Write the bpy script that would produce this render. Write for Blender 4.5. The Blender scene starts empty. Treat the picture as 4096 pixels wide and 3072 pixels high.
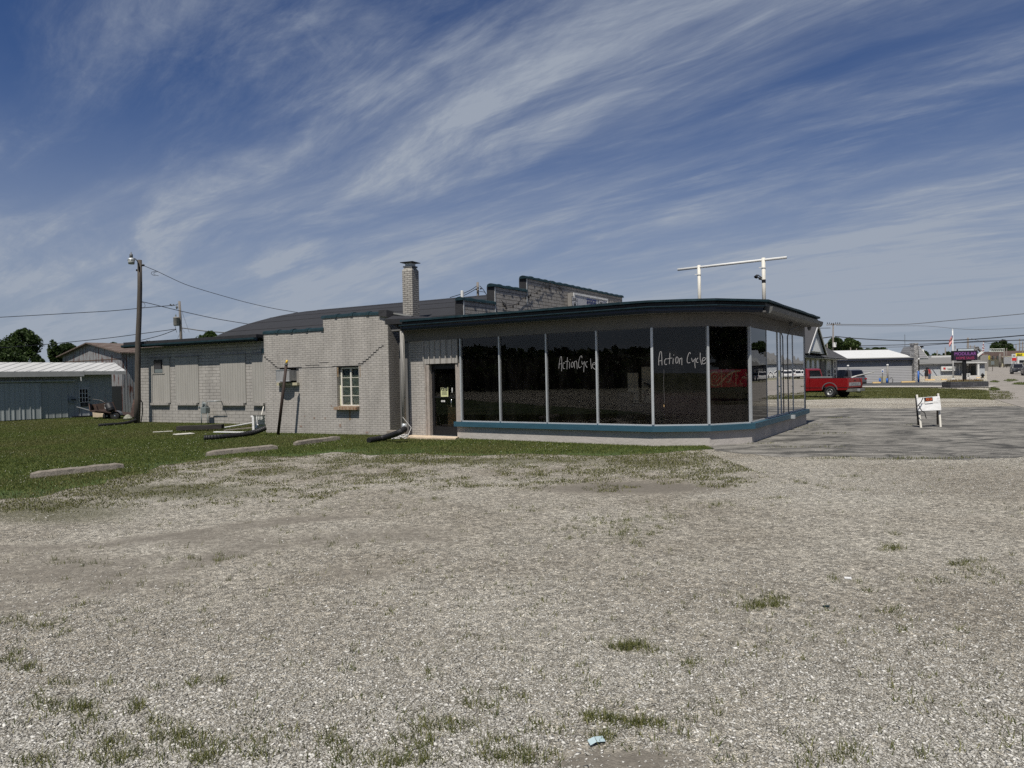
import bpy, bmesh, math, random
import numpy as np
from mathutils import Vector, Matrix
from mathutils.geometry import delaunay_2d_cdt
random.seed(7); RNG = np.random.default_rng(11)
SC = bpy.context.scene
COL = SC.collection
R = math.radians

# ------------------------------------------------------------------ camera
EYE = 1.65; FPX = 2840.0
PITCH = R(0.605); ROLL = R(1.15)
f_ = Vector((0, math.cos(PITCH), -math.sin(PITCH)))
u0 = Vector((0, math.sin(PITCH), math.cos(PITCH))); r0 = Vector((1, 0, 0))
up_ = u0 * math.cos(ROLL) + r0 * math.sin(ROLL)
rt_ = r0 * math.cos(ROLL) - u0 * math.sin(ROLL)
cam = bpy.data.cameras.new('camera'); camo = bpy.data.objects.new('camera', cam); COL.objects.link(camo)
m = Matrix(((rt_.x, up_.x, -f_.x, 0), (rt_.y, up_.y, -f_.y, 0), (rt_.z, up_.z, -f_.z, EYE), (0, 0, 0, 1)))
camo.matrix_world = m
cam.sensor_width = 36; cam.lens = 36 * FPX / 4096; cam.clip_start = 0.1; cam.clip_end = 9000
SC.camera = camo

# ------------------------------------------------------------------ light
SUN_AZ = Vector((0.27, 0.963))          # the way the light travels over the ground
SUN_EL = R(60)
sun = bpy.data.lights.new('sun', 'SUN'); suno = bpy.data.objects.new('sun', sun); COL.objects.link(suno)
d = Vector((SUN_AZ.x * math.cos(SUN_EL), SUN_AZ.y * math.cos(SUN_EL), -math.sin(SUN_EL)))
suno.rotation_euler = d.to_track_quat('-Z', 'Y').to_euler()
suno.location = (-20, -40, 60)
sun.energy = 5.0; sun.angle = R(0.53); sun.color = (1.0, 0.95, 0.87)

W = bpy.data.worlds.new("World"); SC.world = W; W.use_nodes = True
wn = W.node_tree; wn.nodes.clear()
def N(nt, t, **kw):
    n = nt.nodes.new(t)
    for k, v in kw.items():
        if k.startswith('_'): setattr(n, k[1:], v)
        else: n.inputs[k.replace('__', ' ')].default_value = v
    return n
sky = N(wn, 'ShaderNodeTexSky'); sky.sky_type = 'NISHITA'; sky.sun_disc = False
sky.sun_elevation = SUN_EL; sky.sun_rotation = math.atan2(-SUN_AZ.x, -SUN_AZ.y)
sky.air_density = 1.0; sky.dust_density = 1.2; sky.ozone_density = 2.5
SKY_STRENGTH = 0.062
def world_clouds():
    nt = wn; L = nt.links.new
    tc = N(nt, 'ShaderNodeTexCoord')
    sep = N(nt, 'ShaderNodeSeparateXYZ'); L(tc.outputs['Generated'], sep.inputs[0])
    zz = N(nt, 'ShaderNodeMath', _operation='MAXIMUM'); L(sep.outputs[2], zz.inputs[0]); zz.inputs[1].default_value = 0.0
    za = N(nt, 'ShaderNodeMath', _operation='ADD'); L(zz.outputs[0], za.inputs[0]); za.inputs[1].default_value = 0.11
    dx = N(nt, 'ShaderNodeMath', _operation='DIVIDE'); L(sep.outputs[0], dx.inputs[0]); L(za.outputs[0], dx.inputs[1])
    dy = N(nt, 'ShaderNodeMath', _operation='DIVIDE'); L(sep.outputs[1], dy.inputs[0]); L(za.outputs[0], dy.inputs[1])
    cb = N(nt, 'ShaderNodeCombineXYZ'); L(dx.outputs[0], cb.inputs[0]); L(dy.outputs[0], cb.inputs[1])
    wz = N(nt, 'ShaderNodeTexNoise', Scale=.42, Detail=4, Roughness=.5); L(cb.outputs[0], wz.inputs['Vector'])
    wc = N(nt, 'ShaderNodeVectorMath', _operation='SUBTRACT'); L(wz.outputs['Color'], wc.inputs[0]); wc.inputs[1].default_value = (.5, .5, .5)
    ws = N(nt, 'ShaderNodeVectorMath', _operation='SCALE'); L(wc.outputs[0], ws.inputs[0]); ws.inputs['Scale'].default_value = 0.6
    cw = N(nt, 'ShaderNodeVectorMath', _operation='ADD'); L(cb.outputs[0], cw.inputs[0]); L(ws.outputs[0], cw.inputs[1])
    def layer(ang, sx, sy, scale, detail, rough, dist, off, lo, hi):
        mp = N(nt, 'ShaderNodeMapping'); mp.vector_type = 'TEXTURE'
        mp.inputs['Rotation'].default_value = (0, 0, ang); mp.inputs['Scale'].default_value = (sx, sy, 1)
        mp.inputs['Location'].default_value = (off - 12, off * .7 - 6, 0)
        L(cw.outputs[0], mp.inputs[0])
        no = N(nt, 'ShaderNodeTexNoise', Scale=scale, Detail=detail, Roughness=rough, Distortion=dist); L(mp.outputs[0], no.inputs['Vector'])
        mr = N(nt, 'ShaderNodeMapRange', _interpolation_type='SMOOTHSTEP'); L(no.outputs['Fac'], mr.inputs[0])
        mr.inputs[1].default_value = lo; mr.inputs[2].default_value = hi
        return mr.outputs[0]
    # streaks run toward the far left
    a = math.atan2(0.66, -0.75)
    big = layer(a, 3.6, 1.0, 0.80, 8, .60, .35, 3.0, .40, .64)
    mid = layer(a - .14, 3.6, 1.0, 2.0, 10, .62, .45, 9.0, .42, .70)
    fine = layer(a + .08, 5.0, 1.0, 4.2, 11, .70, .5, 1.3, .38, .74)
    puff = layer(a, 1.4, 1.0, 5.0, 10, .74, .5, 4.4, .44, .74)
    def mth(op, x, y):
        n = N(nt, 'ShaderNodeMath', _operation=op)
        for i, v in enumerate((x, y)):
            if isinstance(v, (int, float)): n.inputs[i].default_value = v
            else: L(v, n.inputs[i])
        return n.outputs[0]
    m1 = mth('MULTIPLY', big, mth('ADD', mth('MULTIPLY', mid, .50), mth('MULTIPLY', fine, .30)))
    m1 = mth('ADD', m1, mth('MULTIPLY', big, .24))
    m2 = mth('MULTIPLY', mid, mth('ADD', mth('MULTIPLY', fine, .50), .06))
    m3 = mth('MULTIPLY', mth('MULTIPLY', puff, fine), .22)
    s = mth('ADD', mth('ADD', m1, m2), m3)
    # a veil that thickens toward the horizon
    hz = N(nt, 'ShaderNodeMapRange', _interpolation_type='SMOOTHSTEP'); L(sep.outputs[2], hz.inputs[0])
    hz.inputs[1].default_value = 0.40; hz.inputs[2].default_value = -0.02
    hz.inputs[3].default_value = 0.0; hz.inputs[4].default_value = 0.78
    s2 = mth('ADD', mth('MULTIPLY', s, .86), hz.outputs[0])
    cl = N(nt, 'ShaderNodeMath', _operation='MINIMUM'); L(s2, cl.inputs[0]); cl.inputs[1].default_value = 0.92
    tint = N(nt, 'ShaderNodeMix', _data_type='RGBA', _blend_type='MULTIPLY'); tint.inputs['Factor'].default_value = 1
    L(sky.outputs[0], tint.inputs['A']); tint.inputs['B'].default_value = (0.38, 0.55, 0.86, 1)
    bw = N(nt, 'ShaderNodeMix', _data_type='RGBA'); L(cl.outputs[0], bw.inputs['Factor'])
    L(tint.outputs['Result'], bw.inputs['A']); bw.inputs['B'].default_value = (4.9, 5.5, 6.5, 1)
    bg = N(nt, 'ShaderNodeBackground', Strength=SKY_STRENGTH); L(bw.outputs['Result'], bg.inputs[0])
    out = N(nt, 'ShaderNodeOutputWorld'); L(bg.outputs[0], out.inputs[0])
world_clouds()
SC.view_settings.view_transform = 'Standard'; SC.view_settings.look = 'None'
SC.view_settings.gamma = 1; SC.view_settings.exposure = 0.2
SC.cycles.max_bounces = 7; SC.cycles.transparent_max_bounces = 12
SC.cycles.use_denoising = False

# ------------------------------------------------------------------ pixel <-> world (photo pixels 4096 x 3072)
def ray(px, py):
    return (f_ + rt_ * ((px - 2048) / FPX) + up_ * ((1536 - py) / FPX))
def P(px, py, Y):
    r = ray(px, py); t = Y / r.y
    return Vector((r.x * t, Y, EYE + r.z * t))
def G(px, py, z=0.0):
    r = ray(px, py); t = (z - EYE) / r.z
    return Vector((r.x * t, r.y * t, z))
def online(px, p0, dr, py=1515):           # where the sight line crosses a vertical plane (plan view)
    r = ray(px, py)
    # p0 + dr*s = r*t
    det = dr[0] * (-r.y) + r.x * dr[1]
    s = ((-p0[0]) * (-r.y) + r.x * (-p0[1])) / det
    return s
def onplane(px, py, p0, dr, off=0.0):
    """point where the sight line meets the vertical plane through p0 along dr, moved off toward the camera"""
    n = Vector((dr[1], -dr[0], 0)); n.normalize()
    if n.y > 0: n = -n
    q = Vector((p0[0], p0[1], 0)) + n * off
    r = ray(px, py); t = (q - Vector((0, 0, EYE))).dot(n) / r.dot(n)
    return Vector((0, 0, EYE)) + r * t
def topx(x, y, z):
    v0 = x * f_.x + y * f_.y + (z - EYE) * f_.z
    a = x * rt_.x + y * rt_.y + (z - EYE) * rt_.z
    b = x * up_.x + y * up_.y + (z - EYE) * up_.z
    return 2048 + FPX * a / v0, 1536 - FPX * b / v0
def tz(x, y):                              # the road climbs gently far away on the right
    return np.clip((y - 100) * 0.011, 0, 2.2) * np.clip((x - 20) / 30, 0, 1)

# ------------------------------------------------------------------ materials
MATS = {}
def newmat(name):
    mt = bpy.data.materials.new(name); mt.use_nodes = True
    nt = mt.node_tree; nt.nodes.clear()
    out = nt.nodes.new('ShaderNodeOutputMaterial'); b = nt.nodes.new('ShaderNodeBsdfPrincipled')
    nt.links.new(b.outputs[0], out.inputs[0])
    MATS[name] = mt
    return mt, nt, b, out
def lin(c):
    return (c[0], c[1], c[2], 1)
def surf(name, col, rough=.8, var=.15, scale=3.0, bump=0.0, bscale=None, metal=0.0, col2=None, spots=None, stretch=(1, 1, 1), spec=.35, uv=True, detail=6):
    """worn surface: base colour with noise variation, optional second colour in blotches, optional bump"""
    mt, nt, b, out = newmat(name); L = nt.links.new
    tc = N(nt, 'ShaderNodeTexCoord'); mp = N(nt, 'ShaderNodeMapping'); mp.inputs['Scale'].default_value = stretch
    L(tc.outputs['UV' if uv else 'Object'], mp.inputs[0])
    no = N(nt, 'ShaderNodeTexNoise', Scale=scale, Detail=detail, Roughness=.62); L(mp.outputs[0], no.inputs['Vector'])
    mr = N(nt, 'ShaderNodeMapRange'); L(no.outputs['Fac'], mr.inputs[0]); mr.inputs[1].default_value = .3; mr.inputs[2].default_value = .7
    mr.inputs[3].default_value = 1 - var; mr.inputs[4].default_value = 1 + var
    mx = N(nt, 'ShaderNodeVectorMath', _operation='SCALE'); mx.inputs[0].default_value = col[:3]; L(mr.outputs[0], mx.inputs['Scale'])
    cur = mx.outputs[0]
    if col2 is not None:
        thr = spots or (.55, .65)
        n2 = N(nt, 'ShaderNodeTexNoise', Scale=scale * .6, Detail=8, Roughness=.7); L(mp.outputs[0], n2.inputs['Vector'])
        r2 = N(nt, 'ShaderNodeMapRange', _interpolation_type='SMOOTHSTEP'); L(n2.outputs['Fac'], r2.inputs[0]); r2.inputs[1].default_value = thr[0]; r2.inputs[2].default_value = thr[1]
        m2 = N(nt, 'ShaderNodeMix', _data_type='RGBA'); L(r2.outputs[0], m2.inputs['Factor']); L(cur, m2.inputs['A']); m2.inputs['B'].default_value = lin(col2)
        cur = m2.outputs['Result']
    L(cur, b.inputs['Base Color']); b.inputs['Roughness'].default_value = rough; b.inputs['Metallic'].default_value = metal
    b.inputs['Specular IOR Level'].default_value = spec
    if bump:
        nb = N(nt, 'ShaderNodeTexNoise', Scale=bscale or scale * 4, Detail=6, Roughness=.6); L(mp.outputs[0], nb.inputs['Vector'])
        bp = N(nt, 'ShaderNodeBump', Strength=bump, Distance=.02); L(nb.outputs['Fac'], bp.inputs['Height']); L(bp.outputs[0], b.inputs['Normal'])
    return mt
def bricks(name, col, mortar, bw, rh, mort=.01, var=.1, stain=None, bumpd=.012, offs=(0, 0)):
    mt, nt, b, out = newmat(name); L = nt.links.new
    tc = N(nt, 'ShaderNodeTexCoord'); mp = N(nt, 'ShaderNodeMapping'); mp.inputs['Location'].default_value = (offs[0], offs[1], 0); L(tc.outputs['UV'], mp.inputs[0])
    # waviness of the courses
    nw = N(nt, 'ShaderNodeTexNoise', Scale=1.3, Detail=2); L(mp.outputs[0], nw.inputs['Vector'])
    sc = N(nt, 'ShaderNodeVectorMath', _operation='SCALE'); L(nw.outputs['Color'], sc.inputs[0]); sc.inputs['Scale'].default_value = .03
    ad = N(nt, 'ShaderNodeVectorMath', _operation='ADD'); L(mp.outputs[0], ad.inputs[0]); L(sc.outputs[0], ad.inputs[1])
    br = N(nt, 'ShaderNodeTexBrick'); L(ad.outputs[0], br.inputs['Vector'])
    br.inputs['Scale'].default_value = 1; br.inputs['Brick Width'].default_value = bw; br.inputs['Row Height'].default_value = rh
    br.inputs['Mortar Size'].default_value = mort; br.inputs['Mortar Smooth'].default_value = .25; br.inputs['Bias'].default_value = 0
    br.inputs['Color1'].default_value = lin([c * (1 + var) for c in col]); br.inputs['Color2'].default_value = lin([c * (1 - var) for c in col])
    br.inputs['Mortar'].default_value = lin(mortar)
    mps = N(nt, 'ShaderNodeMapping'); mps.inputs['Scale'].default_value = (2.6, .7, 1); L(tc.outputs['UV'], mps.inputs[0])
    no = N(nt, 'ShaderNodeTexNoise', Scale=.9, Detail=9, Roughness=.7); L(mps.outputs[0], no.inputs['Vector'])
    mr = N(nt, 'ShaderNodeMapRange'); L(no.outputs['Fac'], mr.inputs[0]); mr.inputs[1].default_value = .3; mr.inputs[2].default_value = .7; mr.inputs[3].default_value = .76; mr.inputs[4].default_value = 1.16
    mx = N(nt, 'ShaderNodeVectorMath', _operation='SCALE'); L(br.outputs['Color'], mx.inputs[0]); L(mr.outputs[0], mx.inputs['Scale'])
    cur = mx.outputs[0]
    if stain:
        n2 = N(nt, 'ShaderNodeTexNoise', Scale=5, Detail=4, Roughness=.5); L(mp.outputs[0], n2.inputs['Vector'])
        r2 = N(nt, 'ShaderNodeMapRange'); L(n2.outputs['Fac'], r2.inputs[0]); r2.inputs[1].default_value = .70; r2.inputs[2].default_value = .73
        m2 = N(nt, 'ShaderNodeMix', _data_type='RGBA'); L(r2.outputs[0], m2.inputs['Factor']); L(cur, m2.inputs['A']); m2.inputs['B'].default_value = lin(stain); cur = m2.outputs['Result']
    L(cur, b.inputs['Base Color']); b.inputs['Roughness'].default_value = .75; b.inputs['Specular IOR Level'].default_value = .3
    inv = N(nt, 'ShaderNodeMath', _operation='SUBTRACT'); inv.inputs[0].default_value = 1; L(br.outputs['Fac'], inv.inputs[1])
    nn = N(nt, 'ShaderNodeTexNoise', Scale=30, Detail=3); L(mp.outputs[0], nn.inputs['Vector'])
    a2 = N(nt, 'ShaderNodeMath', _operation='MULTIPLY_ADD'); L(nn.outputs['Fac'], a2.inputs[0]); a2.inputs[1].default_value = .35; L(inv.outputs[0], a2.inputs[2])
    bp = N(nt, 'ShaderNodeBump', Strength=1, Distance=bumpd); L(a2.outputs[0], bp.inputs['Height']); L(bp.outputs[0], b.inputs['Normal'])
    return mt
def ribbed(name, col, pitch, rough=.6, metal=0.0, axis=0, depth=.02, rust=None, rthr=(.58, .66), var=.12, dirt=None, spec=.4):
    """corrugated or lapped sheet: ridges every pitch metres across UV axis; rust runs down in streaks"""
    mt, nt, b, out = newmat(name); L = nt.links.new
    tc = N(nt, 'ShaderNodeTexCoord'); sep = N(nt, 'ShaderNodeSeparateXYZ'); L(tc.outputs['UV'], sep.inputs[0])
    dv = N(nt, 'ShaderNodeMath', _operation='MULTIPLY'); L(sep.outputs[axis], dv.inputs[0]); dv.inputs[1].default_value = 1 / pitch
    fr = N(nt, 'ShaderNodeMath', _operation='FRACT'); L(dv.outputs[0], fr.inputs[0])
    pp = N(nt, 'ShaderNodeMath', _operation='PINGPONG'); L(dv.outputs[0], pp.inputs[0]); pp.inputs[1].default_value = .5
    sm = N(nt, 'ShaderNodeMapRange', _interpolation_type='SMOOTHSTEP'); L(fr.outputs[0] if axis == 1 else pp.outputs[0], sm.inputs[0])
    if axis == 1: sm.inputs[1].default_value = 1.0; sm.inputs[2].default_value = 0.0
    else: sm.inputs[1].default_value = .28; sm.inputs[2].default_value = .5
    bp = N(nt, 'ShaderNodeBump', Strength=1, Distance=depth); L(sm.outputs[0], bp.inputs['Height']); L(bp.outputs[0], b.inputs['Normal'])
    mp = N(nt, 'ShaderNodeMapping'); mp.inputs['Scale'].default_value = (5, .5, 1) if axis == 0 else (1, 1, 1); L(tc.outputs['UV'], mp.inputs[0])
    no = N(nt, 'ShaderNodeTexNoise', Scale=1.1, Detail=8, Roughness=.7); L(mp.outputs[0], no.inputs['Vector'])
    mr = N(nt, 'ShaderNodeMapRange'); L(no.outputs['Fac'], mr.inputs[0]); mr.inputs[1].default_value = .3; mr.inputs[2].default_value = .7; mr.inputs[3].default_value = 1 - var; mr.inputs[4].default_value = 1 + var
    mx = N(nt, 'ShaderNodeVectorMath', _operation='SCALE'); mx.inputs[0].default_value = col[:3]; L(mr.outputs[0], mx.inputs['Scale']); cur = mx.outputs[0]
    for c2, th, sd in ((rust, rthr, 0), (dirt, (.52, .7), 7)):
        if c2:
            mp2 = N(nt, 'ShaderNodeMapping'); mp2.inputs['Scale'].default_value = (4.5, .45, 1); mp2.inputs['Location'].default_value = (sd, sd, 0); L(tc.outputs['UV'], mp2.inputs[0])
            n2 = N(nt, 'ShaderNodeTexNoise', Scale=1.3, Detail=9, Roughness=.75); L(mp2.outputs[0], n2.inputs['Vector'])
            r2 = N(nt, 'ShaderNodeMapRange', _interpolation_type='SMOOTHSTEP'); L(n2.outputs['Fac'], r2.inputs[0]); r2.inputs[1].default_value = th[0]; r2.inputs[2].default_value = th[1]
            m2 = N(nt, 'ShaderNodeMix', _data_type='RGBA'); L(r2.outputs[0], m2.inputs['Factor']); L(cur, m2.inputs['A']); m2.inputs['B'].default_value = lin(c2); cur = m2.outputs['Result']
    L(cur, b.inputs['Base Color']); b.inputs['Roughness'].default_value = rough; b.inputs['Metallic'].default_value = metal; b.inputs['Specular IOR Level'].default_value = spec
    return mt
def leafmat(name, c1, c2, trans=.25):
    mt, nt, b, out = newmat(name); L = nt.links.new
    g = N(nt, 'ShaderNodeNewGeometry'); mx = N(nt, 'ShaderNodeMix', _data_type='RGBA'); L(g.outputs['Random Per Island'], mx.inputs['Factor'])
    mx.inputs['A'].default_value = lin(c1); mx.inputs['B'].default_value = lin(c2)
    L(mx.outputs['Result'], b.inputs['Base Color']); b.inputs['Roughness'].default_value = .6; b.inputs['Specular IOR Level'].default_value = .25
    tr = N(nt, 'ShaderNodeBsdfTranslucent'); L(mx.outputs['Result'], tr.inputs[0])
    ms = N(nt, 'ShaderNodeMixShader', Fac=trans); L(b.outputs[0], ms.inputs[1]); L(tr.outputs[0], ms.inputs[2]); L(ms.outputs[0], out.inputs[0])
    return mt
def glass(name, tint=(.3, .3, .3), ior=1.55, wav=.0, boost=1.0, wscale=.8):
    mt, nt, b, out = newmat(name); L = nt.links.new; nt.nodes.remove(b)
    tr = N(nt, 'ShaderNodeBsdfTransparent'); tr.inputs[0].default_value = lin(tint)
    gl = N(nt, 'ShaderNodeBsdfGlossy', Roughness=.0)
    gl.inputs[0].default_value = (boost, boost, boost, 1)
    fr = N(nt, 'ShaderNodeFresnel', IOR=ior)
    if wav:
        tc = N(nt, 'ShaderNodeTexCoord'); mp = N(nt, 'ShaderNodeMapping'); mp.inputs['Scale'].default_value = (1.6, .5, 1); L(tc.outputs['UV'], mp.inputs[0])
        no = N(nt, 'ShaderNodeTexNoise', Scale=wscale, Detail=1.5); L(mp.outputs[0], no.inputs['Vector'])
        bp = N(nt, 'ShaderNodeBump', Strength=1, Distance=wav); L(no.outputs['Fac'], bp.inputs['Height']); L(bp.outputs[0], gl.inputs['Normal'])
    ms = N(nt, 'ShaderNodeMixShader'); L(fr.outputs[0], ms.inputs[0]); L(tr.outputs[0], ms.inputs[1]); L(gl.outputs[0], ms.inputs[2])
    tcd = N(nt, 'ShaderNodeTexCoord'); mpd = N(nt, 'ShaderNodeMapping'); mpd.inputs['Scale'].default_value = (2.2, .6, 1); mpd.inputs['Rotation'].default_value = (0, 0, .5); L(tcd.outputs['UV'], mpd.inputs[0])
    nd_ = N(nt, 'ShaderNodeTexNoise', Scale=1.6, Detail=9, Roughness=.7); L(mpd.outputs[0], nd_.inputs['Vector'])
    rd_ = N(nt, 'ShaderNodeMapRange'); L(nd_.outputs['Fac'], rd_.inputs[0]); rd_.inputs[1].default_value = .45; rd_.inputs[2].default_value = .8; rd_.inputs[3].default_value = .001; rd_.inputs[4].default_value = .016
    df = N(nt, 'ShaderNodeBsdfDiffuse'); df.inputs[0].default_value = (.45, .42, .38, 1)
    m2 = N(nt, 'ShaderNodeMixShader'); L(rd_.outputs[0], m2.inputs[0]); L(ms.outputs[0], m2.inputs[1]); L(df.outputs[0], m2.inputs[2]); L(m2.outputs[0], out.inputs[0])
    return mt
def emit(name, col, s):
    mt, nt, b, out = newmat(name); b.inputs['Base Color'].default_value = lin([c * .2 for c in col]); b.inputs['Emission Color'].default_value = lin(col); b.inputs['Emission Strength'].default_value = s
    return mt

BRICK = bricks('painted_brick', (.325, .305, .280), (.215, .202, .184), .205, .0665, .005, .05)
BRICK2 = bricks('painted_brick_chimney', (.31, .295, .265), (.12, .11, .10), .205, .0665, .010, .06)
BLOCK = bricks('painted_block', (.305, .288, .265), (.165, .155, .14), .42, .126, .008, .05)
BLOCKP = bricks('parapet_block', (.31, .29, .265), (.12, .11, .10), .42, .127, .011, .05)
STONE = bricks('stacked_stone', (.34, .33, .32), (.12, .12, .12), .33, .13, .02, .45)
PLANTER = bricks('planter_block', (.055, .055, .062), (.02, .02, .02), .42, .2, .012, .2)
TEAL = surf('teal_paint', (.011, .026, .033), .6, .35, 6, .3, col2=(.05, .06, .06), spots=(.60, .72), spec=.15)
TEALS = surf('blue_sill_paint', (.024, .070, .100), .5, .12, 5, .2, 40, col2=(.30, .31, .31), spots=(.70, .74), stretch=(.6, 3, 1))
NAVY = surf('navy_gutter_paint', (.006, .012, .026), .4, .3, 5)
BLACK = surf('black_paint', (.008, .008, .009), .5, .2, 6)
BLACKR = surf('black_rubber', (.011, .011, .012), .55, .2, 12, .2)
TAR = surf('tar_membrane', (.018, .018, .020), .75, .3, 3, .6, 20)
ROOFG = surf('rolled_roofing', (.019, .0195, .022), .85, .12, 2, .25, 60)
GREYP = surf('grey_wall_paint', (.20, .19, .175), .7, .10, 1.6, .2, 25)
GREYB = surf('shade_grey_board', (.115, .110, .104), .7, .10, 1.6, .2, 25)  # wall grey darkened; the eave shade on the boards is in the colour
PLINTH = surf('painted_concrete', (.36, .335, .31), .85, .10, 2.2, .5, 14, col2=(.24, .22, .205), spots=(.56, .75))
CONC = surf('old_concrete', (.21, .185, .155), .9, .18, 6, .6, 30, col2=(.12, .105, .09), spots=(.46, .66))
SLAB = surf('tan_concrete', (.46, .37, .27), .9, .15, 5, .4, 30, col2=(.3, .25, .2), spots=(.6, .7))
ALU = surf('aluminium', (.42, .44, .45), .4, .08, 4, metal=.35)
GALV = surf('grey_gutter_metal', (.11, .112, .108), .55, .2, 4, metal=.1)
WHITE = surf('white_paint', (.56, .56, .54), .6, .08, 5, .15, 20)
WHITED = surf('dirty_white_paint', (.55, .53, .47), .65, .12, 3, .3, 12, col2=(.30, .25, .17), spots=(.60, .74), stretch=(2, .5, 1))
WHITEB = surf('bright_white_board', (.62, .62, .61), .6, .10, 5, .3, 20, col2=(.36, .35, .33), spots=(.52, .70), stretch=(1, 3, 1))
DOWN = surf('downspout_paint', (.235, .225, .205), .5, .08, 3)
WOOD = surf('grey_weathered_wood', (.105, .088, .072), .9, .35, 4, .8, 10, stretch=(9, .7, 1))
WOODT = surf('weathered_jamb_wood', (.30, .265, .235), .9, .30, 5, .7, 10, stretch=(9, .8, 1), col2=(.16, .115, .09), spots=(.55, .68))
WOODD = surf('dark_timber', (.028, .025, .023), .9, .4, 3, .7, 12, stretch=(1, 5, 1))
CORR = ribbed('corrugated_cover', (.285, .272, .248), .14, .6, 0, 0, .012, dirt=(.32, .31, .285), spec=.2)
SHEDW = ribbed('shed_wall_metal', (.26, .275, .27), .30, .7, 0, 0, .02, var=.08, spec=.15)
SHEDD = ribbed('shed_door_metal', (.29, .31, .31), .42, .7, 0, 0, .03, var=.08, spec=.15)
ROOFW = ribbed('white_metal_roof', (.40, .40, .39), .30, .6, .0, 0, .05, dirt=(.26, .26, .25), var=.16, spec=.2)
RUSTW = ribbed('rusty_galvanised_wall', (.22, .225, .23), .17, .7, .0, 0, .03, rust=(.085, .028, .018), rthr=(.515, .57), dirt=(.28, .285, .29), spec=.2)
RUSTR = ribbed('rusty_roof', (.12, .095, .08), .17, .8, .0, 0, .015, rust=(.07, .045, .035), rthr=(.45, .6), dirt=(.17, .16, .15), spec=.15)
SIDING = ribbed('grey_lap_siding', (.215, .215, .22), .20, .6, 0, 1, .07, var=.04)
SIDINGD = ribbed('dark_lap_siding', (.10, .10, .105), .13, .6, 0, 1, .05, var=.05)
SIDINGL = ribbed('light_lap_siding', (.30, .315, .33), .20, .6, 0, 1, .04, var=.04)
SHING = surf('dark_shingles', (.045, .045, .048), .9, .3, 4, .8, 14, stretch=(1, 5, 1))
SHINGL = surf('grey_shingles', (.15, .148, .142), .9, .2, 4, .6, 14, stretch=(1, 5, 1))
HEADP = ribbed('ribbed_header_panel', (.30, .285, .265), .245, .6, 0, 0, .02, var=.05)
RED = surf('red_car_paint', (.17, .004, .006), .28, .08, 2, spec=.5); MATS['red_car_paint'].node_tree.nodes['Principled BSDF'].inputs['Coat Weight'].default_value = .3
CHARC = surf('charcoal_car_paint', (.055, .056, .064), .3, .05, 2, spec=.5)
DKCAR = surf('dark_car_paint', (.020, .021, .025), .3, .05, 2, spec=.5)
MARO = surf('maroon_car_paint', (.030, .016, .019), .3, .05, 2, spec=.5)
TYRE = surf('tyre_rubber', (.013, .013, .013), .8, .2, 10)
CHROME = surf('chrome', (.55, .55, .55), .22, .05, 4, metal=.9)
CARGL = surf('car_glass', (.006, .006, .008), .08, .05, 4, spec=.6)
RUST = surf('rusty_steel', (.036, .022, .017), .85, .4, 6, .4, 20, col2=(.075, .04, .026), spots=(.52, .68))
GREYST = surf('grey_steel', (.10, .105, .11), .5, .2, 6)
BROWNP = surf('brown_pipe_paint', (.028, .017, .013), .7, .3, 6)
YELLOW = surf('yellow_paint', (.60, .38, .04), .6, .1, 6)
YELC = surf('faded_yellow_kerb', (.62, .44, .20), .8, .12, 4, .2, 20)
BLUEP = surf('blue_paint', (.015, .09, .33), .5, .1, 4)
REDP = surf('red_paint', (.45, .02, .02), .6, .1, 4)
YSIGN = surf('yellow_sign_face', (.75, .62, .03), .5, .04, 4)
CARDB = surf('cardboard', (.42, .28, .13), .85, .08, 3)
PAPER = surf('yellow_paper', (.50, .51, .28), .8, .03, 3)
INK = surf('black_ink', (.01, .01, .01), .7, .1, 3)
ORANGE = surf('orange_ink', (.75, .16, .05), .7, .1, 3)
NAVYI = surf('navy_ink', (.012, .025, .12), .6, .1, 3)
MARKER = surf('white_marker', (.22, .215, .215), .8, .2, 30)
BANNER = surf('dark_red_banner', (.42, .016, .035), .7, .08, 6)
TAN = surf('tan_scroll_ink', (.62, .44, .26), .7, .08, 6)
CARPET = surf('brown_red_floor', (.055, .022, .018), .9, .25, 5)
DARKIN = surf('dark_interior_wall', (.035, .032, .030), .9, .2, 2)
CREAM = surf('cream_wall', (.36, .33, .23), .9, .1, 4)
SKINM = surf('skin', (.35, .20, .14), .6, .05, 6)
CLOTHB = surf('black_cloth', (.010, .010, .011), .9, .2, 10)
CLOTHR = surf('red_cloth', (.22, .025, .03), .9, .15, 10)
DENIM = surf('denim', (.06, .08, .12), .9, .15, 10)
METERG = surf('meter_grey', (.13, .15, .15), .6, .1, 5)
BRASSW = surf('wire_grey', (.05, .05, .055), .6, .1, 5)
POLEW = surf('utility_pole_wood', (.066, .056, .047), .9, .3, 3, .5, 12, stretch=(8, .6, 1))
POLEF = surf('grey_utility_pole_wood', (.15, .135, .12), .9, .25, 3, .5, 12, stretch=(8, .6, 1))
GLASSF = glass('front_glass', (.74, .71, .70), 1.5, .0025, .85)
GLASSS = glass('side_glass', (.10, .095, .10), 1.75, .0022, .80, 1.0)
GLASSW = glass('clear_glass', (.90, .93, .91), 1.5, .002)
BLIND = surf('yellowed_blind', (.62, .62, .46), .8, .35, 3, .4, 9, stretch=(1.2, 5, 1))
LEAFD = leafmat('leaf_dark', (.010, .022, .006), (.050, .080, .020), .35)
LEAFM = leafmat('leaf_mid', (.018, .036, .009), (.070, .105, .028), .35)
GRASSM = leafmat('grass_blades', (.030, .052, .008), (.150, .172, .042), .34)
GRASSO = leafmat('olive_grass_blades', (.050, .062, .014), (.165, .160, .055), .32)
WEEDM = leafmat('weed_blades', (.055, .075, .018), (.19, .185, .070), .35)
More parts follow.
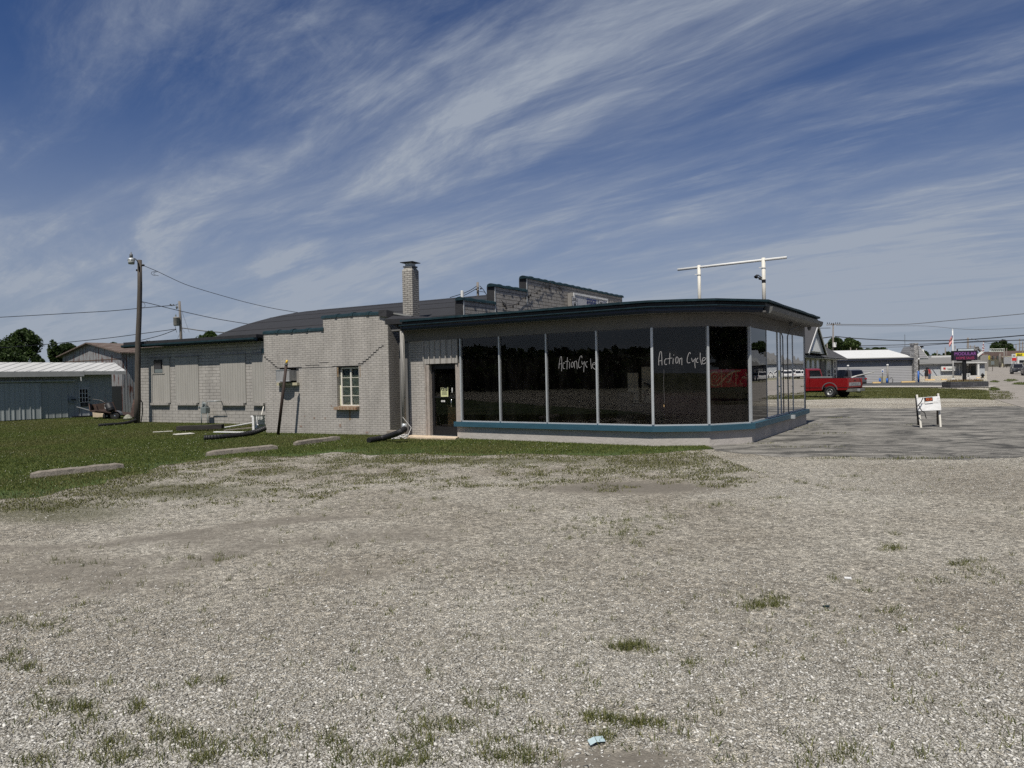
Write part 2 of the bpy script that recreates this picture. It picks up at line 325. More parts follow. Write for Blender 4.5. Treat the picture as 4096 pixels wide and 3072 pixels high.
CLOVER = leafmat('clover_flowers', (.35, .35, .28), (.6, .6, .5), .1)
BARK = surf('bark', (.045, .035, .028), .95, .3, 6, .6, 20)

def gravel_mat():
    mt, nt, b, out = newmat('gravel'); L = nt.links.new
    tc = N(nt, 'ShaderNodeTexCoord')
    at = N(nt, 'ShaderNodeAttribute', _attribute_name='soil'); sep = N(nt, 'ShaderNodeSeparateColor'); L(at.outputs['Color'], sep.inputs[0])
    nz = N(nt, 'ShaderNodeTexNoise', Scale=14, Detail=3, Roughness=.6); L(tc.outputs['Object'], nz.inputs['Vector'])
    wv = N(nt, 'ShaderNodeVectorMath', _operation='SCALE'); L(nz.outputs['Color'], wv.inputs[0]); wv.inputs['Scale'].default_value = .03
    wa = N(nt, 'ShaderNodeVectorMath', _operation='ADD'); L(tc.outputs['Object'], wa.inputs[0]); L(wv.outputs[0], wa.inputs[1])
    v1 = N(nt, 'ShaderNodeTexVoronoi', Scale=62, Randomness=1); L(wa.outputs[0], v1.inputs['Vector'])
    ve = N(nt, 'ShaderNodeTexVoronoi', Scale=62, Randomness=1, _feature='DISTANCE_TO_EDGE'); L(wa.outputs[0], ve.inputs['Vector'])
    v2 = N(nt, 'ShaderNodeTexVoronoi', Scale=140, Randomness=1); L(tc.outputs['Object'], v2.inputs['Vector'])
    s1 = N(nt, 'ShaderNodeSeparateColor'); L(v1.outputs['Color'], s1.inputs[0])
    s2 = N(nt, 'ShaderNodeSeparateColor'); L(v2.outputs['Color'], s2.inputs[0])
    rp = N(nt, 'ShaderNodeValToRGB'); L(s1.outputs[0], rp.inputs[0])
    e = rp.color_ramp.elements; e[0].position = 0; e[0].color = (.12, .112, .096, 1); e[1].position = 1; e[1].color = (.52, .50, .455, 1)
    e2 = rp.color_ramp.elements.new(.35); e2.color = (.235, .222, .195, 1); e3 = rp.color_ramp.elements.new(.75); e3.color = (.34, .325, .29, 1)
    rp2 = N(nt, 'ShaderNodeValToRGB'); L(s2.outputs[1], rp2.inputs[0])
    q = rp2.color_ramp.elements; q[0].color = (.12, .115, .10, 1); q[1].color = (.38, .37, .345, 1)
    mxa = N(nt, 'ShaderNodeMix', _data_type='RGBA'); mxa.inputs['Factor'].default_value = .3; L(rp.outputs[0], mxa.inputs['A']); L(rp2.outputs[0], mxa.inputs['B'])
    # broad tone drift
    nb = N(nt, 'ShaderNodeTexNoise', Scale=.35, Detail=7, Roughness=.62); L(tc.outputs['Object'], nb.inputs['Vector'])
    mr = N(nt, 'ShaderNodeMapRange'); L(nb.outputs['Fac'], mr.inputs[0]); mr.inputs[1].default_value = .36; mr.inputs[2].default_value = .64; mr.inputs[3].default_value = .0; mr.inputs[4].default_value = 1
    tn = N(nt, 'ShaderNodeMix', _data_type='RGBA'); L(mr.outputs[0], tn.inputs['Factor']); tn.inputs['A'].default_value = (.92, .865, .775, 1); tn.inputs['B'].default_value = (1.36, 1.33, 1.25, 1)
    ml = N(nt, 'ShaderNodeMix', _data_type='RGBA', _blend_type='MULTIPLY'); ml.inputs['Factor'].default_value = 1; L(mxa.outputs['Result'], ml.inputs['A']); L(tn.outputs['Result'], ml.inputs['B'])
    # coarser mottling that still reads farther away
    vs_ = N(nt, 'ShaderNodeTexVoronoi', Scale=20, Randomness=1); L(wa.outputs[0], vs_.inputs['Vector']); ss_ = N(nt, 'ShaderNodeSeparateColor'); L(vs_.outputs['Color'], ss_.inputs[0])
    nsp = N(nt, 'ShaderNodeTexNoise', Scale=24, Detail=6, Roughness=.9); L(tc.outputs['Object'], nsp.inputs['Vector'])
    msp = N(nt, 'ShaderNodeMath', _operation='MULTIPLY_ADD'); L(ss_.outputs[0], msp.inputs[0]); msp.inputs[1].default_value = .30; L(nsp.outputs['Fac'], msp.inputs[2])
    rsp = N(nt, 'ShaderNodeMapRange'); L(msp.outputs[0], rsp.inputs[0]); rsp.inputs[1].default_value = .46; rsp.inputs[2].default_value = .84; rsp.inputs[3].default_value = .62; rsp.inputs[4].default_value = 1.50
    mlv = N(nt, 'ShaderNodeVectorMath', _operation='SCALE'); L(ml.outputs['Result'], mlv.inputs[0]); L(rsp.outputs[0], mlv.inputs['Scale'])
    # bare soil
    nd = N(nt, 'ShaderNodeTexNoise', Scale=1.9, Detail=12, Roughness=.82); L(tc.outputs['Object'], nd.inputs['Vector'])
    sm = N(nt, 'ShaderNodeMath', _operation='ADD'); L(sep.outputs[0], sm.inputs[0]); L(nd.outputs['Fac'], sm.inputs[1])
    dr = N(nt, 'ShaderNodeMapRange', _interpolation_type='SMOOTHSTEP'); L(sm.outputs[0], dr.inputs[0]); dr.inputs[1].default_value = .70; dr.inputs[2].default_value = 1.22
    dm = N(nt, 'ShaderNodeMath', _operation='MULTIPLY'); L(dr.outputs[0], dm.inputs[0]); dm.inputs[1].default_value = .9
    nf = N(nt, 'ShaderNodeTexNoise', Scale=30, Detail=9, Roughness=.85); L(tc.outputs['Object'], nf.inputs['Vector'])
    sc = N(nt, 'ShaderNodeMix', _data_type='RGBA'); L(nf.outputs['Fac'], sc.inputs['Factor']); sc.inputs['A'].default_value = (.044, .039, .032, 1); sc.inputs['B'].default_value = (.185, .166, .138, 1)
    fin = N(nt, 'ShaderNodeMix', _data_type='RGBA'); L(dm.outputs[0], fin.inputs['Factor']); L(mlv.outputs[0], fin.inputs['A']); L(sc.outputs['Result'], fin.inputs['B'])
    # thin moss and dead grass
    gm = N(nt, 'ShaderNodeMath', _operation='MULTIPLY'); L(sep.outputs[1], gm.inputs[0]); L(nf.outputs['Fac'], gm.inputs[1])
    g2 = N(nt, 'ShaderNodeMapRange'); L(gm.outputs[0], g2.inputs[0]); g2.inputs[1].default_value = .22; g2.inputs[2].default_value = .5; g2.inputs[4].default_value = .8
    fn = N(nt, 'ShaderNodeMix', _data_type='RGBA'); L(g2.outputs[0], fn.inputs['Factor']); L(fin.outputs['Result'], fn.inputs['A']); fn.inputs['B'].default_value = (.085, .085, .035, 1)
    nfl = N(nt, 'ShaderNodeTexNoise', Scale=.06, Detail=8, Roughness=.65); L(tc.outputs['Object'], nfl.inputs['Vector'])
    fc = N(nt, 'ShaderNodeMix', _data_type='RGBA'); L(nfl.outputs['Fac'], fc.inputs['Factor']); fc.inputs['A'].default_value = (.035, .05, .014, 1); fc.inputs['B'].default_value = (.10, .10, .045, 1)
    ff = N(nt, 'ShaderNodeMix', _data_type='RGBA'); L(sep.outputs[2], ff.inputs['Factor']); L(fn.outputs['Result'], ff.inputs['A']); L(fc.outputs['Result'], ff.inputs['B']); fn = ff
    L(fn.outputs['Result'], b.inputs['Base Color']); b.inputs['Roughness'].default_value = .9; b.inputs['Specular IOR Level'].default_value = .2
    hm = N(nt, 'ShaderNodeMapRange'); L(ve.outputs['Distance'], hm.inputs[0]); hm.inputs[2].default_value = .35
    h2 = N(nt, 'ShaderNodeMath', _operation='MULTIPLY_ADD'); L(s1.outputs[1], h2.inputs[0]); h2.inputs[1].default_value = .9; L(hm.outputs[0], h2.inputs[2])
    h3 = N(nt, 'ShaderNodeMath', _operation='MULTIPLY_ADD'); L(v2.outputs['Distance'], h3.inputs[0]); h3.inputs[1].default_value = -.5; L(h2.outputs[0], h3.inputs[2])
    iv = N(nt, 'ShaderNodeMapRange'); L(dm.outputs[0], iv.inputs[0]); iv.inputs[3].default_value = 1; iv.inputs[4].default_value = .3
    bp = N(nt, 'ShaderNodeBump', Distance=.010); L(iv.outputs[0], bp.inputs['Strength']); L(h3.outputs[0], bp.inputs['Height']); L(bp.outputs[0], b.inputs['Normal'])
    return mt
GRAVEL = gravel_mat()
def stone_mat():
    mt, nt, b, out = newmat('crushed_stone'); L = nt.links.new
    g = N(nt, 'ShaderNodeNewGeometry'); rp = N(nt, 'ShaderNodeValToRGB'); L(g.outputs['Random Per Island'], rp.inputs[0])
    e = rp.color_ramp.elements; e[0].color = (.13, .122, .10, 1); e[1].color = (.60, .585, .54, 1)
    e2 = rp.color_ramp.elements.new(.4); e2.color = (.275, .263, .232, 1); e3 = rp.color_ramp.elements.new(.85); e3.color = (.40, .387, .35, 1)
    L(rp.outputs[0], b.inputs['Base Color']); b.inputs['Roughness'].default_value = .9; b.inputs['Specular IOR Level'].default_value = .2
    return mt
STONES = stone_mat()
def asphalt_mat(name, base, light, streak=True):
    mt, nt, b, out = newmat(name); L = nt.links.new
    tc = N(nt, 'ShaderNodeTexCoord')
    mp = N(nt, 'ShaderNodeMapping'); mp.inputs['Scale'].default_value = (.55, .9, 1); mp.inputs['Rotation'].default_value = (0, 0, R(-4)); L(tc.outputs['Object'], mp.inputs[0])
    n1 = N(nt, 'ShaderNodeTexNoise', Scale=1.3, Detail=11, Roughness=.78, Distortion=.7); L(mp.outputs[0], n1.inputs['Vector'])
    r1 = N(nt, 'ShaderNodeMapRange', _interpolation_type='SMOOTHSTEP'); L(n1.outputs['Fac'], r1.inputs[0]); r1.inputs[1].default_value = .36; r1.inputs[2].default_value = .62
    mx = N(nt, 'ShaderNodeMix', _data_type='RGBA'); L(r1.outputs[0], mx.inputs['Factor']); mx.inputs['A'].default_value = lin(base); mx.inputs['B'].default_value = lin(light)
    n2 = N(nt, 'ShaderNodeTexNoise', Scale=30, Detail=7, Roughness=.9); L(tc.outputs['Object'], n2.inputs['Vector'])
    r2 = N(nt, 'ShaderNodeMapRange'); L(n2.outputs['Fac'], r2.inputs[0]); r2.inputs[1].default_value = .3; r2.inputs[2].default_value = .7; r2.inputs[3].default_value = .45; r2.inputs[4].default_value = 1.65
    sc = N(nt, 'ShaderNodeVectorMath', _operation='SCALE'); L(mx.outputs['Result'], sc.inputs[0]); L(r2.outputs[0], sc.inputs['Scale'])
    cur = sc.outputs[0]
    if streak:
        mp2 = N(nt, 'ShaderNodeMapping'); mp2.inputs['Scale'].default_value = (.25, 1, 1); L(tc.outputs['Object'], mp2.inputs[0])
        nz = N(nt, 'ShaderNodeTexNoise', Scale=1.2, Detail=5); L(mp2.outputs[0], nz.inputs['Vector'])
        va = N(nt, 'ShaderNodeVectorMath', _operation='ADD'); L(mp2.outputs[0], va.inputs[0]); L(nz.outputs['Color'], va.inputs[1])
        vo = N(nt, 'ShaderNodeTexVoronoi', Scale=.9, _feature='DISTANCE_TO_EDGE'); L(va.outputs[0], vo.inputs['Vector'])
        cr = N(nt, 'ShaderNodeMapRange'); L(vo.outputs['Distance'], cr.inputs[0]); cr.inputs[1].default_value = .012; cr.inputs[2].default_value = .035; cr.inputs[3].default_value = .7; cr.inputs[4].default_value = 0
        m3 = N(nt, 'ShaderNodeMix', _data_type='RGBA'); L(cr.outputs[0], m3.inputs['Factor']); L(cur, m3.inputs['A']); m3.inputs['B'].default_value = (.035, .036, .034, 1); cur = m3.outputs['Result']
    L(cur, b.inputs['Base Color']); b.inputs['Roughness'].default_value = .9; b.inputs['Specular IOR Level'].default_value = .2
    bp = N(nt, 'ShaderNodeBump', Strength=.6, Distance=.008); L(n2.outputs['Fac'], bp.inputs['Height']); L(bp.outputs[0], b.inputs['Normal'])
    return mt
ASPH = asphalt_mat('worn_asphalt', (.042, .041, .038), (.200, .190, .170))
ASPHD = asphalt_mat('dark_asphalt', (.040, .041, .042), (.075, .075, .074), False)
ROADM = asphalt_mat('road_surface', (.17, .155, .135), (.24, .22, .195), False)
WALKM = asphalt_mat('pavement_concrete', (.27, .25, .225), (.36, .34, .31), False)
SOILG = surf('lawn_soil', (.040, .064, .015), .95, .35, .8, .5, 8, col2=(.095, .094, .036), spots=(.5, .68), uv=False)
SOILO = surf('verge_soil', (.07, .078, .030), .95, .3, .8, .5, 8, uv=False)

# ------------------------------------------------------------------ mesh builder
ORG = {}
class MB:
    def __init__(s): s.v = []; s.f = []
    def add(s, vs, fs):
        o = len(s.v); s.v += [Vector(v) for v in vs]; s.f += [tuple(i + o for i in f) for f in fs]; return s
    def box(s, c, size, ax=None, az=None):
        """box centred at c; ax = plan direction of its first axis, az = optional up vector"""
        x = Vector(ax).normalized() if ax is not None else Vector((1, 0, 0))
        if len(x) == 2: x = Vector((x[0], x[1], 0))
        z = Vector(az).normalized() if az is not None else Vector((0, 0, 1))
        z = (z - x * z.dot(x)).normalized()
        y = z.cross(x)
        c = Vector(c); a, b, h = size[0] / 2, size[1] / 2, size[2] / 2
        vs = [c + x * (i * a) + y * (j * b) + z * (k * h) for k in (-1, 1) for j in (-1, 1) for i in (-1, 1)]
        return s.add(vs, [(0, 2, 3, 1), (4, 5, 7, 6), (0, 1, 5, 4), (2, 6, 7, 3), (0, 4, 6, 2), (1, 3, 7, 5)])
    def bar(s, a, b, w, t):
        """straight bar from a to b, w wide across and t deep"""
        a, b = Vector(a), Vector(b); z = (b - a).normalized(); x = (Vector((1, 0, 0)) - z * z.x).normalized(); y = z.cross(x); c = (a + b) / 2; h = (b - a).length / 2
        return s.add([c + x * (i * w / 2) + y * (j * t / 2) + z * (k * h) for k in (-1, 1) for j in (-1, 1) for i in (-1, 1)], [(0, 2, 3, 1), (4, 5, 7, 6), (0, 1, 5, 4), (2, 6, 7, 3), (0, 4, 6, 2), (1, 3, 7, 5)])
    def wall(s, p, q, z0, z1, t=.2, side=1):
        """upright slab from p to q, its face on p-q and its thickness going back (side=1: left of p->q)"""
        p = Vector((p[0], p[1], 0)); q = Vector((q[0], q[1], 0)); dr = (q - p).normalized(); n = Vector((-dr.y, dr.x, 0)) * side
        c = (p + q) / 2 + n * (t / 2); c.z = (z0 + z1) / 2
        return s.box(c, ((q - p).length, t, z1 - z0), dr)
    def poly(s, pts, z0, z1):
        n = len(pts); vs = [Vector((p[0], p[1], z0)) for p in pts] + [Vector((p[0], p[1], z1)) for p in pts]
        return s.add(vs, [tuple(range(n))[::-1], tuple(range(n, 2 * n))] + [(i, (i + 1) % n, n + (i + 1) % n, n + i) for i in range(n)])
    def extr(s, pts, dv):
        """prism from a 3D polygon moved by dv"""
        n = len(pts); pts = [Vector(p) for p in pts]; dv = Vector(dv)
        return s.add(pts + [p + dv for p in pts], [tuple(range(n))[::-1], tuple(range(n, 2 * n))] + [(i, (i + 1) % n, n + (i + 1) % n, n + i) for i in range(n)])
    def tube(s, pts, r, n=8, cap=True, flat=None):
        pts = [Vector(p) for p in pts]; rs = r if isinstance(r, (list, tuple)) else [r] * len(pts)
        o = len(s.v); prev = None
        for i, p in enumerate(pts):
            t = (pts[min(i + 1, len(pts) - 1)] - pts[max(i - 1, 0)]).normalized()
            if prev is None:
                a = Vector((0, 0, 1)) if abs(t.z) < .9 else Vector((1, 0, 0)); x = t.cross(a).normalized()
            else:
                x = (prev - t * prev.dot(t)).normalized()
            prev = x; y = t.cross(x)
            for k in range(n):
                an = 2 * math.pi * k / n
                s.v.append(p + (x * math.cos(an) + y * math.sin(an)) * rs[i])
        for i in range(len(pts) - 1):
            for k in range(n):
                a = o + i * n + k; b = o + i * n + (k + 1) % n
                s.f.append((a, b, b + n, a + n))
        if cap:
            s.f.append(tuple(o + k for k in range(n))[::-1]); e = o + (len(pts) - 1) * n; s.f.append(tuple(e + k for k in range(n)))
        return s
    def lathe(s, base, prof, n=16, axis=(0, 0, 1)):
        ax = Vector(axis).normalized(); a = Vector((1, 0, 0)) if abs(ax.x) < .9 else Vector((0, 1, 0)); x = ax.cross(a).normalized(); y = ax.cross(x)
        o = len(s.v); base = Vector(base)
        for r, h in prof:
            for k in range(n):
                an = 2 * math.pi * k / n; s.v.append(base + ax * h + (x * math.cos(an) + y * math.sin(an)) * max(r, 1e-4))
        for i in range(len(prof) - 1):
            for k in range(n):
                a_ = o + i * n + k; b_ = o + i * n + (k + 1) % n; s.f.append((a_, b_, b_ + n, a_ + n))
        s.f.append(tuple(o + k for k in range(n))[::-1]); e = o + (len(prof) - 1) * n; s.f.append(tuple(e + k for k in range(n)))
        return s
    def loft(s, secs, close=True, capends=True):
        o = len(s.v); n = len(secs[0])
        for sec in secs: s.v += [Vector(p) for p in sec]
        for i in range(len(secs) - 1):
            for k in range(n if close else n - 1):
                a = o + i * n + k; b = o + i * n + (k + 1) % n; s.f.append((a, b, b + n, a + n))
        if capends and close:
            s.f.append(tuple(o + k for k in range(n))[::-1]); e = o + (len(secs) - 1) * n; s.f.append(tuple(e + k for k in range(n)))
        return s
    def build(s, name, mat, parent=None, smooth=False, bevel=0):
        org = ORG.get(parent.name if parent else None, Vector((0, 0, 0)))
        me = bpy.data.meshes.new(name)
        me.from_pydata([tuple(v - org) for v in s.v], [], s.f); me.update()
        bm = bmesh.new(); bm.from_mesh(me); bmesh.ops.recalc_face_normals(bm, faces=bm.faces)
        if bevel:
            bmesh.ops.bevel(bm, geom=[e for e in bm.edges if e.is_manifold and e.calc_face_angle(0) > .5], offset=bevel, segments=2, affect='EDGES', profile=.6)
        uvl = bm.loops.layers.uv.new('UVMap')
        for f in bm.faces:
            n = f.normal
            if abs(n.z) < .8 and n.length > 0:
                t = Vector((-n.y, n.x, 0)).normalized()
                up = n.cross(t)
                if up.z < 0: up = -up
                for l in f.loops:
                    p = l.vert.co + org; l[uvl].uv = (p.dot(t), p.z if abs(n.z) < .05 else p.dot(up))
            else:
                for l in f.loops: p = l.vert.co + org; l[uvl].uv = (p.x, p.y)
            f.smooth = smooth
        bm.to_mesh(me); bm.free()
        me.materials.append(mat)
        o = bpy.data.objects.new(name, me); COL.objects.link(o)
        if parent: o.parent = parent
        ORG[o.name] = org
        return o
def tag(o, label=None, cat=None, group=None, kind=None):
    if label: o['label'] = label
    if cat: o['category'] = cat
    if group: o['group'] = group
    if kind: o['kind'] = kind
    return o
def thing(name, label, cat, loc=(0, 0, 0), group=None):
    o = bpy.data.objects.new(name, None); COL.objects.link(o); o.location = loc; o.empty_display_size = .2
    ORG[o.name] = Vector(loc); tag(o, label, cat, group); return o
def copy_tree(o, parent=None):
    c = o.copy(); COL.objects.link(c); c.parent = parent
    for ch in list(o.children): copy_tree(ch, c)
    return c
def textmb(body, size, origin, xd, ud, ext=.004, align='CENTER', sx=1.0, bold=0.0, space=1.0):
    cu = bpy.data.curves.new('t', 'FONT'); cu.body = body; cu.size = size; cu.align_x = align; cu.extrude = ext; cu.offset = bold; cu.resolution_u = 3; cu.space_character = space
    ob = bpy.data.objects.new('t', cu); COL.objects.link(ob)
    dg = bpy.context.evaluated_depsgraph_get(); me = bpy.data.meshes.new_from_object(ob.evaluated_get(dg))
    xd = Vector(xd).normalized(); ud = Vector(ud).normalized(); nd = xd.cross(ud); o = Vector(origin)
    mb = MB(); mb.add([o + xd * (v.co.x * sx) + ud * v.co.y + nd * v.co.z for v in me.vertices], [tuple(p.vertices) for p in me.polygons])
    bpy.data.objects.remove(ob); bpy.data.curves.remove(cu); bpy.data.meshes.remove(me)
    return mb
def fastmesh(name, verts, faces, mat, k):
    """numpy mesh: verts (n,3), faces (m,k)"""
    me = bpy.data.meshes.new(name); nv, nf = len(verts), len(faces)
    me.vertices.add(nv); me.vertices.foreach_set('co', verts.astype(np.float32).ravel())
    me.loops.add(nf * k); me.loops.foreach_set('vertex_index', faces.astype(np.int32).ravel())
    me.polygons.add(nf); me.polygons.foreach_set('loop_start', (np.arange(nf) * k).astype(np.int32)); me.polygons.foreach_set('loop_total', np.full(nf, k, np.int32))
    me.update(calc_edges=True); me.materials.append(mat)
    o = bpy.data.objects.new(name, me); COL.objects.link(o); return o
def V2(p): return Vector((p[0], p[1], 0))

# value noise for masks
_T = RNG.random((256, 256))
def vnoise(x, y, s, seed=0):
    x = np.asarray(x) * s + seed * 17.3; y = np.asarray(y) * s + seed * 9.1
    xi = np.floor(x).astype(int); yi = np.floor(y).astype(int); fx = x - xi; fy = y - yi
    fx = fx * fx * (3 - 2 * fx); fy = fy * fy * (3 - 2 * fy)
    g = lambda a, b: _T[a % 256, b % 256]
    return (g(xi, yi) * (1 - fx) + g(xi + 1, yi) * fx) * (1 - fy) + (g(xi, yi + 1) * (1 - fx) + g(xi + 1, yi + 1) * fx) * fy
def fnoise(x, y, s, seed=0):
    return (vnoise(x, y, s, seed) * .5 + vnoise(x, y, s * 2.1, seed + 1) * .28 + vnoise(x, y, s * 4.3, seed + 2) * .14 + vnoise(x, y, s * 9, seed + 3) * .08)
def inpoly(x, y, poly):
    x = np.asarray(x); y = np.asarray(y); c = np.zeros(x.shape, bool); n = len(poly)
    for i in range(n):
        x1, y1 = poly[i][0], poly[i][1]; x2, y2 = poly[(i + 1) % n][0], poly[(i + 1) % n][1]
        cond = ((y1 > y) != (y2 > y))
        with np.errstate(divide='ignore', invalid='ignore'):
            xx = (x2 - x1) * (y - y1) / (y2 - y1 + 1e-12) + x1
        c ^= cond & (x < xx)
    return c

# ================================================================== THE SETTING
RHO = Vector((.555, .832, 0)); RN = Vector((.832, -.555, 0))      # the highway's direction and its right-hand side
def make_ground():
    xs = np.concatenate([[-4000, -1500, -600, -250, -120, -70, -45, -32], np.arange(-26, 27, .25), [30, 36, 44, 54, 66, 80, 100, 120, 145, 170, 210, 260, 330, 450, 800, 1800, 4500]])
    ys = np.concatenate([[-4000, -1000, -300, -100, -40, -15, -5], np.arange(0, 33, .25), [35, 38, 42, 47, 54, 62, 72, 85, 100, 112, 125, 140, 160, 185, 220, 270, 330, 450, 700, 1500, 5000]])
    X, Y = np.meshgrid(xs, ys); Z = tz(X, Y)
    v = np.stack([X.ravel(), Y.ravel(), Z.ravel()], 1); nx, ny = len(xs), len(ys)
    i = np.arange(ny - 1)[:, None] * nx + np.arange(nx - 1)[None, :]; i = i.ravel()
    o = fastmesh('ground', v, np.stack([i, i + 1, i + nx + 1, i + nx], 1), GRAVEL, 4)
    x, y = v[:, 0], v[:, 1]; ok = y > 1.5
    yy = np.where(ok, y, 2.0); xx = np.where(ok, x, 0)
    v0 = xx * f_.x + yy * f_.y + (-EYE) * f_.z; a = xx * rt_.x + yy * rt_.y - EYE * rt_.z; b = xx * up_.x + yy * up_.y - EYE * up_.z
    px = 2048 + FPX * a / v0; py = 1536 - FPX * b / v0
    def field(lst):
        r = np.zeros(len(x))
        for cx, cy, rx, ry, w in lst:
            r = np.maximum(r, w * np.clip(1.35 - np.sqrt(((px - cx) / rx) ** 2 + ((py - cy) / ry) ** 2), 0, 1))
        return np.where(ok, r, .1)
    global SOILL
    def band(pts, w, hgt, sp=60):
        L_ = []
        for (x0, y0), (x1, y1) in zip(pts[:-1], pts[1:]):
            k = max(1, int(abs(x1 - x0) / sp))
            for j in range(k): t = j / k; L_.append((x0 + (x1 - x0) * t, y0 + (y1 - y0) * t, 95, hgt, w))
        return L_
    SOILL = [(250, 2290, 620, 130, .60), (900, 2170, 560, 66, .56), (500, 2330, 500, 90, .55), (2530, 1953, 520, 32, .85), (2660, 1953, 170, 12, .7), (1734, 1996, 160, 12, .6), (1604, 2140, 420, 60, .55), (1893, 1946, 120, 11, .6),
             (2476, 3040, 420, 70, .85), (1463, 2282, 320, 70, .5), (2725, 1951, 110, 20, .45), (3236, 2014, 130, 20, .36), (3930, 2065, 190, 34, .36), (3962, 2500, 260, 190, .28), (60, 2420, 320, 100, .42), (1200, 2900, 300, 60, .28), (3300, 2560, 220, 50, .22), (2050, 2600, 250, 60, .2)]
    SOILL += band([(-100, 2190), (300, 2192), (700, 2142), (1100, 2085), (1500, 2058)], .62, 26) + band([(-100, 2440), (250, 2405), (600, 2300), (900, 2222), (1300, 2150), (1750, 2128)], .60, 40) + band([(400, 2255), (760, 2208), (1060, 2150)], .5, 18)
    soil = field(SOILL)
    moss = field([(200, 2050, 520, 70, .9), (700, 1965, 560, 48, .9), (1150, 1890, 420, 22, .7), (1900, 1845, 1100, 18, .85), (2600, 1850, 420, 22, .8), (2480, 2150, 260, 60, .55), (1750, 1935, 330, 30, .45),
                  (3500, 1836, 500, 8, .6), (3050, 2420, 120, 26, .4), (2500, 2900, 260, 60, .35), (300, 2800, 300, 90, .3), (2300, 1900, 500, 20, .5)])
    ca = o.data.color_attributes.new('soil', 'FLOAT_COLOR', 'POINT')
    c = np.zeros((len(v), 4), np.float32); c[:, 0] = soil; c[:, 1] = moss; ro = x * .832 - y * .555; dd = np.hypot(x, y - 12); fl = np.clip((dd - 45) / 20, 0, 1); fl[(ro > -75) & (ro < 70) & (y > 20) & (y < 330) & (x > 5)] *= 0; fl[(ro > 16) & (ro < 60) & (y > -60) & (y < 330)] = .8; c[:, 2] = fl; c[:, 3] = 1; ca.data.foreach_set('color', c.ravel())
    tag(o, kind='structure')
make_ground()
def soil_at(px, py):
    r = np.zeros(len(px))
    for cx, cy, rx, ry, w in SOILL: r = np.maximum(r, w * np.clip(1.35 - np.sqrt(((px - cx) / rx) ** 2 + ((py - cy) / ry) ** 2), 0, 1))
    return r

def sheet(name, pts, z, mat, jag=0.0, step=.5, kind='structure', seed=0, fixed=()):
    """a thin sheet on the ground with an uneven edge"""
    out = []
    n = len(pts)
    for i in range(n):
        p, q = V2(pts[i]), V2(pts[(i + 1) % n]); L = (q - p).length; k = max(1, int(L / step)) if (jag and i not in fixed) else 1
        if L > 60: k = min(k, 60)
        dr = (q - p).normalized() if L > 0 else Vector((1, 0, 0)); nn = Vector((-dr.y, dr.x, 0))
        for j in range(k):
            t = j / k; w = p.lerp(q, t)
            if jag and 0 < j: w = w + nn * jag * (2 * float(fnoise(w.x, w.y, .9, seed)) - 1) * 1.6
            out.append(w)
    vv, _, ff, _, _, _ = delaunay_2d_cdt([Vector((p.x, p.y)) for p in out], [], [list(range(len(out)))], 1, 1e-4)
    me = bpy.data.meshes.new(name); me.from_pydata([(p.x, p.y, z + float(tz(p.x, p.y))) for p in vv], [], ff); me.update()
    o = bpy.data.objects.new(name, me); COL.objects.link(o); me.materials.append(mat)
    # face up
    if me.polygons[0].normal.z < 0: me.flip_normals()
    tag(o, kind=kind); return o, out
gp = lambda L, z=0: [G(a, b, z) for a, b in L]
LAWN = gp([(-700, 2110), (-300, 2040), (0, 1996), (150, 1990), (260, 1958), (420, 1935), (500, 1905), (600, 1892), (640, 1862), (833, 1836), (1000, 1826), (1204, 1826), (1340, 1808), (1481, 1822), (1700, 1812), (1852, 1824), (2100, 1814), (2400, 1824), (2650, 1812), (2860, 1797)])
NEDGE = len(LAWN)
LAWN += [Vector(p + (0,)) for p in [(4.3, 16.2), (3.1, 16.4), (-1.2, 19.4), (-3.2, 22), (-7, 26), (-14, 34), (-14, 140), (-160, 140), (-160, 12), (-40, 8)]]
lawn, LAWNP = sheet('lawn', LAWN, .004, SOILG, .22, .35, fixed=tuple(range(NEDGE - 1, NEDGE + 12)), seed=3)
SIDEA = Vector((.5396, .8419, 0))
ASP = gp([(2845, 1788), (2960, 1815), (3200, 1828), (3500, 1834), (3900, 1834), (4096, 1826), (4300, 1815), (4500, 1790)]) + [G(4450, 1640), G(4096, 1624), G(3800, 1630), G(3500, 1634), G(3221, 1634), Vector((9, 30, 0)), Vector((8.5, 23, 0)), Vector((5.2, 17.5, 0))]
sheet('asphalt_lot', ASP, .004, ASPH, .42, .22, seed=8)
VERGE = gp([(2800, 1606), (3221, 1600), (3500, 1594), (3800, 1594), (3960, 1599), (4055, 1599), (4066, 1583), (4040, 1568), (3950, 1562), (3750, 1553), (3500, 1549), (3221, 1553), (2800, 1560)])
_, VERGEP = sheet('grass_verge', VERGE, .004, SOILO, .5, .9, seed=12)
WALK = gp([(3300, 1551), (3960, 1551), (3990, 1547), (3960, 1545), (3440, 1545.5), (3300, 1546)])
sheet('pavement', WALK, .06, WALKM)
NLOT = gp([(3000, 1544.5), (3810, 1543.5), (3800, 1530), (3700, 1528.5), (3000, 1532)])
sheet('asphalt_forecourt', NLOT, .004, ASPHD, .3, 2, seed=4)
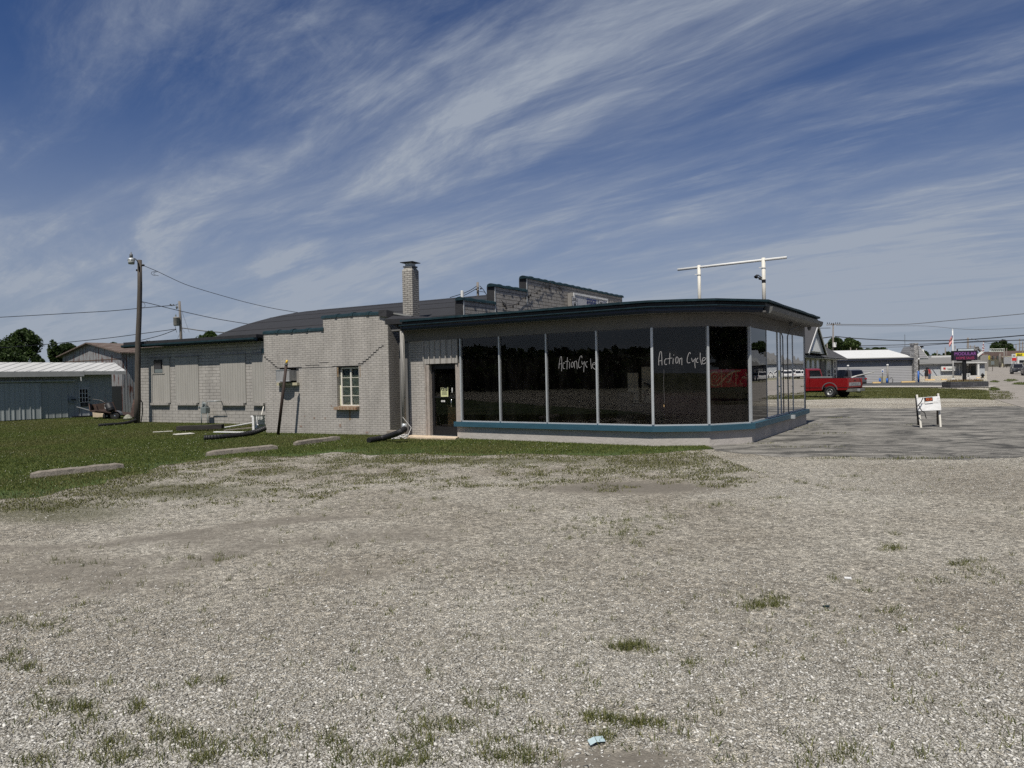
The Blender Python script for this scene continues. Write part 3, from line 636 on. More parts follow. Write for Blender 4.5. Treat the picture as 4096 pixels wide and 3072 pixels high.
def road():
    vs, fs = [], []; S = [-300, -60, -20, 0, 15, 30, 45, 60, 75, 90, 105, 115, 125, 135, 150, 170, 200, 240, 300, 400, 600]
    for s_ in S:
        for o_ in (1.7 - (0 if s_ < 45 else 1.5), 15.5):
            p = RN * o_ + RHO * s_; vs.append((p.x, p.y, float(tz(p.x, p.y)) + .012))
    for i in range(len(S) - 1): fs.append((2 * i, 2 * i + 1, 2 * i + 3, 2 * i + 2))
    me = bpy.data.meshes.new('road'); me.from_pydata(vs, [], fs); me.update(); me.materials.append(ROADM)
    o = bpy.data.objects.new('road', me); COL.objects.link(o); tag(o, kind='structure')
    if me.polygons[0].normal.z < 0: me.flip_normals()
    # kerbside pavement running off beside the road
    vs, fs = [], []
    S = [112, 118, 125, 135, 150, 170, 200, 240, 300]
    for s_ in S:
        for o_ in (-3.0, -.6):
            p = RN * o_ + RHO * s_; vs.append((p.x, p.y, float(tz(p.x, p.y)) + .02))
    for i in range(len(S) - 1): fs.append((2 * i, 2 * i + 1, 2 * i + 3, 2 * i + 2))
    me = bpy.data.meshes.new('sidewalk'); me.from_pydata(vs, [], fs); me.update(); me.materials.append(WALKM)
    o = bpy.data.objects.new('sidewalk', me); COL.objects.link(o); tag(o, kind='structure')
    if me.polygons[0].normal.z < 0: me.flip_normals()
road()
PATCH = [((3960, 1528), (3975, 1522), (3999, 1527), (3990, 1531)), ((4012, 1524), (4030, 1517), (4062, 1518), (4074, 1522), (4040, 1527)), ((4045, 1537), (4075, 1531), (4200, 1532), (4200, 1540), (4080, 1540)), ((3955, 1560), (3970, 1553), (3995, 1556), (4003, 1561), (3975, 1563))]
PATCHP = []
for k, pl in enumerate(PATCH):
    _, q = sheet('grass_island', gp(pl), .030, SOILO, .25, 1.2, seed=20 + k); PATCHP.append(q)

# ------------------------------------------------------------------ blades, weeds, stones
def blades(name, xy, h, w, mat, lean=.5, z0=0.0, nb=1):
    n = len(xy); a = RNG.random(n) * 6.283; ln = RNG.random(n) * lean; hh = h * (0.45 + .9 * RNG.random(n)) if np.isscalar(h) else h * (0.45 + .9 * RNG.random(n))
    la = RNG.random(n) * 6.283
    dx, dy = np.cos(a) * w / 2, np.sin(a) * w / 2
    v = np.zeros((n, 3, 3)); zz = tz(xy[:, 0], xy[:, 1]) + z0
    v[:, 0] = np.stack([xy[:, 0] - dx, xy[:, 1] - dy, zz], 1); v[:, 1] = np.stack([xy[:, 0] + dx, xy[:, 1] + dy, zz], 1)
    v[:, 2] = np.stack([xy[:, 0] + np.cos(la) * hh * ln, xy[:, 1] + np.sin(la) * hh * ln, zz + hh], 1)
    o = fastmesh(name, v.reshape(-1, 3), np.arange(3 * n).reshape(-1, 3), mat, 3); tag(o, kind='stuff'); return o
def scatter(poly, n, dens=None):
    P_ = np.array([(p[0], p[1]) for p in poly]); lo, hi = P_.min(0), P_.max(0)
    x = lo[0] + RNG.random(n) * (hi[0] - lo[0]); y = lo[1] + RNG.random(n) * (hi[1] - lo[1])
    m_ = inpoly(x, y, poly)
    if dens is not None: m_ &= RNG.random(n) < dens(x, y)
    return np.stack([x[m_], y[m_]], 1)
def lawn_grass():
    box = [(-26, 11.5), (5, 11.5), (5, 42), (-26, 42)]
    n = 2000000
    x = -27 + RNG.random(n) * 32; y = 9.2 + RNG.random(n) * 31
    inv = np.abs(x) < y * .76 + 1; x, y = x[inv], y[inv]
    ins = inpoly(x, y, LAWNP)
    keep = RNG.random(len(x)) < np.clip(22.0 / y, .3, 1) * 1.0
    # thin and ragged near the front edge, spilling a little past it
    front = np.array([(p.x, p.y) for p in LAWN[:NEDGE]])
    dmin = np.full(len(x), 99.0)
    for i in range(len(front) - 1):
        a, b = front[i], front[i + 1]; ab = b - a; t = np.clip(((x - a[0]) * ab[0] + (y - a[1]) * ab[1]) / (ab @ ab), 0, 1)
        dmin = np.minimum(dmin, np.hypot(x - a[0] - t * ab[0], y - a[1] - t * ab[1]))
    fn = fnoise(x, y, .8, 5); fn2 = fnoise(x, y, 3.2, 9)
    inside = ins & (RNG.random(len(x)) < np.clip(.35 + dmin * .9 + (fn - .5) * 2.2, .15, 1)) & keep
    xy = np.stack([x[inside], y[inside]], 1)
    dry = fnoise(xy[:, 0], xy[:, 1], .45, 91) + .25 * (RNG.random(len(xy)) - .5) > .545
    blades('lawn_grass', xy[~dry], .036, .014, GRASSM, 1.3); blades('dry_lawn_grass', xy[dry], .036, .014, GRASSO, 1.3)
    spill = (~ins) & (dmin < 4.5) & (RNG.random(len(x)) < np.clip((fn * .6 + fn2 * .75 - .44 - dmin * .055) * 3.0, 0, .7)) & (x < 4.0)
    blades('thin_edge_grass', np.stack([x[spill], y[spill]], 1), .030, .012, GRASSO, 1.3)
    # white clover heads
    cs = inside & (RNG.random(len(x)) < .0045) & (fn > .50)
    n_ = cs.sum(); c = np.stack([x[cs], y[cs]], 1)
    s = .0075; q = np.zeros((n_, 6, 3)); cz = .03 + RNG.random(n_) * .03
    offs = np.array([(s, 0, 0), (-s, 0, 0), (0, s, 0), (0, -s, 0), (0, 0, s), (0, 0, -s)])
    q[:] = offs[None]; q[:, :, 0] += c[:, 0:1]; q[:, :, 1] += c[:, 1:2]; q[:, :, 2] += cz[:, None]
    F = np.array([(0, 2, 4), (2, 1, 4), (1, 3, 4), (3, 0, 4), (2, 0, 5), (1, 2, 5), (3, 1, 5), (0, 3, 5)])
    o = fastmesh('clover_blossoms', q.reshape(-1, 3), (F[None] + np.arange(n_)[:, None, None] * 6).reshape(-1, 3), CLOVER, 3); tag(o, kind='stuff')
lawn_grass()
vg = scatter(VERGEP, 150000, lambda x, y: np.clip(fnoise(x, y, .5, 31) * 2.6 - .5, .1, 1)); blades('verge_grass', vg, .06, .035, GRASSO, 1.0)
allp = np.concatenate([scatter(q, 2500) for q in PATCHP]); blades('island_grass', allp, .12, .05, GRASSM, .8)
def weeds():
    cl = [(3050, 2420, 85, 20, 420), (3095, 2400, 60, 14, 160), (2515, 2592, 55, 13, 360), (2600, 2612, 25, 8, 40), (3565, 2195, 34, 12, 190), (3590, 2135, 40, 8, 60), (3860, 2255, 80, 22, 210), (3900, 2290, 120, 26, 120), (3700, 2330, 130, 30, 120),
          (3340, 2315, 50, 12, 50), (2875, 2020, 70, 12, 160), (3090, 1992, 60, 9, 110), (3205, 1930, 34, 6, 90), (3400, 1908, 50, 6, 90), (3380, 1962, 90, 7, 70), (3270, 1950, 40, 8, 40), (2850, 1912, 120, 10, 110),
          (2500, 2120, 240, 46, 640), (2380, 2080, 200, 34, 330), (2620, 2060, 130, 26, 260), (2120, 2040, 120, 22, 160), (1880, 1945, 110, 14, 240), (1770, 1998, 90, 7, 130), (2230, 1925, 170, 13, 230), (1600, 1970, 70, 11, 120), (1500, 2030, 200, 24, 150), (1300, 2050, 170, 20, 90),
          (1350, 2170, 190, 32, 130), (300, 2250, 130, 22, 150), (760, 2240, 160, 16, 130), (900, 2230, 90, 14, 110), (60, 2480, 70, 24, 130), (120, 2500, 60, 18, 90), (260, 2535, 55, 12, 70), (330, 2430, 110, 20, 60), (620, 2350, 160, 18, 60), (50, 2640, 70, 30, 130), (150, 2680, 60, 22, 100),
          (150, 2800, 40, 24, 110), (240, 2740, 60, 22, 60), (230, 2840, 50, 18, 60), (340, 2840, 70, 34, 210), (370, 2880, 40, 20, 80), (560, 2835, 34, 16, 100), (610, 2890, 60, 20, 80), (630, 2755, 30, 9, 34), (770, 2738, 36, 10, 60), (870, 2730, 40, 11, 70), (930, 2740, 20, 8, 20),
          (700, 2940, 160, 26, 210), (780, 2980, 120, 24, 210), (450, 2975, 90, 30, 120), (130, 3050, 80, 26, 120), (500, 3040, 170, 30, 240), (830, 3040, 120, 26, 150), (910, 3010, 60, 40, 90), (1060, 3030, 50, 26, 100), (1330, 2970, 60, 34, 120), (1350, 3050, 60, 26, 90), (1100, 2960, 120, 40, 80),
          (1760, 2905, 110, 24, 260), (1640, 2960, 110, 26, 150), (1600, 3030, 200, 36, 300), (1500, 3060, 120, 24, 120), (1960, 2830, 60, 12, 50), (1890, 2815, 30, 9, 40), (2100, 2790, 22, 9, 30), (2020, 2760, 40, 10, 30), (1980, 2960, 70, 24, 90), (2030, 3020, 110, 26, 260), (2150, 3050, 110, 20, 140),
          (2350, 2868, 40, 12, 110), (2440, 2880, 50, 14, 190), (2560, 2895, 70, 18, 230), (2640, 2895, 60, 14, 90), (2240, 2925, 60, 14, 50), (2390, 2960, 60, 16, 90), (2420, 2950, 60, 14, 70), (2140, 2900, 60, 14, 60), (2730, 2930, 30, 12, 30), (2760, 2660, 30, 14, 40), (2350, 2735, 22, 8, 24), (2105, 2790, 20, 7, 20),
          (2760, 2700, 22, 10, 20), (2795, 2640, 40, 10, 30), (3310, 3040, 80, 26, 60), (3400, 3010, 50, 24, 50), (3690, 3020, 60, 14, 50), (3575, 2450, 60, 12, 40), (3590, 2440, 18, 7, 26), (3470, 2370, 40, 12, 26), (3430, 2330, 40, 10, 30), (1690, 2425, 16, 5, 20), (1605, 2255, 12, 4, 16), (1690, 2580, 26, 8, 16), (4050, 2330, 50, 14, 40), (3520, 2440, 30, 10, 16)]
    X = []
    for cx, cy, rx, ry, n in cl:
        ks = max(1, n // 12)
        for _ in range(ks):
            a = random.gauss(0, .55), random.gauss(0, .55); p = G(cx + a[0] * rx, cy + a[1] * ry); k = random.randint(6, 16)
            X.append(np.stack([p.x + RNG.normal(0, .022, k), p.y + RNG.normal(0, .022, k)], 1))
    X = np.concatenate(X); dist = np.hypot(X[:, 0], X[:, 1])
    blades('gravel_weeds', X, np.clip(.055 + 0 * dist, .03, .09) * (0.55 + .5 * fnoise(X[:, 0], X[:, 1], 2)), .0048, WEEDM, 1.1)
    # scattered single tufts
    n = 900; px_ = RNG.random(n) * 4096; py_ = 1860 + (RNG.random(n) ** 1.2) * 1200; Y_ = []
    for a, b in zip(px_, py_):
        p = G(a, b)
        if fnoise(p.x, p.y, .5, 77) > .52:
            k = random.randint(3, 8); Y_.append(np.stack([p.x + RNG.normal(0, .02, k), p.y + RNG.normal(0, .02, k)], 1))
    Y_ = np.concatenate(Y_); blades('scattered_tufts', Y_, .04, .006, WEEDM, 1.1)
    # weeds at the foot of the showroom and in the asphalt
    Z = []
    for (a, b, n) in ((3330, 1735, 60), (3230, 1700, 60), (3190, 1712, 60), (3120, 1728, 40), (3640, 1700, 50), (3340, 1672, 60), (3350, 1672, 40), (3000, 1762, 40), (3050, 1775, 50), (3160, 1790, 50), (3300, 1790, 30), (3600, 1836, 160), (3350, 1834, 100), (3800, 1834, 90)):
        p = G(a, b); Z.append(np.stack([p.x + RNG.normal(0, .28, n), p.y + RNG.normal(0, .07, n)], 1))
    blades('asphalt_weeds', np.concatenate(Z), .045, .012, WEEDM, 1.0, .004)
weeds()
def stones():
    n = 240000
    # denser near the viewer, following the ground
    py_ = 1960 + (RNG.random(n) ** .62) * 1180; px_ = -120 + RNG.random(n) * 4340
    m_ = 34000; py_[:m_] = 1800 + (RNG.random(m_)) * 190; px_[:m_] = 2750 + RNG.random(m_) * 1450
    k1 = (px_ - 2048) / FPX; k2 = (1536 - py_) / FPX
    rx = f_.x + rt_.x * k1 + up_.x * k2; ry = f_.y + rt_.y * k1 + up_.y * k2; rz = f_.z + rt_.z * k1 + up_.z * k2
    t = -EYE / rz; x, y = rx * t, ry * t
    sp_ = soil_at(px_, py_); keep = ~inpoly(x, y, LAWNP) & (RNG.random(n) < np.clip(-.1 + 2.0 * fnoise(x, y, .7, 51), .12, 1) * np.clip(1.15 - 1.3 * sp_, .10, 1)); x, y = x[keep], y[keep]; n = len(x)
    s = np.exp(RNG.normal(-5.25, .40, n)); s = np.clip(s, .0025, .015); ang = RNG.random(n) * 6.283
    sx, sy, sz = s * (1 + .6 * RNG.random(n)), s * (.6 + .4 * RNG.random(n)), s * (.22 + .28 * RNG.random(n))
    base = np.array([(1, 0, 0), (-1, 0, .1), (.1, 1, 0), (-.1, -1, 0), (.2, .1, 1), (0, 0, -1)], float)
    v = np.repeat(base[None], n, 0) + RNG.normal(0, .22, (n, 6, 3))
    v[:, :, 0] *= sx[:, None]; v[:, :, 1] *= sy[:, None]; v[:, :, 2] *= sz[:, None]
    ca, sa = np.cos(ang)[:, None], np.sin(ang)[:, None]; X = v[:, :, 0] * ca - v[:, :, 1] * sa; Y = v[:, :, 0] * sa + v[:, :, 1] * ca
    tl = RNG.normal(0, .3, n)[:, None]; Z = v[:, :, 2] + X * tl
    v = np.stack([X + x[:, None], Y + y[:, None], Z + (sz * .35)[:, None]], 2)
    F = np.array([(0, 2, 4), (2, 1, 4), (1, 3, 4), (3, 0, 4), (2, 0, 5), (1, 2, 5), (3, 1, 5), (0, 3, 5)])
    o = fastmesh('gravel_stones', v.reshape(-1, 3), (F[None] + np.arange(n)[:, None, None] * 6).reshape(-1, 3), STONES, 3); tag(o, kind='stuff')
stones()

# ------------------------------------------------------------------ trees
def tree(label, x, y, h, rx, rz, n=5200, leaf=.35, mat=None, trunk_h=None, group=None, lobes=9, seed=1, name='tree', z0=0.0, zc=None):
    rng = np.random.default_rng(seed); rd = random.Random(seed)
    t = thing(name, label, 'tree', (x, y, z0), group)
    zc = zc if zc is not None else h - rz
    mb = MB(); tr = .03 * h
    top = Vector((x + rd.uniform(-.3, .3), y, z0 + zc + rz * .3))
    mb.tube([(x, y, z0 - .1), (x + .05 * rx, y, z0 + zc * .5), top], [tr, tr * .7, tr * .25], 8)
    for k in range(7):
        a = k * .9 + rd.random(); st = Vector((x, y, z0 + zc * (.4 + .07 * k)))
        e = Vector((x + math.cos(a) * rx * .75, y + math.sin(a) * rx * .75, z0 + zc + rz * rd.uniform(-.2, .6)))
        mb.tube([st, st.lerp(e, .5) + Vector((0, 0, rz * .1)), e], [tr * .45, tr * .28, tr * .08], 5)
    mb.build('trunk', BARK, t)
    C = []
    for k in range(lobes):
        a = rd.random() * 6.283; rr = rd.uniform(.25, .68); zz = rd.uniform(-.55, .62)
        C.append((math.cos(a) * rr * rx, math.sin(a) * rr * rx, zz * rz, rd.uniform(.30, .50) * rx, rd.uniform(.24, .40) * rz))
    C.append((0, 0, 0, .6 * rx, .6 * rz))
    idx = rng.integers(0, len(C), n); Ca = np.array(C)[idx]
    dv = rng.normal(0, 1, (n, 3)); dv /= np.linalg.norm(dv, axis=1)[:, None]; r = .72 + .38 * rng.random(n) ** .7
    # clumps: snap some directions toward a limited set
    c = np.stack([Ca[:, 0] + dv[:, 0] * Ca[:, 3] * r, Ca[:, 1] + dv[:, 1] * Ca[:, 3] * r, Ca[:, 2] + dv[:, 2] * Ca[:, 4] * r], 1)
    gap = fnoise(c[:, 0] + c[:, 2] * .7 + 50, c[:, 1] + c[:, 2] + 50, 1.6 / leaf * .22, seed % 7) > .40
    c = c[gap]; n = len(c)
    u = rng.normal(0, 1, (n, 3)); u /= np.linalg.norm(u, axis=1)[:, None]; w = rng.normal(0, 1, (n, 3)); w -= u * (u * w).sum(1)[:, None]; w /= np.linalg.norm(w, axis=1)[:, None]
    sz = leaf * (.5 + .8 * rng.random(n))[:, None]
    v = np.stack([c - u * sz * .5, c + w * sz * .32, c + u * sz * .5, c - w * sz * .32], 1) + np.array([0, 0, zc])
    o = fastmesh('crown', v.reshape(-1, 3), np.arange(4 * n).reshape(-1, 4), mat or LEAFD, 4); o.parent = t
    return t
def treepx(label, x0, x1, ytop, Y, ybase=None, **kw):
    """a tree whose crown spans photo columns x0..x1 and tops out at ytop when it stands Y metres away"""
    a, b = P(x0, ytop, Y), P(x1, ytop, Y); w = (b.x - a.x) / 2; h = (a.z + b.z) / 2
    rz = kw.pop('rz', min(h * .46, w * .95)); return tree(label, (a.x + b.x) / 2, Y, h, w, rz, **kw)
GT = 'trees beyond the sheds and roofs'
treepx('broad dark tree rising over the white roof at the far left', -140, 135, 1352, 82, n=30000, leaf=.30, seed=3, lobes=14, group=GT, rz=4.2, zc=4.2)
treepx('small round tree at the right foot of the big dark tree over the white roof', 128, 182, 1416, 92, n=8000, leaf=.28, seed=4, group=GT, rz=2.6, zc=3.4)
treepx('dark tree just left of the rusty barn', 186, 262, 1400, 88, n=11000, leaf=.30, seed=5, group=GT, rz=3.4, zc=4.0)
treepx('taller tree behind the left slope of the rusty barn roof', 235, 345, 1366, 95, n=14000, leaf=.30, seed=6, group=GT)
treepx('tree top showing over the right slope of the rusty barn roof', 395, 480, 1366, 84, n=4500, leaf=.4, seed=7, group=GT)
treepx('low tree top showing above the flat roof right of the lamp pole', 580, 652, 1360, 92, n=4500, leaf=.4, mat=LEAFM, seed=8, group=GT)
treepx('bushy tree right of the transformer pole', 732, 880, 1316, 74, n=16000, leaf=.27, mat=LEAFM, seed=9, group=GT)
treepx('sliver of tree beside the left edge of the curved roof', 884, 960, 1318, 90, n=4500, leaf=.4, mat=LEAFM, seed=10, group=GT)
GT2 = 'trees behind the roadside buildings'
treepx('dark tree behind the utility pole right of the gabled house', 3285, 3378, 1350, 140, n=14000, leaf=.5, seed=21, group=GT2)
treepx('lighter tree next to the dark tree behind the white metal roof', 3365, 3446, 1346, 150, n=12000, leaf=.5, mat=LEAFM, seed=22, group=GT2)
treepx('smaller tree over the middle of the white metal roof', 3475, 3556, 1380, 170, n=6000, leaf=.8, seed=23, group=GT2)
treepx('low tree filling the gap over the left part of the white metal roof', 3430, 3500, 1392, 180, n=4500, leaf=.8, seed=24, group=GT2)
treepx('tree right of the stone pillar', 3672, 3718, 1396, 175, n=5000, leaf=.7, seed=25, group=GT2)
treepx('tree clump over the long grey roof', 3700, 3770, 1412, 230, n=5500, leaf=1.0, seed=26, group=GT2)
treepx('tree clump left of the flagpole', 3745, 3815, 1408, 235, n=5500, leaf=1.0, seed=27, group=GT2)
treepx('tall round tree beyond the traffic signals', 3960, 4034, 1376, 290, n=9000, leaf=1.0, seed=28, group=GT2, z0=1.5)
treepx('tree right of the tall round tree over the brown building', 4010, 4066, 1386, 300, n=7000, leaf=1.1, mat=LEAFM, seed=29, group=GT2, z0=1.5)
treepx('low dark tree under the crossing gates', 3925, 3968, 1425, 270, n=5000, leaf=1.0, seed=30, group=GT2, z0=1.5)
treepx('low dark tree between the signal gantry posts', 3962, 4008, 1420, 260, n=5000, leaf=1.0, seed=31, group=GT2, z0=1.5)
# trees behind the viewer, seen only as dark shapes in the glass
GT3 = 'trees behind the viewer mirrored in the glass'
RT_ = [(31, 5, 11, 6), (27, -6, 11, 6), (38, 0, 12, 7)]
RL_ = ['tree mirrored in the pane with the red banner', 'tree beside the one mirrored in the banner pane', 'farther tree mirrored in the banner pane']
def woods():
    n = 26000; t = RNG.random(n); x = -84 + t * 36 + RNG.normal(0, 3, n); y = 34 - t * 90 + RNG.normal(0, 3, n)
    top = 3.4 + 2.4 * fnoise(x * .5 + 100, y * .5 + 100, .35, 61); z = RNG.random(n) ** .8 * top
    c = np.stack([x, y, z], 1); u = RNG.normal(0, 1, (n, 3)); u /= np.linalg.norm(u, axis=1)[:, None]; w = RNG.normal(0, 1, (n, 3)); w -= u * (u * w).sum(1)[:, None]; w /= np.linalg.norm(w, axis=1)[:, None]; sz = 1.1 * (.5 + .8 * RNG.random(n))[:, None]
    v = np.stack([c - u * sz * .5, c + w * sz * .4, c + u * sz * .5, c - w * sz * .4], 1); o = fastmesh('woods', v.reshape(-1, 3), np.arange(4 * n).reshape(-1, 4), LEAFD, 4); tag(o, kind='stuff')
woods()
for k, (x, y, h, w) in enumerate(RT_):
    tree(RL_[k], x, y, h, w, h * .5, n=4500, leaf=.9, seed=50 + k, lobes=9, group=GT3, zc=h * .5)

# ================================================================== THE SHOWROOM
FA = Vector((.833, -.5533, 0)); FN = Vector((-.5533, -.833, 0))      # along the long front, and out of it
SA = SIDEA.normalized(); SN = Vector((SA.y, -SA.x, 0))
M1, M2, M3, M4, M5 = [Vector((x, y, 0)) for x, y in ((-1.354, 19.13), (-.299, 18.43), (.878, 17.65), (2.036, 16.88), (3.193, 16.11))]
M6 = Vector((4.41, 15.99, 0)); M7 = Vector((5.49, 16.42, 0)); ME = Vector((9.04, 21.95, 0))
def sidept(px): return M7 + SA * online(px, M7, SA)
M8, M9, M10, M11 = sidept(3067), sidept(3112), sidept(3124.5), sidept(3172.5)
def fpt(px): return M1 + FA * online(px, M1, FA)
D0 = fpt(1637); D1 = fpt(1702); D2 = fpt(1718); D3 = fpt(1822)          # pier, jamb, door
ZS, ZT = .47, 2.695
show = thing('showroom_building', 'low showroom with wraparound dark windows, blue sill and flat teal-edged roof', 'building', (M5.x, M5.y, 0))
def offs(pts, o, ends=(None, None)):
    """offset an open plan polyline outward (right-hand side as we walk it)"""
    out = []
    for i, p in enumerate(pts):
        ns = []
        if i > 0: d_ = (pts[i] - pts[i - 1]).normalized(); ns.append(Vector((d_.y, -d_.x, 0)))
        if i < len(pts) - 1: d_ = (pts[i + 1] - pts[i]).normalized(); ns.append(Vector((d_.y, -d_.x, 0)))
        if len(ns) == 2:
            b = (ns[0] + ns[1]).normalized(); out.append(p + b * (o / b.dot(ns[0])))
        else: out.append(p + ns[0] * o)
    return out
def sweep(mb, pts, prof):
    secs = [[] for _ in pts]
    for (o, h) in prof:
        for i, q in enumerate(offs(pts, o)): secs[i].append(Vector((q.x, q.y, h)))
    return mb.loft(secs)
WL = [D0, M5, M6, M7, ME]                      # wall line
BL = [M1 - FA * .15, M5, M6, M7, ME]
sweep(MB(), BL, [(.04, -.05), (.04, .345), (-.22, .345), (-.22, -.05)]).build('plinth', PLINTH, show)
def chipped_sill():
    mb = MB(); sweep(mb, [M1 - FA * .2, M5], [(.13, .335), (.13, .462), (-.2, .462), (-.2, .335)])
    sweep(mb, [M5, M6], [(.13, .335), (.13, .462), (-.2, .462), (-.2, .335)]); sweep(mb, [M6, M7, ME + SA * .06], [(.13, .335), (.13, .462), (-.2, .462), (-.2, .335)])
    return mb
sweep(MB(), [M1 - FA * .2, M5, M6, M7, ME + SA * .06], [(.13, .335), (.13, .462), (-.2, .462), (-.2, .335)]).build('sill', TEALS, show)
sweep(MB(), [M1, M5, M6, M7, ME], [(.03, .4625), (.03, .492), (-.05, .492), (-.05, .4625)]).build('window_track', ALU, show)
# beam over the windows, soffit, gutter, fascia
sweep(MB(), [D0 - FA * .25, M5, M6, M7, ME + SA * .02], [(.03, ZT), (.03, 2.985), (-.3, 2.985), (-.3, ZT)]).build('lintel_board', GREYB, show)
sweep(MB(), [D0 - FA * .25, M5, M6, M7, ME], [(.42, 2.99), (.42, 3.03), (-.3, 3.03), (-.3, 2.99)]).build('soffit', GREYB, show)
EL = [D0 + FA * .14, M5, M6, M7, ME + SA * .02]
gp_ = [(.40, 2.985), (.47, 2.985), (.50, 3.03), (.50, 3.075), (.535, 3.105), (.535, 3.122), (.40, 3.122)]
def cut(pts, a, b): return pts[a:b]
sweep(MB(), EL[:4], gp_).build('gutter', NAVY, show)
sweep(MB(), EL[:4], [(.50, 3.112), (.545, 3.112), (.545, 3.130), (.50, 3.130)]).build('gutter_lip', TEAL, show)
g7 = offs(EL, .0)
sweep(MB(), [M7 + SA * .01, ME + SA * .12], [(.36, 2.975), (.48, 2.975), (.53, 3.03), (.55, 3.128), (.36, 3.128)]).build('side_gutter', GALV, show)
sweep(MB(), EL, [(.415, 3.124), (.415, 3.205), (.0, 3.205), (.0, 3.124)]).build('fascia', BLACK, show)
def cap():
    mb = MB(); sub = []
    for i in range(len(EL) - 1):
        k = max(1, int((EL[i + 1] - EL[i]).length / .6))
        for j in range(k): sub.append(EL[i].lerp(EL[i + 1], j / k))
    sub.append(EL[-1] + SA * -.12)
    a = offs(sub, .50); b = offs(sub, .36); rr = random.Random(5); secs = []
    for p, q in zip(a, b):
        dz = rr.uniform(-.006, .009); secs.append([Vector((p.x, p.y, 3.222)), Vector((p.x, p.y, 3.270 + dz)), Vector((q.x, q.y, 3.278 + dz)), Vector((q.x, q.y, 3.205))])
    return mb.loft(secs)
cap().build('roof_edge', TEAL, show)
BK = ME - FA * 9.05
rp = offs(EL, .36); MB().poly([rp[0], rp[1], rp[2], rp[3], ME + SN * .3, BK, Vector((-1.3, 22.3, 0)), Vector((-2.6, 21.9, 0))], 3.14, 3.198).build('roof', TAR, show)
# upright frames between the panes
def post(mb, p, z0, z1, w, t, dr): mb.box((p.x, p.y, (z0 + z1) / 2), (w, t, z1 - z0), dr)
bis = [None, FA, FA, FA, (FA + (M6 - M5).normalized()).normalized(), ((M6 - M5).normalized() + (M7 - M6).normalized()).normalized(), ((M7 - M6).normalized() + SA).normalized(), SA, SA, SA, SA, SA]
for i, (p, w, dr) in enumerate([(M1, .04, FA), (M2, .034, FA), (M3, .034, FA), (M4, .036, FA), (M5, .055, bis[4]), (M6, .05, bis[5]), (M7, .045, bis[6]), (M8, .02, SA), (M9, .018, SA), (M10, .02, SA), (M11, .02, SA), (ME, .06, SA)]):
    mb = MB(); post(mb, p + (Vector((dr.y, -dr.x, 0)) * (.01 if i < 7 else -.004)), .493, ZT - .002, w, .085 if i < 7 else .03, dr); mb.build('mullion', ALU, show)
# panes with what is drawn on them
PAN = [(M1, M2), (M2, M3), (M3, M4), (M4, M5), (M5, M6), (M6, M7), (M7, M8), (M8, M9), (M9, M10), (M10, M11), (M11, ME)]
panes = []
for i, (a, b) in enumerate(PAN):
    mb = MB(); k = .025; dr = (b - a).normalized(); aa, bb = a + dr * k, b - dr * k
    if i in (7, 8, 9):   # slightly turned sheets, as the mirror images jump from pane to pane
        nn = Vector((dr.y, -dr.x, 0)); bb = bb - nn * (.010 if i == 7 else .006)
    mb.add([(aa.x, aa.y, .494), (bb.x, bb.y, .494), (bb.x, bb.y, ZT), (aa.x, aa.y, ZT)], [(0, 1, 2, 3)])
    panes.append(mb.build('window_pane', GLASSF if i < 6 else GLASSS, show))
def strokes(pane, sts, p0, dr, r=.011, name='lettering', mat=MARKER, sc=.32549, ox=2180, oy=1380, off=.012, flat=.35):
    mb = MB()
    for st in sts:
        pts = [onplane(ox + x * sc, oy + y * sc, p0, dr, off) for x, y in st]
        if len(pts) == 1: pts = [pts[0], pts[0] + Vector((.012, 0, .012))]
        # smooth through the points
        sm = []
        for i in range(len(pts) - 1):
            a = pts[max(i - 1, 0)]; b = pts[i]; c = pts[i + 1]; d_ = pts[min(i + 2, len(pts) - 1)]
            for t in (0, .25, .5, .75):
                sm.append(.5 * ((2 * b) + (c - a) * t + (2 * a - 5 * b + 4 * c - d_) * t * t + (3 * b - a - 3 * c + d_) * t ** 3))
        sm.append(pts[-1]); mb.tube(sm, r, 6)
    return mb.build(name, mat, pane)
S1 = [[(170, 290), (178, 210), (190, 152), (202, 148), (206, 200), (204, 322)], [(172, 240), (205, 228)], [(245, 225), (228, 222), (220, 250), (224, 290), (242, 288)], [(276, 152), (272, 230), (270, 298)], [(248, 205), (290, 200)], [(302, 208), (300, 288)], [(307, 183)],
      [(337, 210), (323, 235), (326, 272), (345, 265), (350, 228), (337, 210)], [(362, 285), (362, 200)], [(362, 212), (384, 198), (392, 230), (396, 295)], [(455, 160), (448, 135), (430, 150), (412, 220), (415, 270), (432, 280), (450, 262)],
      [(452, 200), (460, 238), (482, 212)], [(486, 200), (479, 270), (476, 333)], [(522, 205), (503, 215), (500, 250), (518, 278)], [(560, 168), (563, 230), (573, 292)], [(578, 248), (610, 240), (622, 228), (602, 218), (582, 245), (590, 280), (630, 308)]]
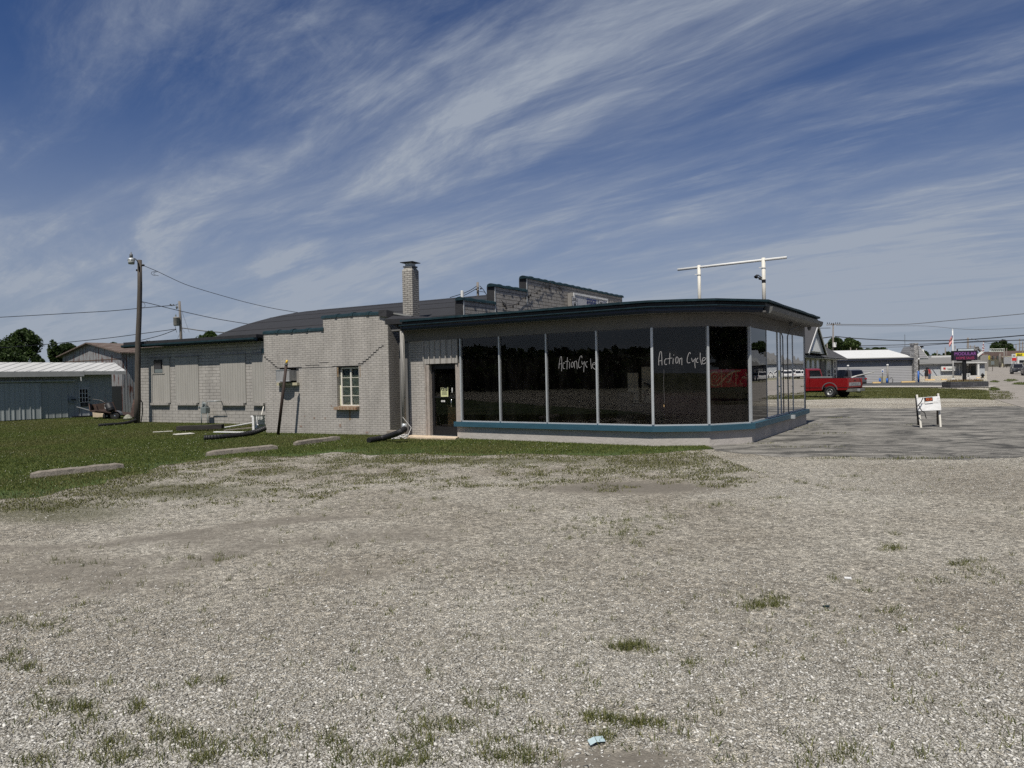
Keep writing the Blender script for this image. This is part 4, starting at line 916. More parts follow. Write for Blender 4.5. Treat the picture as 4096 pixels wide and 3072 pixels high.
S2 = [[(1398, 250), (1398, 180), (1413, 92), (1428, 86), (1434, 130), (1438, 248)], [(1398, 200), (1440, 190)], [(1498, 172), (1478, 176), (1468, 215), (1480, 243), (1500, 236)], [(1535, 98), (1532, 170), (1528, 235)], [(1505, 172), (1562, 160)], [(1576, 165), (1572, 235)], [(1580, 128)],
      [(1622, 145), (1606, 175), (1611, 222), (1630, 215), (1638, 172), (1622, 145)], [(1650, 235), (1655, 165)], [(1656, 178), (1680, 160), (1681, 200), (1682, 246)], [(1788, 110), (1778, 92), (1757, 130), (1746, 190), (1757, 222), (1785, 215)],
      [(1800, 160), (1815, 208), (1838, 175)], [(1850, 160), (1841, 230), (1847, 284)], [(1882, 160), (1862, 182), (1862, 212), (1884, 216)], [(1908, 95), (1908, 180), (1926, 243)], [(1928, 200), (1956, 192), (1974, 166), (1946, 158), (1930, 200), (1944, 235), (1978, 218)]]
strokes(panes[2], S1, M3, FA, r=.0065)
strokes(panes[4], S2, M5, (M6 - M5), r=.0085)
# scratch of dried paint running down the corner pane, with a drip at its end
strokes(panes[4], [[(1460, 300), (1462, 360), (1458, 440), (1465, 640), (1468, 720)]], M5, (M6 - M5), r=.0016, name='paint_run')
strokes(panes[4], [[(1462, 735), (1463, 760)]], M5, (M6 - M5), r=.010, name='paint_drip', mat=CARDB)
# dark red banner with a tan scroll, hung inside the pane at the turn
BD = (M7 - M6).normalized(); BI = Vector((-BD.y, BD.x, 0))
ban = thing('banner', 'dark red banner with a tan leafy scroll hung inside the corner window', 'banner', (M6.x, M6.y, 1.5))
b0, b1 = onplane(2838, 1477, M6, BD, -.05), onplane(2992, 1547, M6, BD, -.05)
mb = MB(); zc_ = (b0.z + b1.z) / 2; c_ = (b0 + b1) / 2; mb.box((c_.x, c_.y, zc_), ((V2(b1) - V2(b0)).length, .008, .41), BD); mb.build('banner_cloth', BANNER, ban)
SCR = [([(255, 700), (230, 672), (180, 668), (120, 700), (95, 780), (95, 870), (150, 950), (220, 965), (300, 930), (350, 870), (420, 790), (520, 700), (620, 660), (740, 645)], .019), ([(235, 780), (215, 745), (180, 755), (170, 800), (195, 830), (225, 805)], .013), ([(130, 790), (140, 860), (190, 905), (260, 905)], .005),
       ([(270, 760), (300, 700), (350, 690), (400, 710), (430, 745)], .006), ([(215, 875), (265, 850), (300, 800), (310, 770)], .014), ([(345, 622), (347, 985)], .010), ([(650, 640), (650, 970)], .010), ([(450, 890), (500, 880), (540, 800), (570, 700)], .014), ([(640, 790), (680, 800), (700, 765), (670, 740)], .010),
       ([(850, 680), (880, 740), (900, 800), (905, 860)], .010), ([(765, 790), (830, 775), (890, 810)], .012), ([(745, 850), (745, 900), (770, 935), (790, 915)], .010), ([(760, 830), (820, 800), (870, 830)], .006)]
mb = MB()
for st, r_ in SCR:
    pts = [onplane(2820 + x * .18987, 1360 + y * .18987, M6, BD, -.044) for x, y in st]; mb.tube(pts, r_ * 1.25, 6)
mb.build('scroll_pattern', TAN, ban)
# door bay: brick pier, boarded header, jambs, door
mb = MB(); mb.wall(D0, D1, -.02, ZT - .002, .2, 1); mb.build('brick_pier', BRICK, show)
mb = MB(); q0 = D0 - FA * .36; mb.wall(q0, D0 - FA * .003, -.02, 2.68, .2, 1); mb.build('side_board', GREYB, show)
H0, H1 = fpt(1700), fpt(1836)
mb = MB(); mb.wall(H0 + FN * .035, H1 + FN * .035, 2.045, ZT - .004, .03, 1)
for k in range(7):
    p = H0.lerp(H1, k / 6 * .985 + .005) + FN * .055; mb.box((p.x, p.y, (2.045 + ZT - .004) / 2), (.028, .03, ZT - 2.05), FA)
mb.build('header_panel', HEADP, show)
mb = MB(); j0, j1 = D1 + FA * .003, D2; mb.wall(j0 + FN * .02, j1 + FN * .02, -.02, 2.04, .16, 1); mb.wall(D1 + FA * .01 + FN * .05, D1 + FA * .05 + FN * .05, -.02, 2.04, .05, 1); mb.build('door_jamb', WOODT, show)
mb = MB(); mb.wall(fpt(1823) + FN * .01, M1 - FA * .03 + FN * .01, .46, 2.04, .12, 1); mb.build('door_jamb', WOODT, show)
DD = (D3 - D2).normalized(); rec = -FN * .10
door = None
mb = MB(); a_, b_ = D2 + rec, D3 + rec
L_ = (b_ - a_).length; st = .085
for (u0_, u1_, z0_, z1_) in ((0, st, .05, 2.03), (L_ - st, L_, .05, 2.03), (st, L_ - st, .05, .30), (st, L_ - st, 1.90, 2.03), (st, L_ - st, 1.10, 1.14)):
    mb.wall(a_ + DD * u0_, a_ + DD * u1_, z0_, z1_, .045, 1)
door = mb.build('door', BLACK, show); tag(door, 'black glazed shop door with a yellow POSTED notice')
mb = MB(); aa = a_ + DD * st + rec * .2; bb = b_ - DD * st + rec * .2; mb.add([(aa.x, aa.y, .30), (bb.x, bb.y, .30), (bb.x, bb.y, 1.9), (aa.x, aa.y, 1.9)], [(0, 1, 2, 3)]); mb.build('door_pane', GLASSF, door)
def dpt(px, py, off=.0): return onplane(px, py, a_, DD, off)
hp = dpt(1580 + 1252 * .1808, 1500 + 540 * .1808, .05); hq = dpt(1580 + 1252 * .1808, 1500 + 695 * .1808, .05)
mb = MB(); mb.tube([hp - Vector((0, 0, 0)) + rec * .4, hp + FN * .01, (hp + hq) / 2 + FN * .02, hq + FN * .01, hq + rec * .4], .009, 8); mb.build('door_handle', CHROME, door, True)
n0, n1 = dpt(1763, 1550, .02), dpt(1793, 1587, .02); c_ = (n0 + n1) / 2
mb = MB(); mb.box(c_, ((V2(n1) - V2(n0)).length, .003, abs(n1.z - n0.z)), DD); mb.build('notice', PAPER, door)
tb = textmb('POSTED', .118, c_ + Vector((0, 0, .042)) + FN * .004, DD, (0, 0, 1), .001, sx=.56, bold=.006); tb.build('notice_text', INK, door)
mb = MB(); rr = random.Random(3)
for k in range(5):
    w_ = (V2(n1) - V2(n0)).length * rr.uniform(.62, .8); mb.box(c_ + Vector((0, 0, .015 - k * .022)) + FN * .004, (w_, .001, .006), DD)
mb.box(c_ + Vector((0, 0, -.125)) + FN * .004 + DD * .07, (.02, .001, .014), DD); mb.build('notice_print', INK, door)
s_ = dpt(1772.5, 1604.5, .02); mb = MB(); mb.box(s_, (.135, .003, .045), DD); mb.build('sticker', WHITE, door)
textmb('PULL', .032, s_ + FN * .003 - Vector((0, 0, .012)), DD, (0, 0, 1), .0005).build('sticker_text', INK, door)
mb = MB()
for k, yy in enumerate((1553, 1558, 1563, 1568)):
    s_ = dpt(1808.5, yy, .02); mb.box(s_, (.036 - .004 * (k == 3), .003, .026 if k < 3 else .02), DD)
mb.build('card_stickers', WHITE, door)
mb = MB(); tb0 = D2 + rec * .3; mb.wall(tb0, D3 + rec * .3, .0, .05, .1, 1); mb.build('threshold', ALU, show)
cb = thing('cardboard_box', 'tall open cardboard box standing inside the glazed door', 'box', tuple(dpt(1798, 1728, -.2)))
p_ = D2.lerp(D3, .68) - FN * .38; mb = MB(); mb.box((p_.x, p_.y, .43), (.36, .3, .82), FA); mb.box((p_.x - .1, p_.y - .02, .86), (.16, .3, .02), FA, (0.3, 0, 1)); mb.box((p_.x + .17, p_.y - .05, .74), (.012, .28, .34), FA, (-.3, 0, 1)); mb.build('carton', CARDB, cb)
# inside: floor, back walls, a few dim things
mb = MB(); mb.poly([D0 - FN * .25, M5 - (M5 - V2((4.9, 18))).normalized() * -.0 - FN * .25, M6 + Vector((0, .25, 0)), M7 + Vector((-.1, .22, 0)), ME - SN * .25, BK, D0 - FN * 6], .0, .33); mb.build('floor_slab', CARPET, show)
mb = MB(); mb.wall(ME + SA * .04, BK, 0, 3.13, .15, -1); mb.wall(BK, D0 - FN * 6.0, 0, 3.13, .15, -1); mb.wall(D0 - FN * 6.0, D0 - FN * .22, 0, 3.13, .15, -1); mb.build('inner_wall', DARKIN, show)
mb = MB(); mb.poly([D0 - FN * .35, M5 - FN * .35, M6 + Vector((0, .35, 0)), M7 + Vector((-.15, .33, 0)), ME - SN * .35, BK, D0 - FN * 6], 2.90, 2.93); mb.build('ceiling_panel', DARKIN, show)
def inner_box(name, label, cat, px, dist, z0, w, dp, h, mat, turn=FA, legs=None):
    r = ray(px, 1500); p = Vector((r.x, r.y, 0)); p = p / p.y * dist
    t = thing(name, label, cat, (p.x, p.y, .33)); return t, p
t, p = inner_box('display_counter', 'low dark red display counter inside the corner windows', 'counter', 2760, 18.3, 0, 0, 0, 0, None)
cr = surf('dark_red_panel', (.06, .012, .014), .6, .1, 4)
mb = MB(); mb.box((p.x, p.y, .72), (2.6, .6, .78), (1, .1, 0)); mb.build('counter_body', cr, t); mb = MB(); mb.box((p.x, p.y, 1.13), (2.7, .7, .04), (1, .1, 0)); mb.build('counter_top', cr, t)
t, p = inner_box('pale_window_standin', 'pale block standing in for a daylit window deep inside the showroom', 'cabinet', 2532, 18.0, 0, 0, 0, 0, None)  # pale block added where a daylit window shows inside
mb = MB(); mb.box((p.x, p.y, 1.18), (.26, .30, 1.0), (1, -.2, 0)); mb.build('standin_body', CREAM, t); mb = MB(); mb.box((p.x - .02, p.y - .16, 1.18), (.30, .02, .03), (1, -.2, 0)); mb.build('standin_crossbar', BLACK, t)
t, p = inner_box('cream_window_standin', 'cream panel standing in for a second daylit window beside the pale block', 'partition', 2588, 17.9, 0, 0, 0, 0, None)  # cream panel added in place of the second daylit window
mb = MB(); mb.box((p.x, p.y, 1.20), (.26, .1, 1.25), (1, -.3, 0)); mb.build('panel', CREAM, t); mb = MB(); mb.lathe((p.x - .05, p.y - .07, 1.2), [(.05, 0), (.05, .02)], 10, (0, -1, 0)); mb.build('knob', BLACK, t)
t, p = inner_box('garden_tractor', 'dark ride-on mower seen dimly between the showroom panes', 'mower', 2550, 17.6, 0, 0, 0, 0, None)
mb = MB(); mb.box((p.x, p.y, .78), (.9, .45, .3), (1, -.4, 0)); mb.box((p.x - .3, p.y + .1, 1.0), (.35, .4, .4), (1, -.4, 0)); mb.build('body', BLACK, t, bevel=.05); mb = MB(); mb.tube([(p.x + .1, p.y, .9), (p.x + .3, p.y, 1.35)], .02); mb.lathe((p.x + .3, p.y, 1.35), [(.17, 0), (.17, .03)], 16, (.4, 0, 1)); mb.build('steering_wheel', BLACK, t)
mb = MB(); mb.lathe((p.x + .35, p.y - .28, .55), [(.22, 0), (.22, .15)], 18, (.37, .93, 0)); mb.lathe((p.x - .35, p.y - .12, .55), [(.22, 0), (.22, .15)], 18, (.37, .93, 0)); mb.build('wheel', TYRE, t)
# concrete step, conduit, electric bits
st_ = MB(); st_.poly([D0 - FA * .45 + FN * .02, D3 + FA * .1 + FN * .02, D3 + FA * .3 + FN * .42, D3 - FA * .6 + FN * .62, D0 + FA * .1 + FN * .6, D0 - FA * .35 + FN * .35], -.02, .055)
o = st_.build('door_slab', SLAB); tag(o, 'low tan concrete slab in front of the shop door', 'concrete slab')
cd = sidept(3143)
mb = MB(); p_ = cd + SN * .06; q_ = offs([M7, ME], .30)[0] + SA * (cd - M7).dot(SA) + SA * .55
mb.tube([Vector((q_.x, q_.y, 2.95)), Vector((q_.x, q_.y, 2.9)) - SA * .1, Vector((p_.x, p_.y, 2.78)) + SN * .06, Vector((p_.x, p_.y, 2.6)), Vector((p_.x, p_.y, .52)), Vector((p_.x, p_.y, .40)) + SN * .08], .016, 8); mb.build('conduit', GREYST, show)
mb = MB(); mb.box((p_.x + SN.x * .12, p_.y + SN.y * .12, .38), (.12, .1, .1), SA); mb.build('junction_box', ALU, show)
for px in (3129, 3236):
    q_ = sidept(px if px < 3200 else 3205) + SN * .25; mb = MB(); mb.lathe((q_.x, q_.y, 2.89), [(.05, .08), (.06, .03), (.045, .02), (.03, -.03)], 12); mb.build('soffit_lamp', GREYST, show)
# corner membrane piled up where the roof meets the brick block
mb = MB(); rr = random.Random(9); secs = []
for k in range(13):
    t = k / 12; p = (D0 - FA * (.62)).lerp(fpt(1800), t) + FN * .28 * (1 - t * .3)
    h = .17 * (1 - t) ** 1.1 + .012 + rr.uniform(-.012, .012) * (1 - t); secs.append([Vector((p.x, p.y, 3.20)), Vector((p.x, p.y, 3.285 + h * .4)), Vector((p.x - FN.x * .35, p.y - FN.y * .35, 3.30 + h)), Vector((p.x - FN.x * .8, p.y - FN.y * .8, 3.21))])
mb.loft(secs); mb.build('roof_membrane', TAR, show)

# ================================================================== BRICK ANNEX with the small window
AA = Vector((.906, -.423, 0)).normalized(); AN = Vector((AA.y, -AA.x, 0)); A0 = Vector((-7.9, 22.7, 0)); A1 = A0 + AA * online(1556, A0, AA); AS = A0 + AA * online(1297, A0, AA)
def apx(px): return A0 + AA * online(px, A0, AA)
anx = thing('brick_annex', 'small stepped-parapet brick block painted grey with one white-framed window', 'building', (A0.x, A0.y, 0))
W0, W1 = apx(1347), apx(1435); zw0, zw1 = .845, 2.055
O0, O1 = apx(1119), apx(1196); zo0, zo1 = 1.60, 2.06
mb = MB()
def facade(mb, p, q, z0, z1, holes):
    """brick wall slab pieces around openings (openings share the wall's thickness)"""
    xs = sorted([0, (q - p).length] + [v for h in holes for v in (h[0], h[1])])
    dr = (q - p).normalized()
    for a, b in zip(xs[:-1], xs[1:]):
        if b - a < 1e-4: continue
        hs = [h for h in holes if h[0] <= a + 1e-4 and h[1] >= b - 1e-4]
        if not hs: mb.wall(p + dr * a, p + dr * b, z0, z1, .22, 1)
        else:
            h = hs[0]; mb.wall(p + dr * a, p + dr * b, z0, h[2], .22, 1); mb.wall(p + dr * a, p + dr * b, h[3], z1, .22, 1)
def al(p): return (p - A0).dot(AA)
facade(mb, A0, AS, -.05, 3.19, [(al(O0), al(O1), zo0, zo1)])
aw = mb.build('brick_wall', BRICK, anx)
mb = MB(); facade(mb, AS + AA * .0005, A1, -.05, 3.545, [(al(W0) - al(AS), al(W1) - al(AS), zw0, zw1)]); mb.build('brick_wall', BRICK, anx)
SB = Vector((-AA.y, AA.x, 0))
mb = MB(); mb.wall(A1 + SB * .2205, A1 + SB * 3.4, -.05, 3.54, .22, 1); mb.build('side_wall', BRICK, anx)
mb = MB(); mb.wall(A0 + SB * .2205, A0 + SB * 5.5, -.05, 3.18, .22, -1); mb.build('side_wall', BRICK, anx)
mb = MB(); mb.poly([A0 + SB * .23 + AA * .23, A1 + SB * .23 - AA * .23, A1 + SB * 5 - AA * .23, A0 + SB * 5 + AA * .23], 2.95, 3.02); mb.build('roof', TAR, anx)
def tiles(mb, p, q, z, seg=.62, r=.115, seed=1, sag=0.0):
    rr = random.Random(seed); L = (q - p).length; k = max(1, round(L / seg)); dr = (q - p).normalized(); n_ = Vector((-dr.y, dr.x, 0))
    for i in range(k):
        a, b = i / k * L, (i + 1) / k * L + .03; s0, s1 = -sag * math.sin(math.pi * i / k), -sag * math.sin(math.pi * (i + 1) / k)
        for (aa_, bb_, ex) in ((a, b - .09, 0), (b - .10, b, .018)):
            secs = []
            for t_, sg in ((aa_, s0), (bb_, s1)):
                c = p + dr * t_ + n_ * .11; j = rr.uniform(-.008, .008)
                secs.append([Vector((c.x, c.y, z + sg + j)) + n_ * (math.cos(th) * (r + .02 + ex)) + Vector((0, 0, max(0, math.sin(th)) * (r * .62 + ex) - (.035 if th in (0, math.pi) else 0))) for th in [math.pi * m_ / 6 for m_ in range(7)]])
            mb.loft(secs)
    return mb
mb = MB(); tiles(mb, A0 - AA * .03, AS + AA * .0, 3.205, seed=3, sag=.012); mb.build('coping', TEAL, anx)
mb = MB(); tiles(mb, AS - AA * .06, A1 - AA * .1, 3.57, seed=4, sag=-.012); mb.build('coping', TEAL, anx)
mb = MB(); mb.wall(A0 - AA * .01 - AN * -.006, AS, 3.155, 3.19, .02, 1); mb.build('coping_flashing', TEAL, anx)
# torn membrane over the annex's right corner
mb = MB(); c = A1 - AA * .28; rr = random.Random(21)
mb.loft([[c + AN * .06 + Vector((0, 0, 3.50)), c + AN * .05 + Vector((0, 0, 3.66)), c - AN * .3 + Vector((0, 0, 3.67))], [A1 + AN * .09 + AA * .02 + Vector((0, 0, 3.45)), A1 + AN * .05 + Vector((0, 0, 3.66)), A1 - AN * .3 + Vector((0, 0, 3.66))],
         [A1 + AA * .13 - AN * .35 + Vector((0, 0, 3.30)), A1 + AA * .1 - AN * .3 + Vector((0, 0, 3.60)), A1 - AN * .5 - AA * .1 + Vector((0, 0, 3.62))], [A1 + AA * .18 - AN * .85 + Vector((0, 0, 3.06)), A1 + AA * .15 - AN * .8 + Vector((0, 0, 3.50)), A1 - AN * 1.0 + Vector((0, 0, 3.52))]])
mb.build('torn_membrane', TAR, anx)
def loose(name, label, px0, py0, px1, py1, Y, t=.05, w=.2, mat=TEAL):
    mb = MB(); a, b = P(px0, py0, Y), P(px1, py1, Y - .3); mb.box((a + b) / 2, ((b - a).length, w, t), (b - a)); o = mb.build(name, mat, anx); return o
mb = MB(); a, b = P(1568, 1255, 20.9), P(1648, 1268, 20.5); mb.tube([a, b], .05, 6); mb.build('loose_tile', GALV, anx)
# crack in the brickwork
def crack(part):
    mb = MB(); z = lambda px, py: onplane(px, py, A0, AA, .003)
    s1 = .18084
    R1 = [(150, 1042), (182, 1042), (182, 1083), (235, 1083), (235, 1122), (290, 1122), (290, 1165), (335, 1165), (335, 1210), (380, 1210), (380, 1252), (430, 1252)]
    R2 = [(1130, 785), (1090, 800), (1080, 828), (1020, 832), (1015, 882), (965, 886), (965, 935), (905, 938), (903, 990), (850, 990), (850, 1036), (798, 1040), (798, 1088), (742, 1088), (740, 1135), (670, 1138), (685, 1190), (560, 1184)]
    for i, (a, b) in enumerate(zip(R1[:-1], R1[1:]) if part == 0 else []):
        pa, pb = z(1030 + a[0] * s1, 1240 + a[1] * s1), z(1030 + b[0] * s1, 1240 + b[1] * s1)
        if abs(a[1] - b[1]) < 2: mb.box((pa + pb) / 2, ((pb - pa).length, .008, .028), AA)
    for a, b in (zip(R2[:-1], R2[1:]) if part == 1 else []):
        pa, pb = z(1330 + a[0] * s1, 1240 + a[1] * s1), z(1330 + b[0] * s1, 1240 + b[1] * s1); hz = abs(a[0] - b[0]) > abs(a[1] - b[1])
        mb.box((pa + pb) / 2, (max(.012, (V2(pb) - V2(pa)).length), .008, .024 if hz else max(.01, abs(pa.z - pb.z) * .6)), AA)
    for (a, b, w) in () if part < 2 else (((900, 1285), (1240, 1270), .012), ((1240, 1270), (1640, 1258), .010), ((1060, 1222), (1365, 1214), .010), ((1365, 1165), (1570, 1158), .012), ((1640, 1256), (1700, 1250), .02)):
        pa, pb = z(1030 + a[0] * s1, 1240 + a[1] * s1), z(1030 + b[0] * s1, 1240 + b[1] * s1); mb.box((pa + pb) / 2, ((pb - pa).length, .008, w), (pb - pa))
    return mb
for k in range(3): crack(k).build('wall_crack', BLACK, anx)
# window in the annex
win = MB(); zc = (zw0 + zw1) / 2
wr = W0 - AN * .11
def wbox(mb, u0_, u1_, z0_, z1_, t=.05, d=0): mb.wall(W0 + AA * u0_ - AN * (.10 + d), W0 + AA * u1_ - AN * (.10 + d), z0_, z1_, t, 1)
LW = (W1 - W0).length
mb = MB(); off_ = .075
wbox(mb, off_, off_ + .045, zw0 + .03, zw1 - .03, .06); wbox(mb, LW - .03, LW - .002, zw0 + .03, zw1 - .03, .06); wbox(mb, off_ + .005, LW - .005, zw1 - .075, zw1 - .03, .055, .003); wbox(mb, off_, LW - .005, zw0 + .005, zw0 + .05, .07, -.01)
mid = off_ + (LW - off_) * .50; wbox(mb, mid - .024, mid + .024, zw0 + .05, zw1 - .075, .05, .002)
hh_ = (zw1 - zw0 - .12) / 4
for k in range(1, 4): wbox(mb, off_ + .045, LW - .03, zw0 + .05 + hh_ * k - .007, zw0 + .05 + hh_ * k + .007, .03, .012)
wf = mb.build('window_frame', WHITED, anx); tag(wf, 'white steel casement with rust along its foot')
mb = MB(); p0_, p1_ = W0 + AA * (off_ + .02) - AN * .135, W1 - AA * .01 - AN * .135
mb.add([(p0_.x, p0_.y, zw0 + .04), (p1_.x, p1_.y, zw0 + .04), (p1_.x, p1_.y, zw1 - .04), (p0_.x, p0_.y, zw1 - .04)], [(0, 1, 2, 3)]); mb.build('window_pane', GLASSW, wf)
mb = MB(); mb.wall(W0 - AN * .147, W1 - AN * .147, zw0 + .02, zw1 - .27, .02, 1); mb.build('blind', BLIND, wf)
mb = MB(); mb.wall(W0 - AN * .19 - AA * .02, W1 - AN * .19 + AA * .02, zw0 - .02, zw1 + .02, .03, 1); mb.build('window_back', METERG, wf)
RSILL = surf('rust_stained_sill', (.27, .21, .145), .9, .35, 10, .5, 20, col2=(.16, .055, .02), spots=(.48, .6), stretch=(5, .8, 1))
mb = MB(); mb.box((*((W0 + W1) / 2 + AN * .02 - AA * .01)[:2], zw0 - .045), (LW + .03, .26, .085), AA); mb.build('window_sill', RSILL, anx)
YST = surf('rust_stain', (.23, .165, .10), .8, .3, 12, col2=(.14, .085, .045), spots=(.5, .6))
mb = MB(); mb.wall(W0 + AA * .03 + AN * -.02, W1 - AN * .02, zw0 + .0, zw0 + .018, .1, 1); mb.build('rust_stain', YST, anx)
mb = MB(); c = apx(1396) + AN * .0025; mb.wall(c - AA * .03, c + AA * .03, .44, zw0 - .09, .004, 1); c = apx(1352) + AN * .0025; mb.wall(c - AA * .025, c + AA * .02, 1.75, 2.03, .004, 1); c = apx(1441) + AN * .0025; mb.wall(c - AA * .012, c + AA * .012, 1.72, 2.05, .004, 1); mb.build('rust_stain', YST, anx)
mb = MB(); mb.wall(W0 - AA * .14 + AN * .004, W1 + AA * .10 + AN * .004, zw1 + .001, zw1 + .018, .1, 1); mb.wall(O0 - AA * .12 + AN * .004, O1 + AA * .12 + AN * .004, zo1 + .001, zo1 + .018, .1, 1); mb.build('lintel', BLACK, anx)
# air conditioner stuck through the wall
ac0, ac1 = apx(1128), apx(1181)
mb = MB(); secs = []
L_ = (ac1 - ac0).length
for z_ in (1.66, 1.985):
    secs.append([Vector((*(ac0 + AN * -.15)[:2], z_))] + [Vector((*(ac0 + AA * (L_ * t) + AN * (.26 + .07 * math.sin(math.pi * t)))[:2], z_)) for t in [0, .12, .3, .5, .7, .88, 1]] + [Vector((*(ac1 + AN * -.15)[:2], z_))])
mb.loft(secs); ac = mb.build('air_conditioner', surf('dull_steel_case', (.24, .24, .24), .5, .35, 2, stretch=(5, .3, 1)), anx)
mb = MB(); mb.loft([[v + Vector((0, 0, dz)) for v in [Vector((*(ac0 + AA * (L_ * t) + AN * (.275 + .07 * math.sin(math.pi * t)))[:2], z_)) for t in [0, .3, .5, .7, 1]] + [Vector((*(ac1 + AN * .2)[:2], z_)), Vector((*(ac0 + AN * .2)[:2], z_))]] for z_, dz in ((1.985, 0), (1.985, .02))]); mb.loft([[v + Vector((0, 0, dz)) for v in [Vector((*(ac0 + AA * (L_ * t) + AN * (.275 + .07 * math.sin(math.pi * t)))[:2], z_)) for t in [0, .3, .5, .7, 1]] + [Vector((*(ac1 + AN * .2)[:2], z_)), Vector((*(ac0 + AN * .2)[:2], z_))]] for z_, dz in ((1.64, 0), (1.64, .02))]); mb.build('case_rim', ALU, ac)
mb = MB(); mb.wall(ac1 + AA * .01 - AN * .05, O1 - AA * .002 - AN * .05, zo0 + .002, zo1 - .002, .03, 1); mb.build('filler_board', GREYP, anx)
mb = MB(); mb.box((*((O0 + O1) / 2 + AN * .02)[:2], zo0 - .045), ((O1 - O0).length + .04, .2, .085), AA); mb.build('opening_sill', CREAM, anx)
mb = MB(); mb.wall(O0 - AN * .3, O1 - AN * .3, zo0 - .1, zo1 + .1, .03, 1); mb.build('opening_back', BLACK, anx)
# bare brick showing where paint has flaked
mb = MB()
for px, py, w, h in ((1326, 1624, .045, .05), (1361, 1702, .07, .10), (1219, 1664, .03, .05), (1257, 1672, .06, .05), (1300, 1673, .04, .06), (1204, 1705, .09, .05), (1468, 1730, .10, .05)):
    q_ = onplane(px, py, A0, AA, .003); mb.box(q_, (w, .004, h), AA)
mb.build('bare_brick', surf('flaked_brick', (.21, .155, .125), .9, .2, 20), anx)
# rain pipe from the showroom gutter
dp = thing('downspout', 'grey rain pipe between the brick block and the shop door', 'downspout', (*(P(1610, 1700, 19.75))[:2], 0))
a, b = P(1608, 1324, 19.75), P(1617, 1697, 19.75)
mb = MB(); mb.tube([a, a.lerp(b, .5), b], .062, 12); mb.build('pipe', DOWN, dp, True)
mb = MB(); mb.lathe(b + Vector((0, 0, .02)), [(.068, 0), (.070, -.08), (.066, -.13), (.07, -.18)], 12); mb.tube([b + Vector((.0, 0, -.14)), b + Vector((-.03, -.02, -.20)), b + Vector((-.09, -.06, -.24))], [.066, .07, .072], 12); mb.build('elbow', ALU, dp, True)
mb = MB(); mb.tube([P(1604, 1320, 19.65), P(1605, 1300, 19.6), P(1609, 1287, 19.55), P(1615, 1279, 19.5)], .008, 6); mb.tube([P(1606, 1322, 19.62), P(1608, 1380, 19.62), P(1606, 1440, 19.62), P(1612, 1560, 19.62), P(1614, 1690, 19.62)], .005, 5); mb.build('cable', BRASSW, dp)

# ================================================================== CHIMNEY, GARAGE WITH CURVED ROOF
chm = thing('brick_chimney', 'painted brick chimney with a flat metal cap above the shop door corner', 'chimney', tuple(P(1625, 1290, 23.2)))
cx_ = P(1648, 1100, 22.9); L_ = .375
mb = MB(); ca = Vector((.906, -.423, 0)).normalized(); cbk = Vector((-ca.y, ca.x, 0)); c0 = V2(cx_)
zt = P(1640, 1073, 22.9).z
def ring(z_, ins=0): return [Vector((*(c0 + ca * (-ins) + cbk * ins)[:2], z_)), Vector((*(c0 + cbk * (.40 - ins) - ca * ins)[:2], z_)), Vector((*(c0 - ca * (L_ - ins) + cbk * (.40 - ins))[:2], z_)), Vector((*(c0 - ca * (L_ - ins) + cbk * ins)[:2], z_))]
mb.loft([ring(2.9), ring(zt - .04), ring(zt + .03, .045)]); mb.build('brick_shaft', BRICK2, chm)
mb = MB(); cc = c0 - ca * (L_ / 2) + cbk * .2
mb.box((cc.x, cc.y, zt + .045), (.28, .28, .03), ca); mb.box((cc.x, cc.y, zt + .075), (.34, .34, .05), ca); mb.build('flue_collar', GREYST, chm)
mb = MB(); mb.box((cc.x, cc.y, zt + .15), (.24, .24, .10), ca); mb.build('spark_screen', ALU, chm)
mb = MB(); mb.loft([[Vector((cc.x, cc.y, zt + .205)) + ca * (i * .24) + cbk * (j * .24) for i, j in ((-1, -1), (1, -1), (1, 1), (-1, 1))], [Vector((cc.x, cc.y, zt + .225)) + ca * (i * .24) + cbk * (j * .24) for i, j in ((-1, -1), (1, -1), (1, 1), (-1, 1))], [Vector((cc.x, cc.y, zt + .265)) + ca * (i * .03) + cbk * (j * .03) for i, j in ((-1, -1), (1, -1), (1, 1), (-1, 1))]]); mb.build('rain_cap', BLACK, chm)

GA = Vector((-12.05, 28.55, 0)); GB = Vector((-1.49, 22.4, 0)); gax = (GB - GA).normalized(); gcr = SA.copy()
gar = thing('garage_building', 'old garage with a black curved roof behind the brick block and a stepped parapet', 'building', (GB.x, GB.y, 0))
PRF = [(q, 3.38 + 1.72 * math.sin(math.pi / 2 * (q if q <= 8.1 else 16.2 - q) / 8.1) ** .8) for q in [0, .12, .35, .65, 1.0, 1.4, 1.8, 2.3, 2.9, 3.5, 4.2, 4.9, 5.6, 6.4, 7.2, 8.1, 9, 10, 11.2, 12.6, 14, 15.2, 16.2]]
def prof(base): return [Vector((base.x + gcr.x * q, base.y + gcr.y * q, h)) for q, h in PRF]
secs = []
for base in (GA, GA.lerp(GB, .25), GA.lerp(GB, .5), GA.lerp(GB, .75), GB - gax * .32):
    p_ = prof(base); secs.append(p_ + [v - Vector((0, 0, .12)) for v in p_[::-1]])
mb = MB(); mb.loft(secs); cr_ = mb.build('curved_roof', ROOFG, gar, True); cr_.data.set_sharp_from_angle(angle=R(50))
mb = MB()
for i in (3, 6, 8, 10, 12, 14):
    for f in (0,):
        a_ = prof(GA)[i]; b_ = prof(GB - gax * .32)[i]; mb.box((a_ + b_) / 2 + Vector((0, 0, .004)), ((b_ - a_).length, .03, .008), b_ - a_)
so = mb.build('roof_seams', TAR, gar); tag(so, kind='stuff')
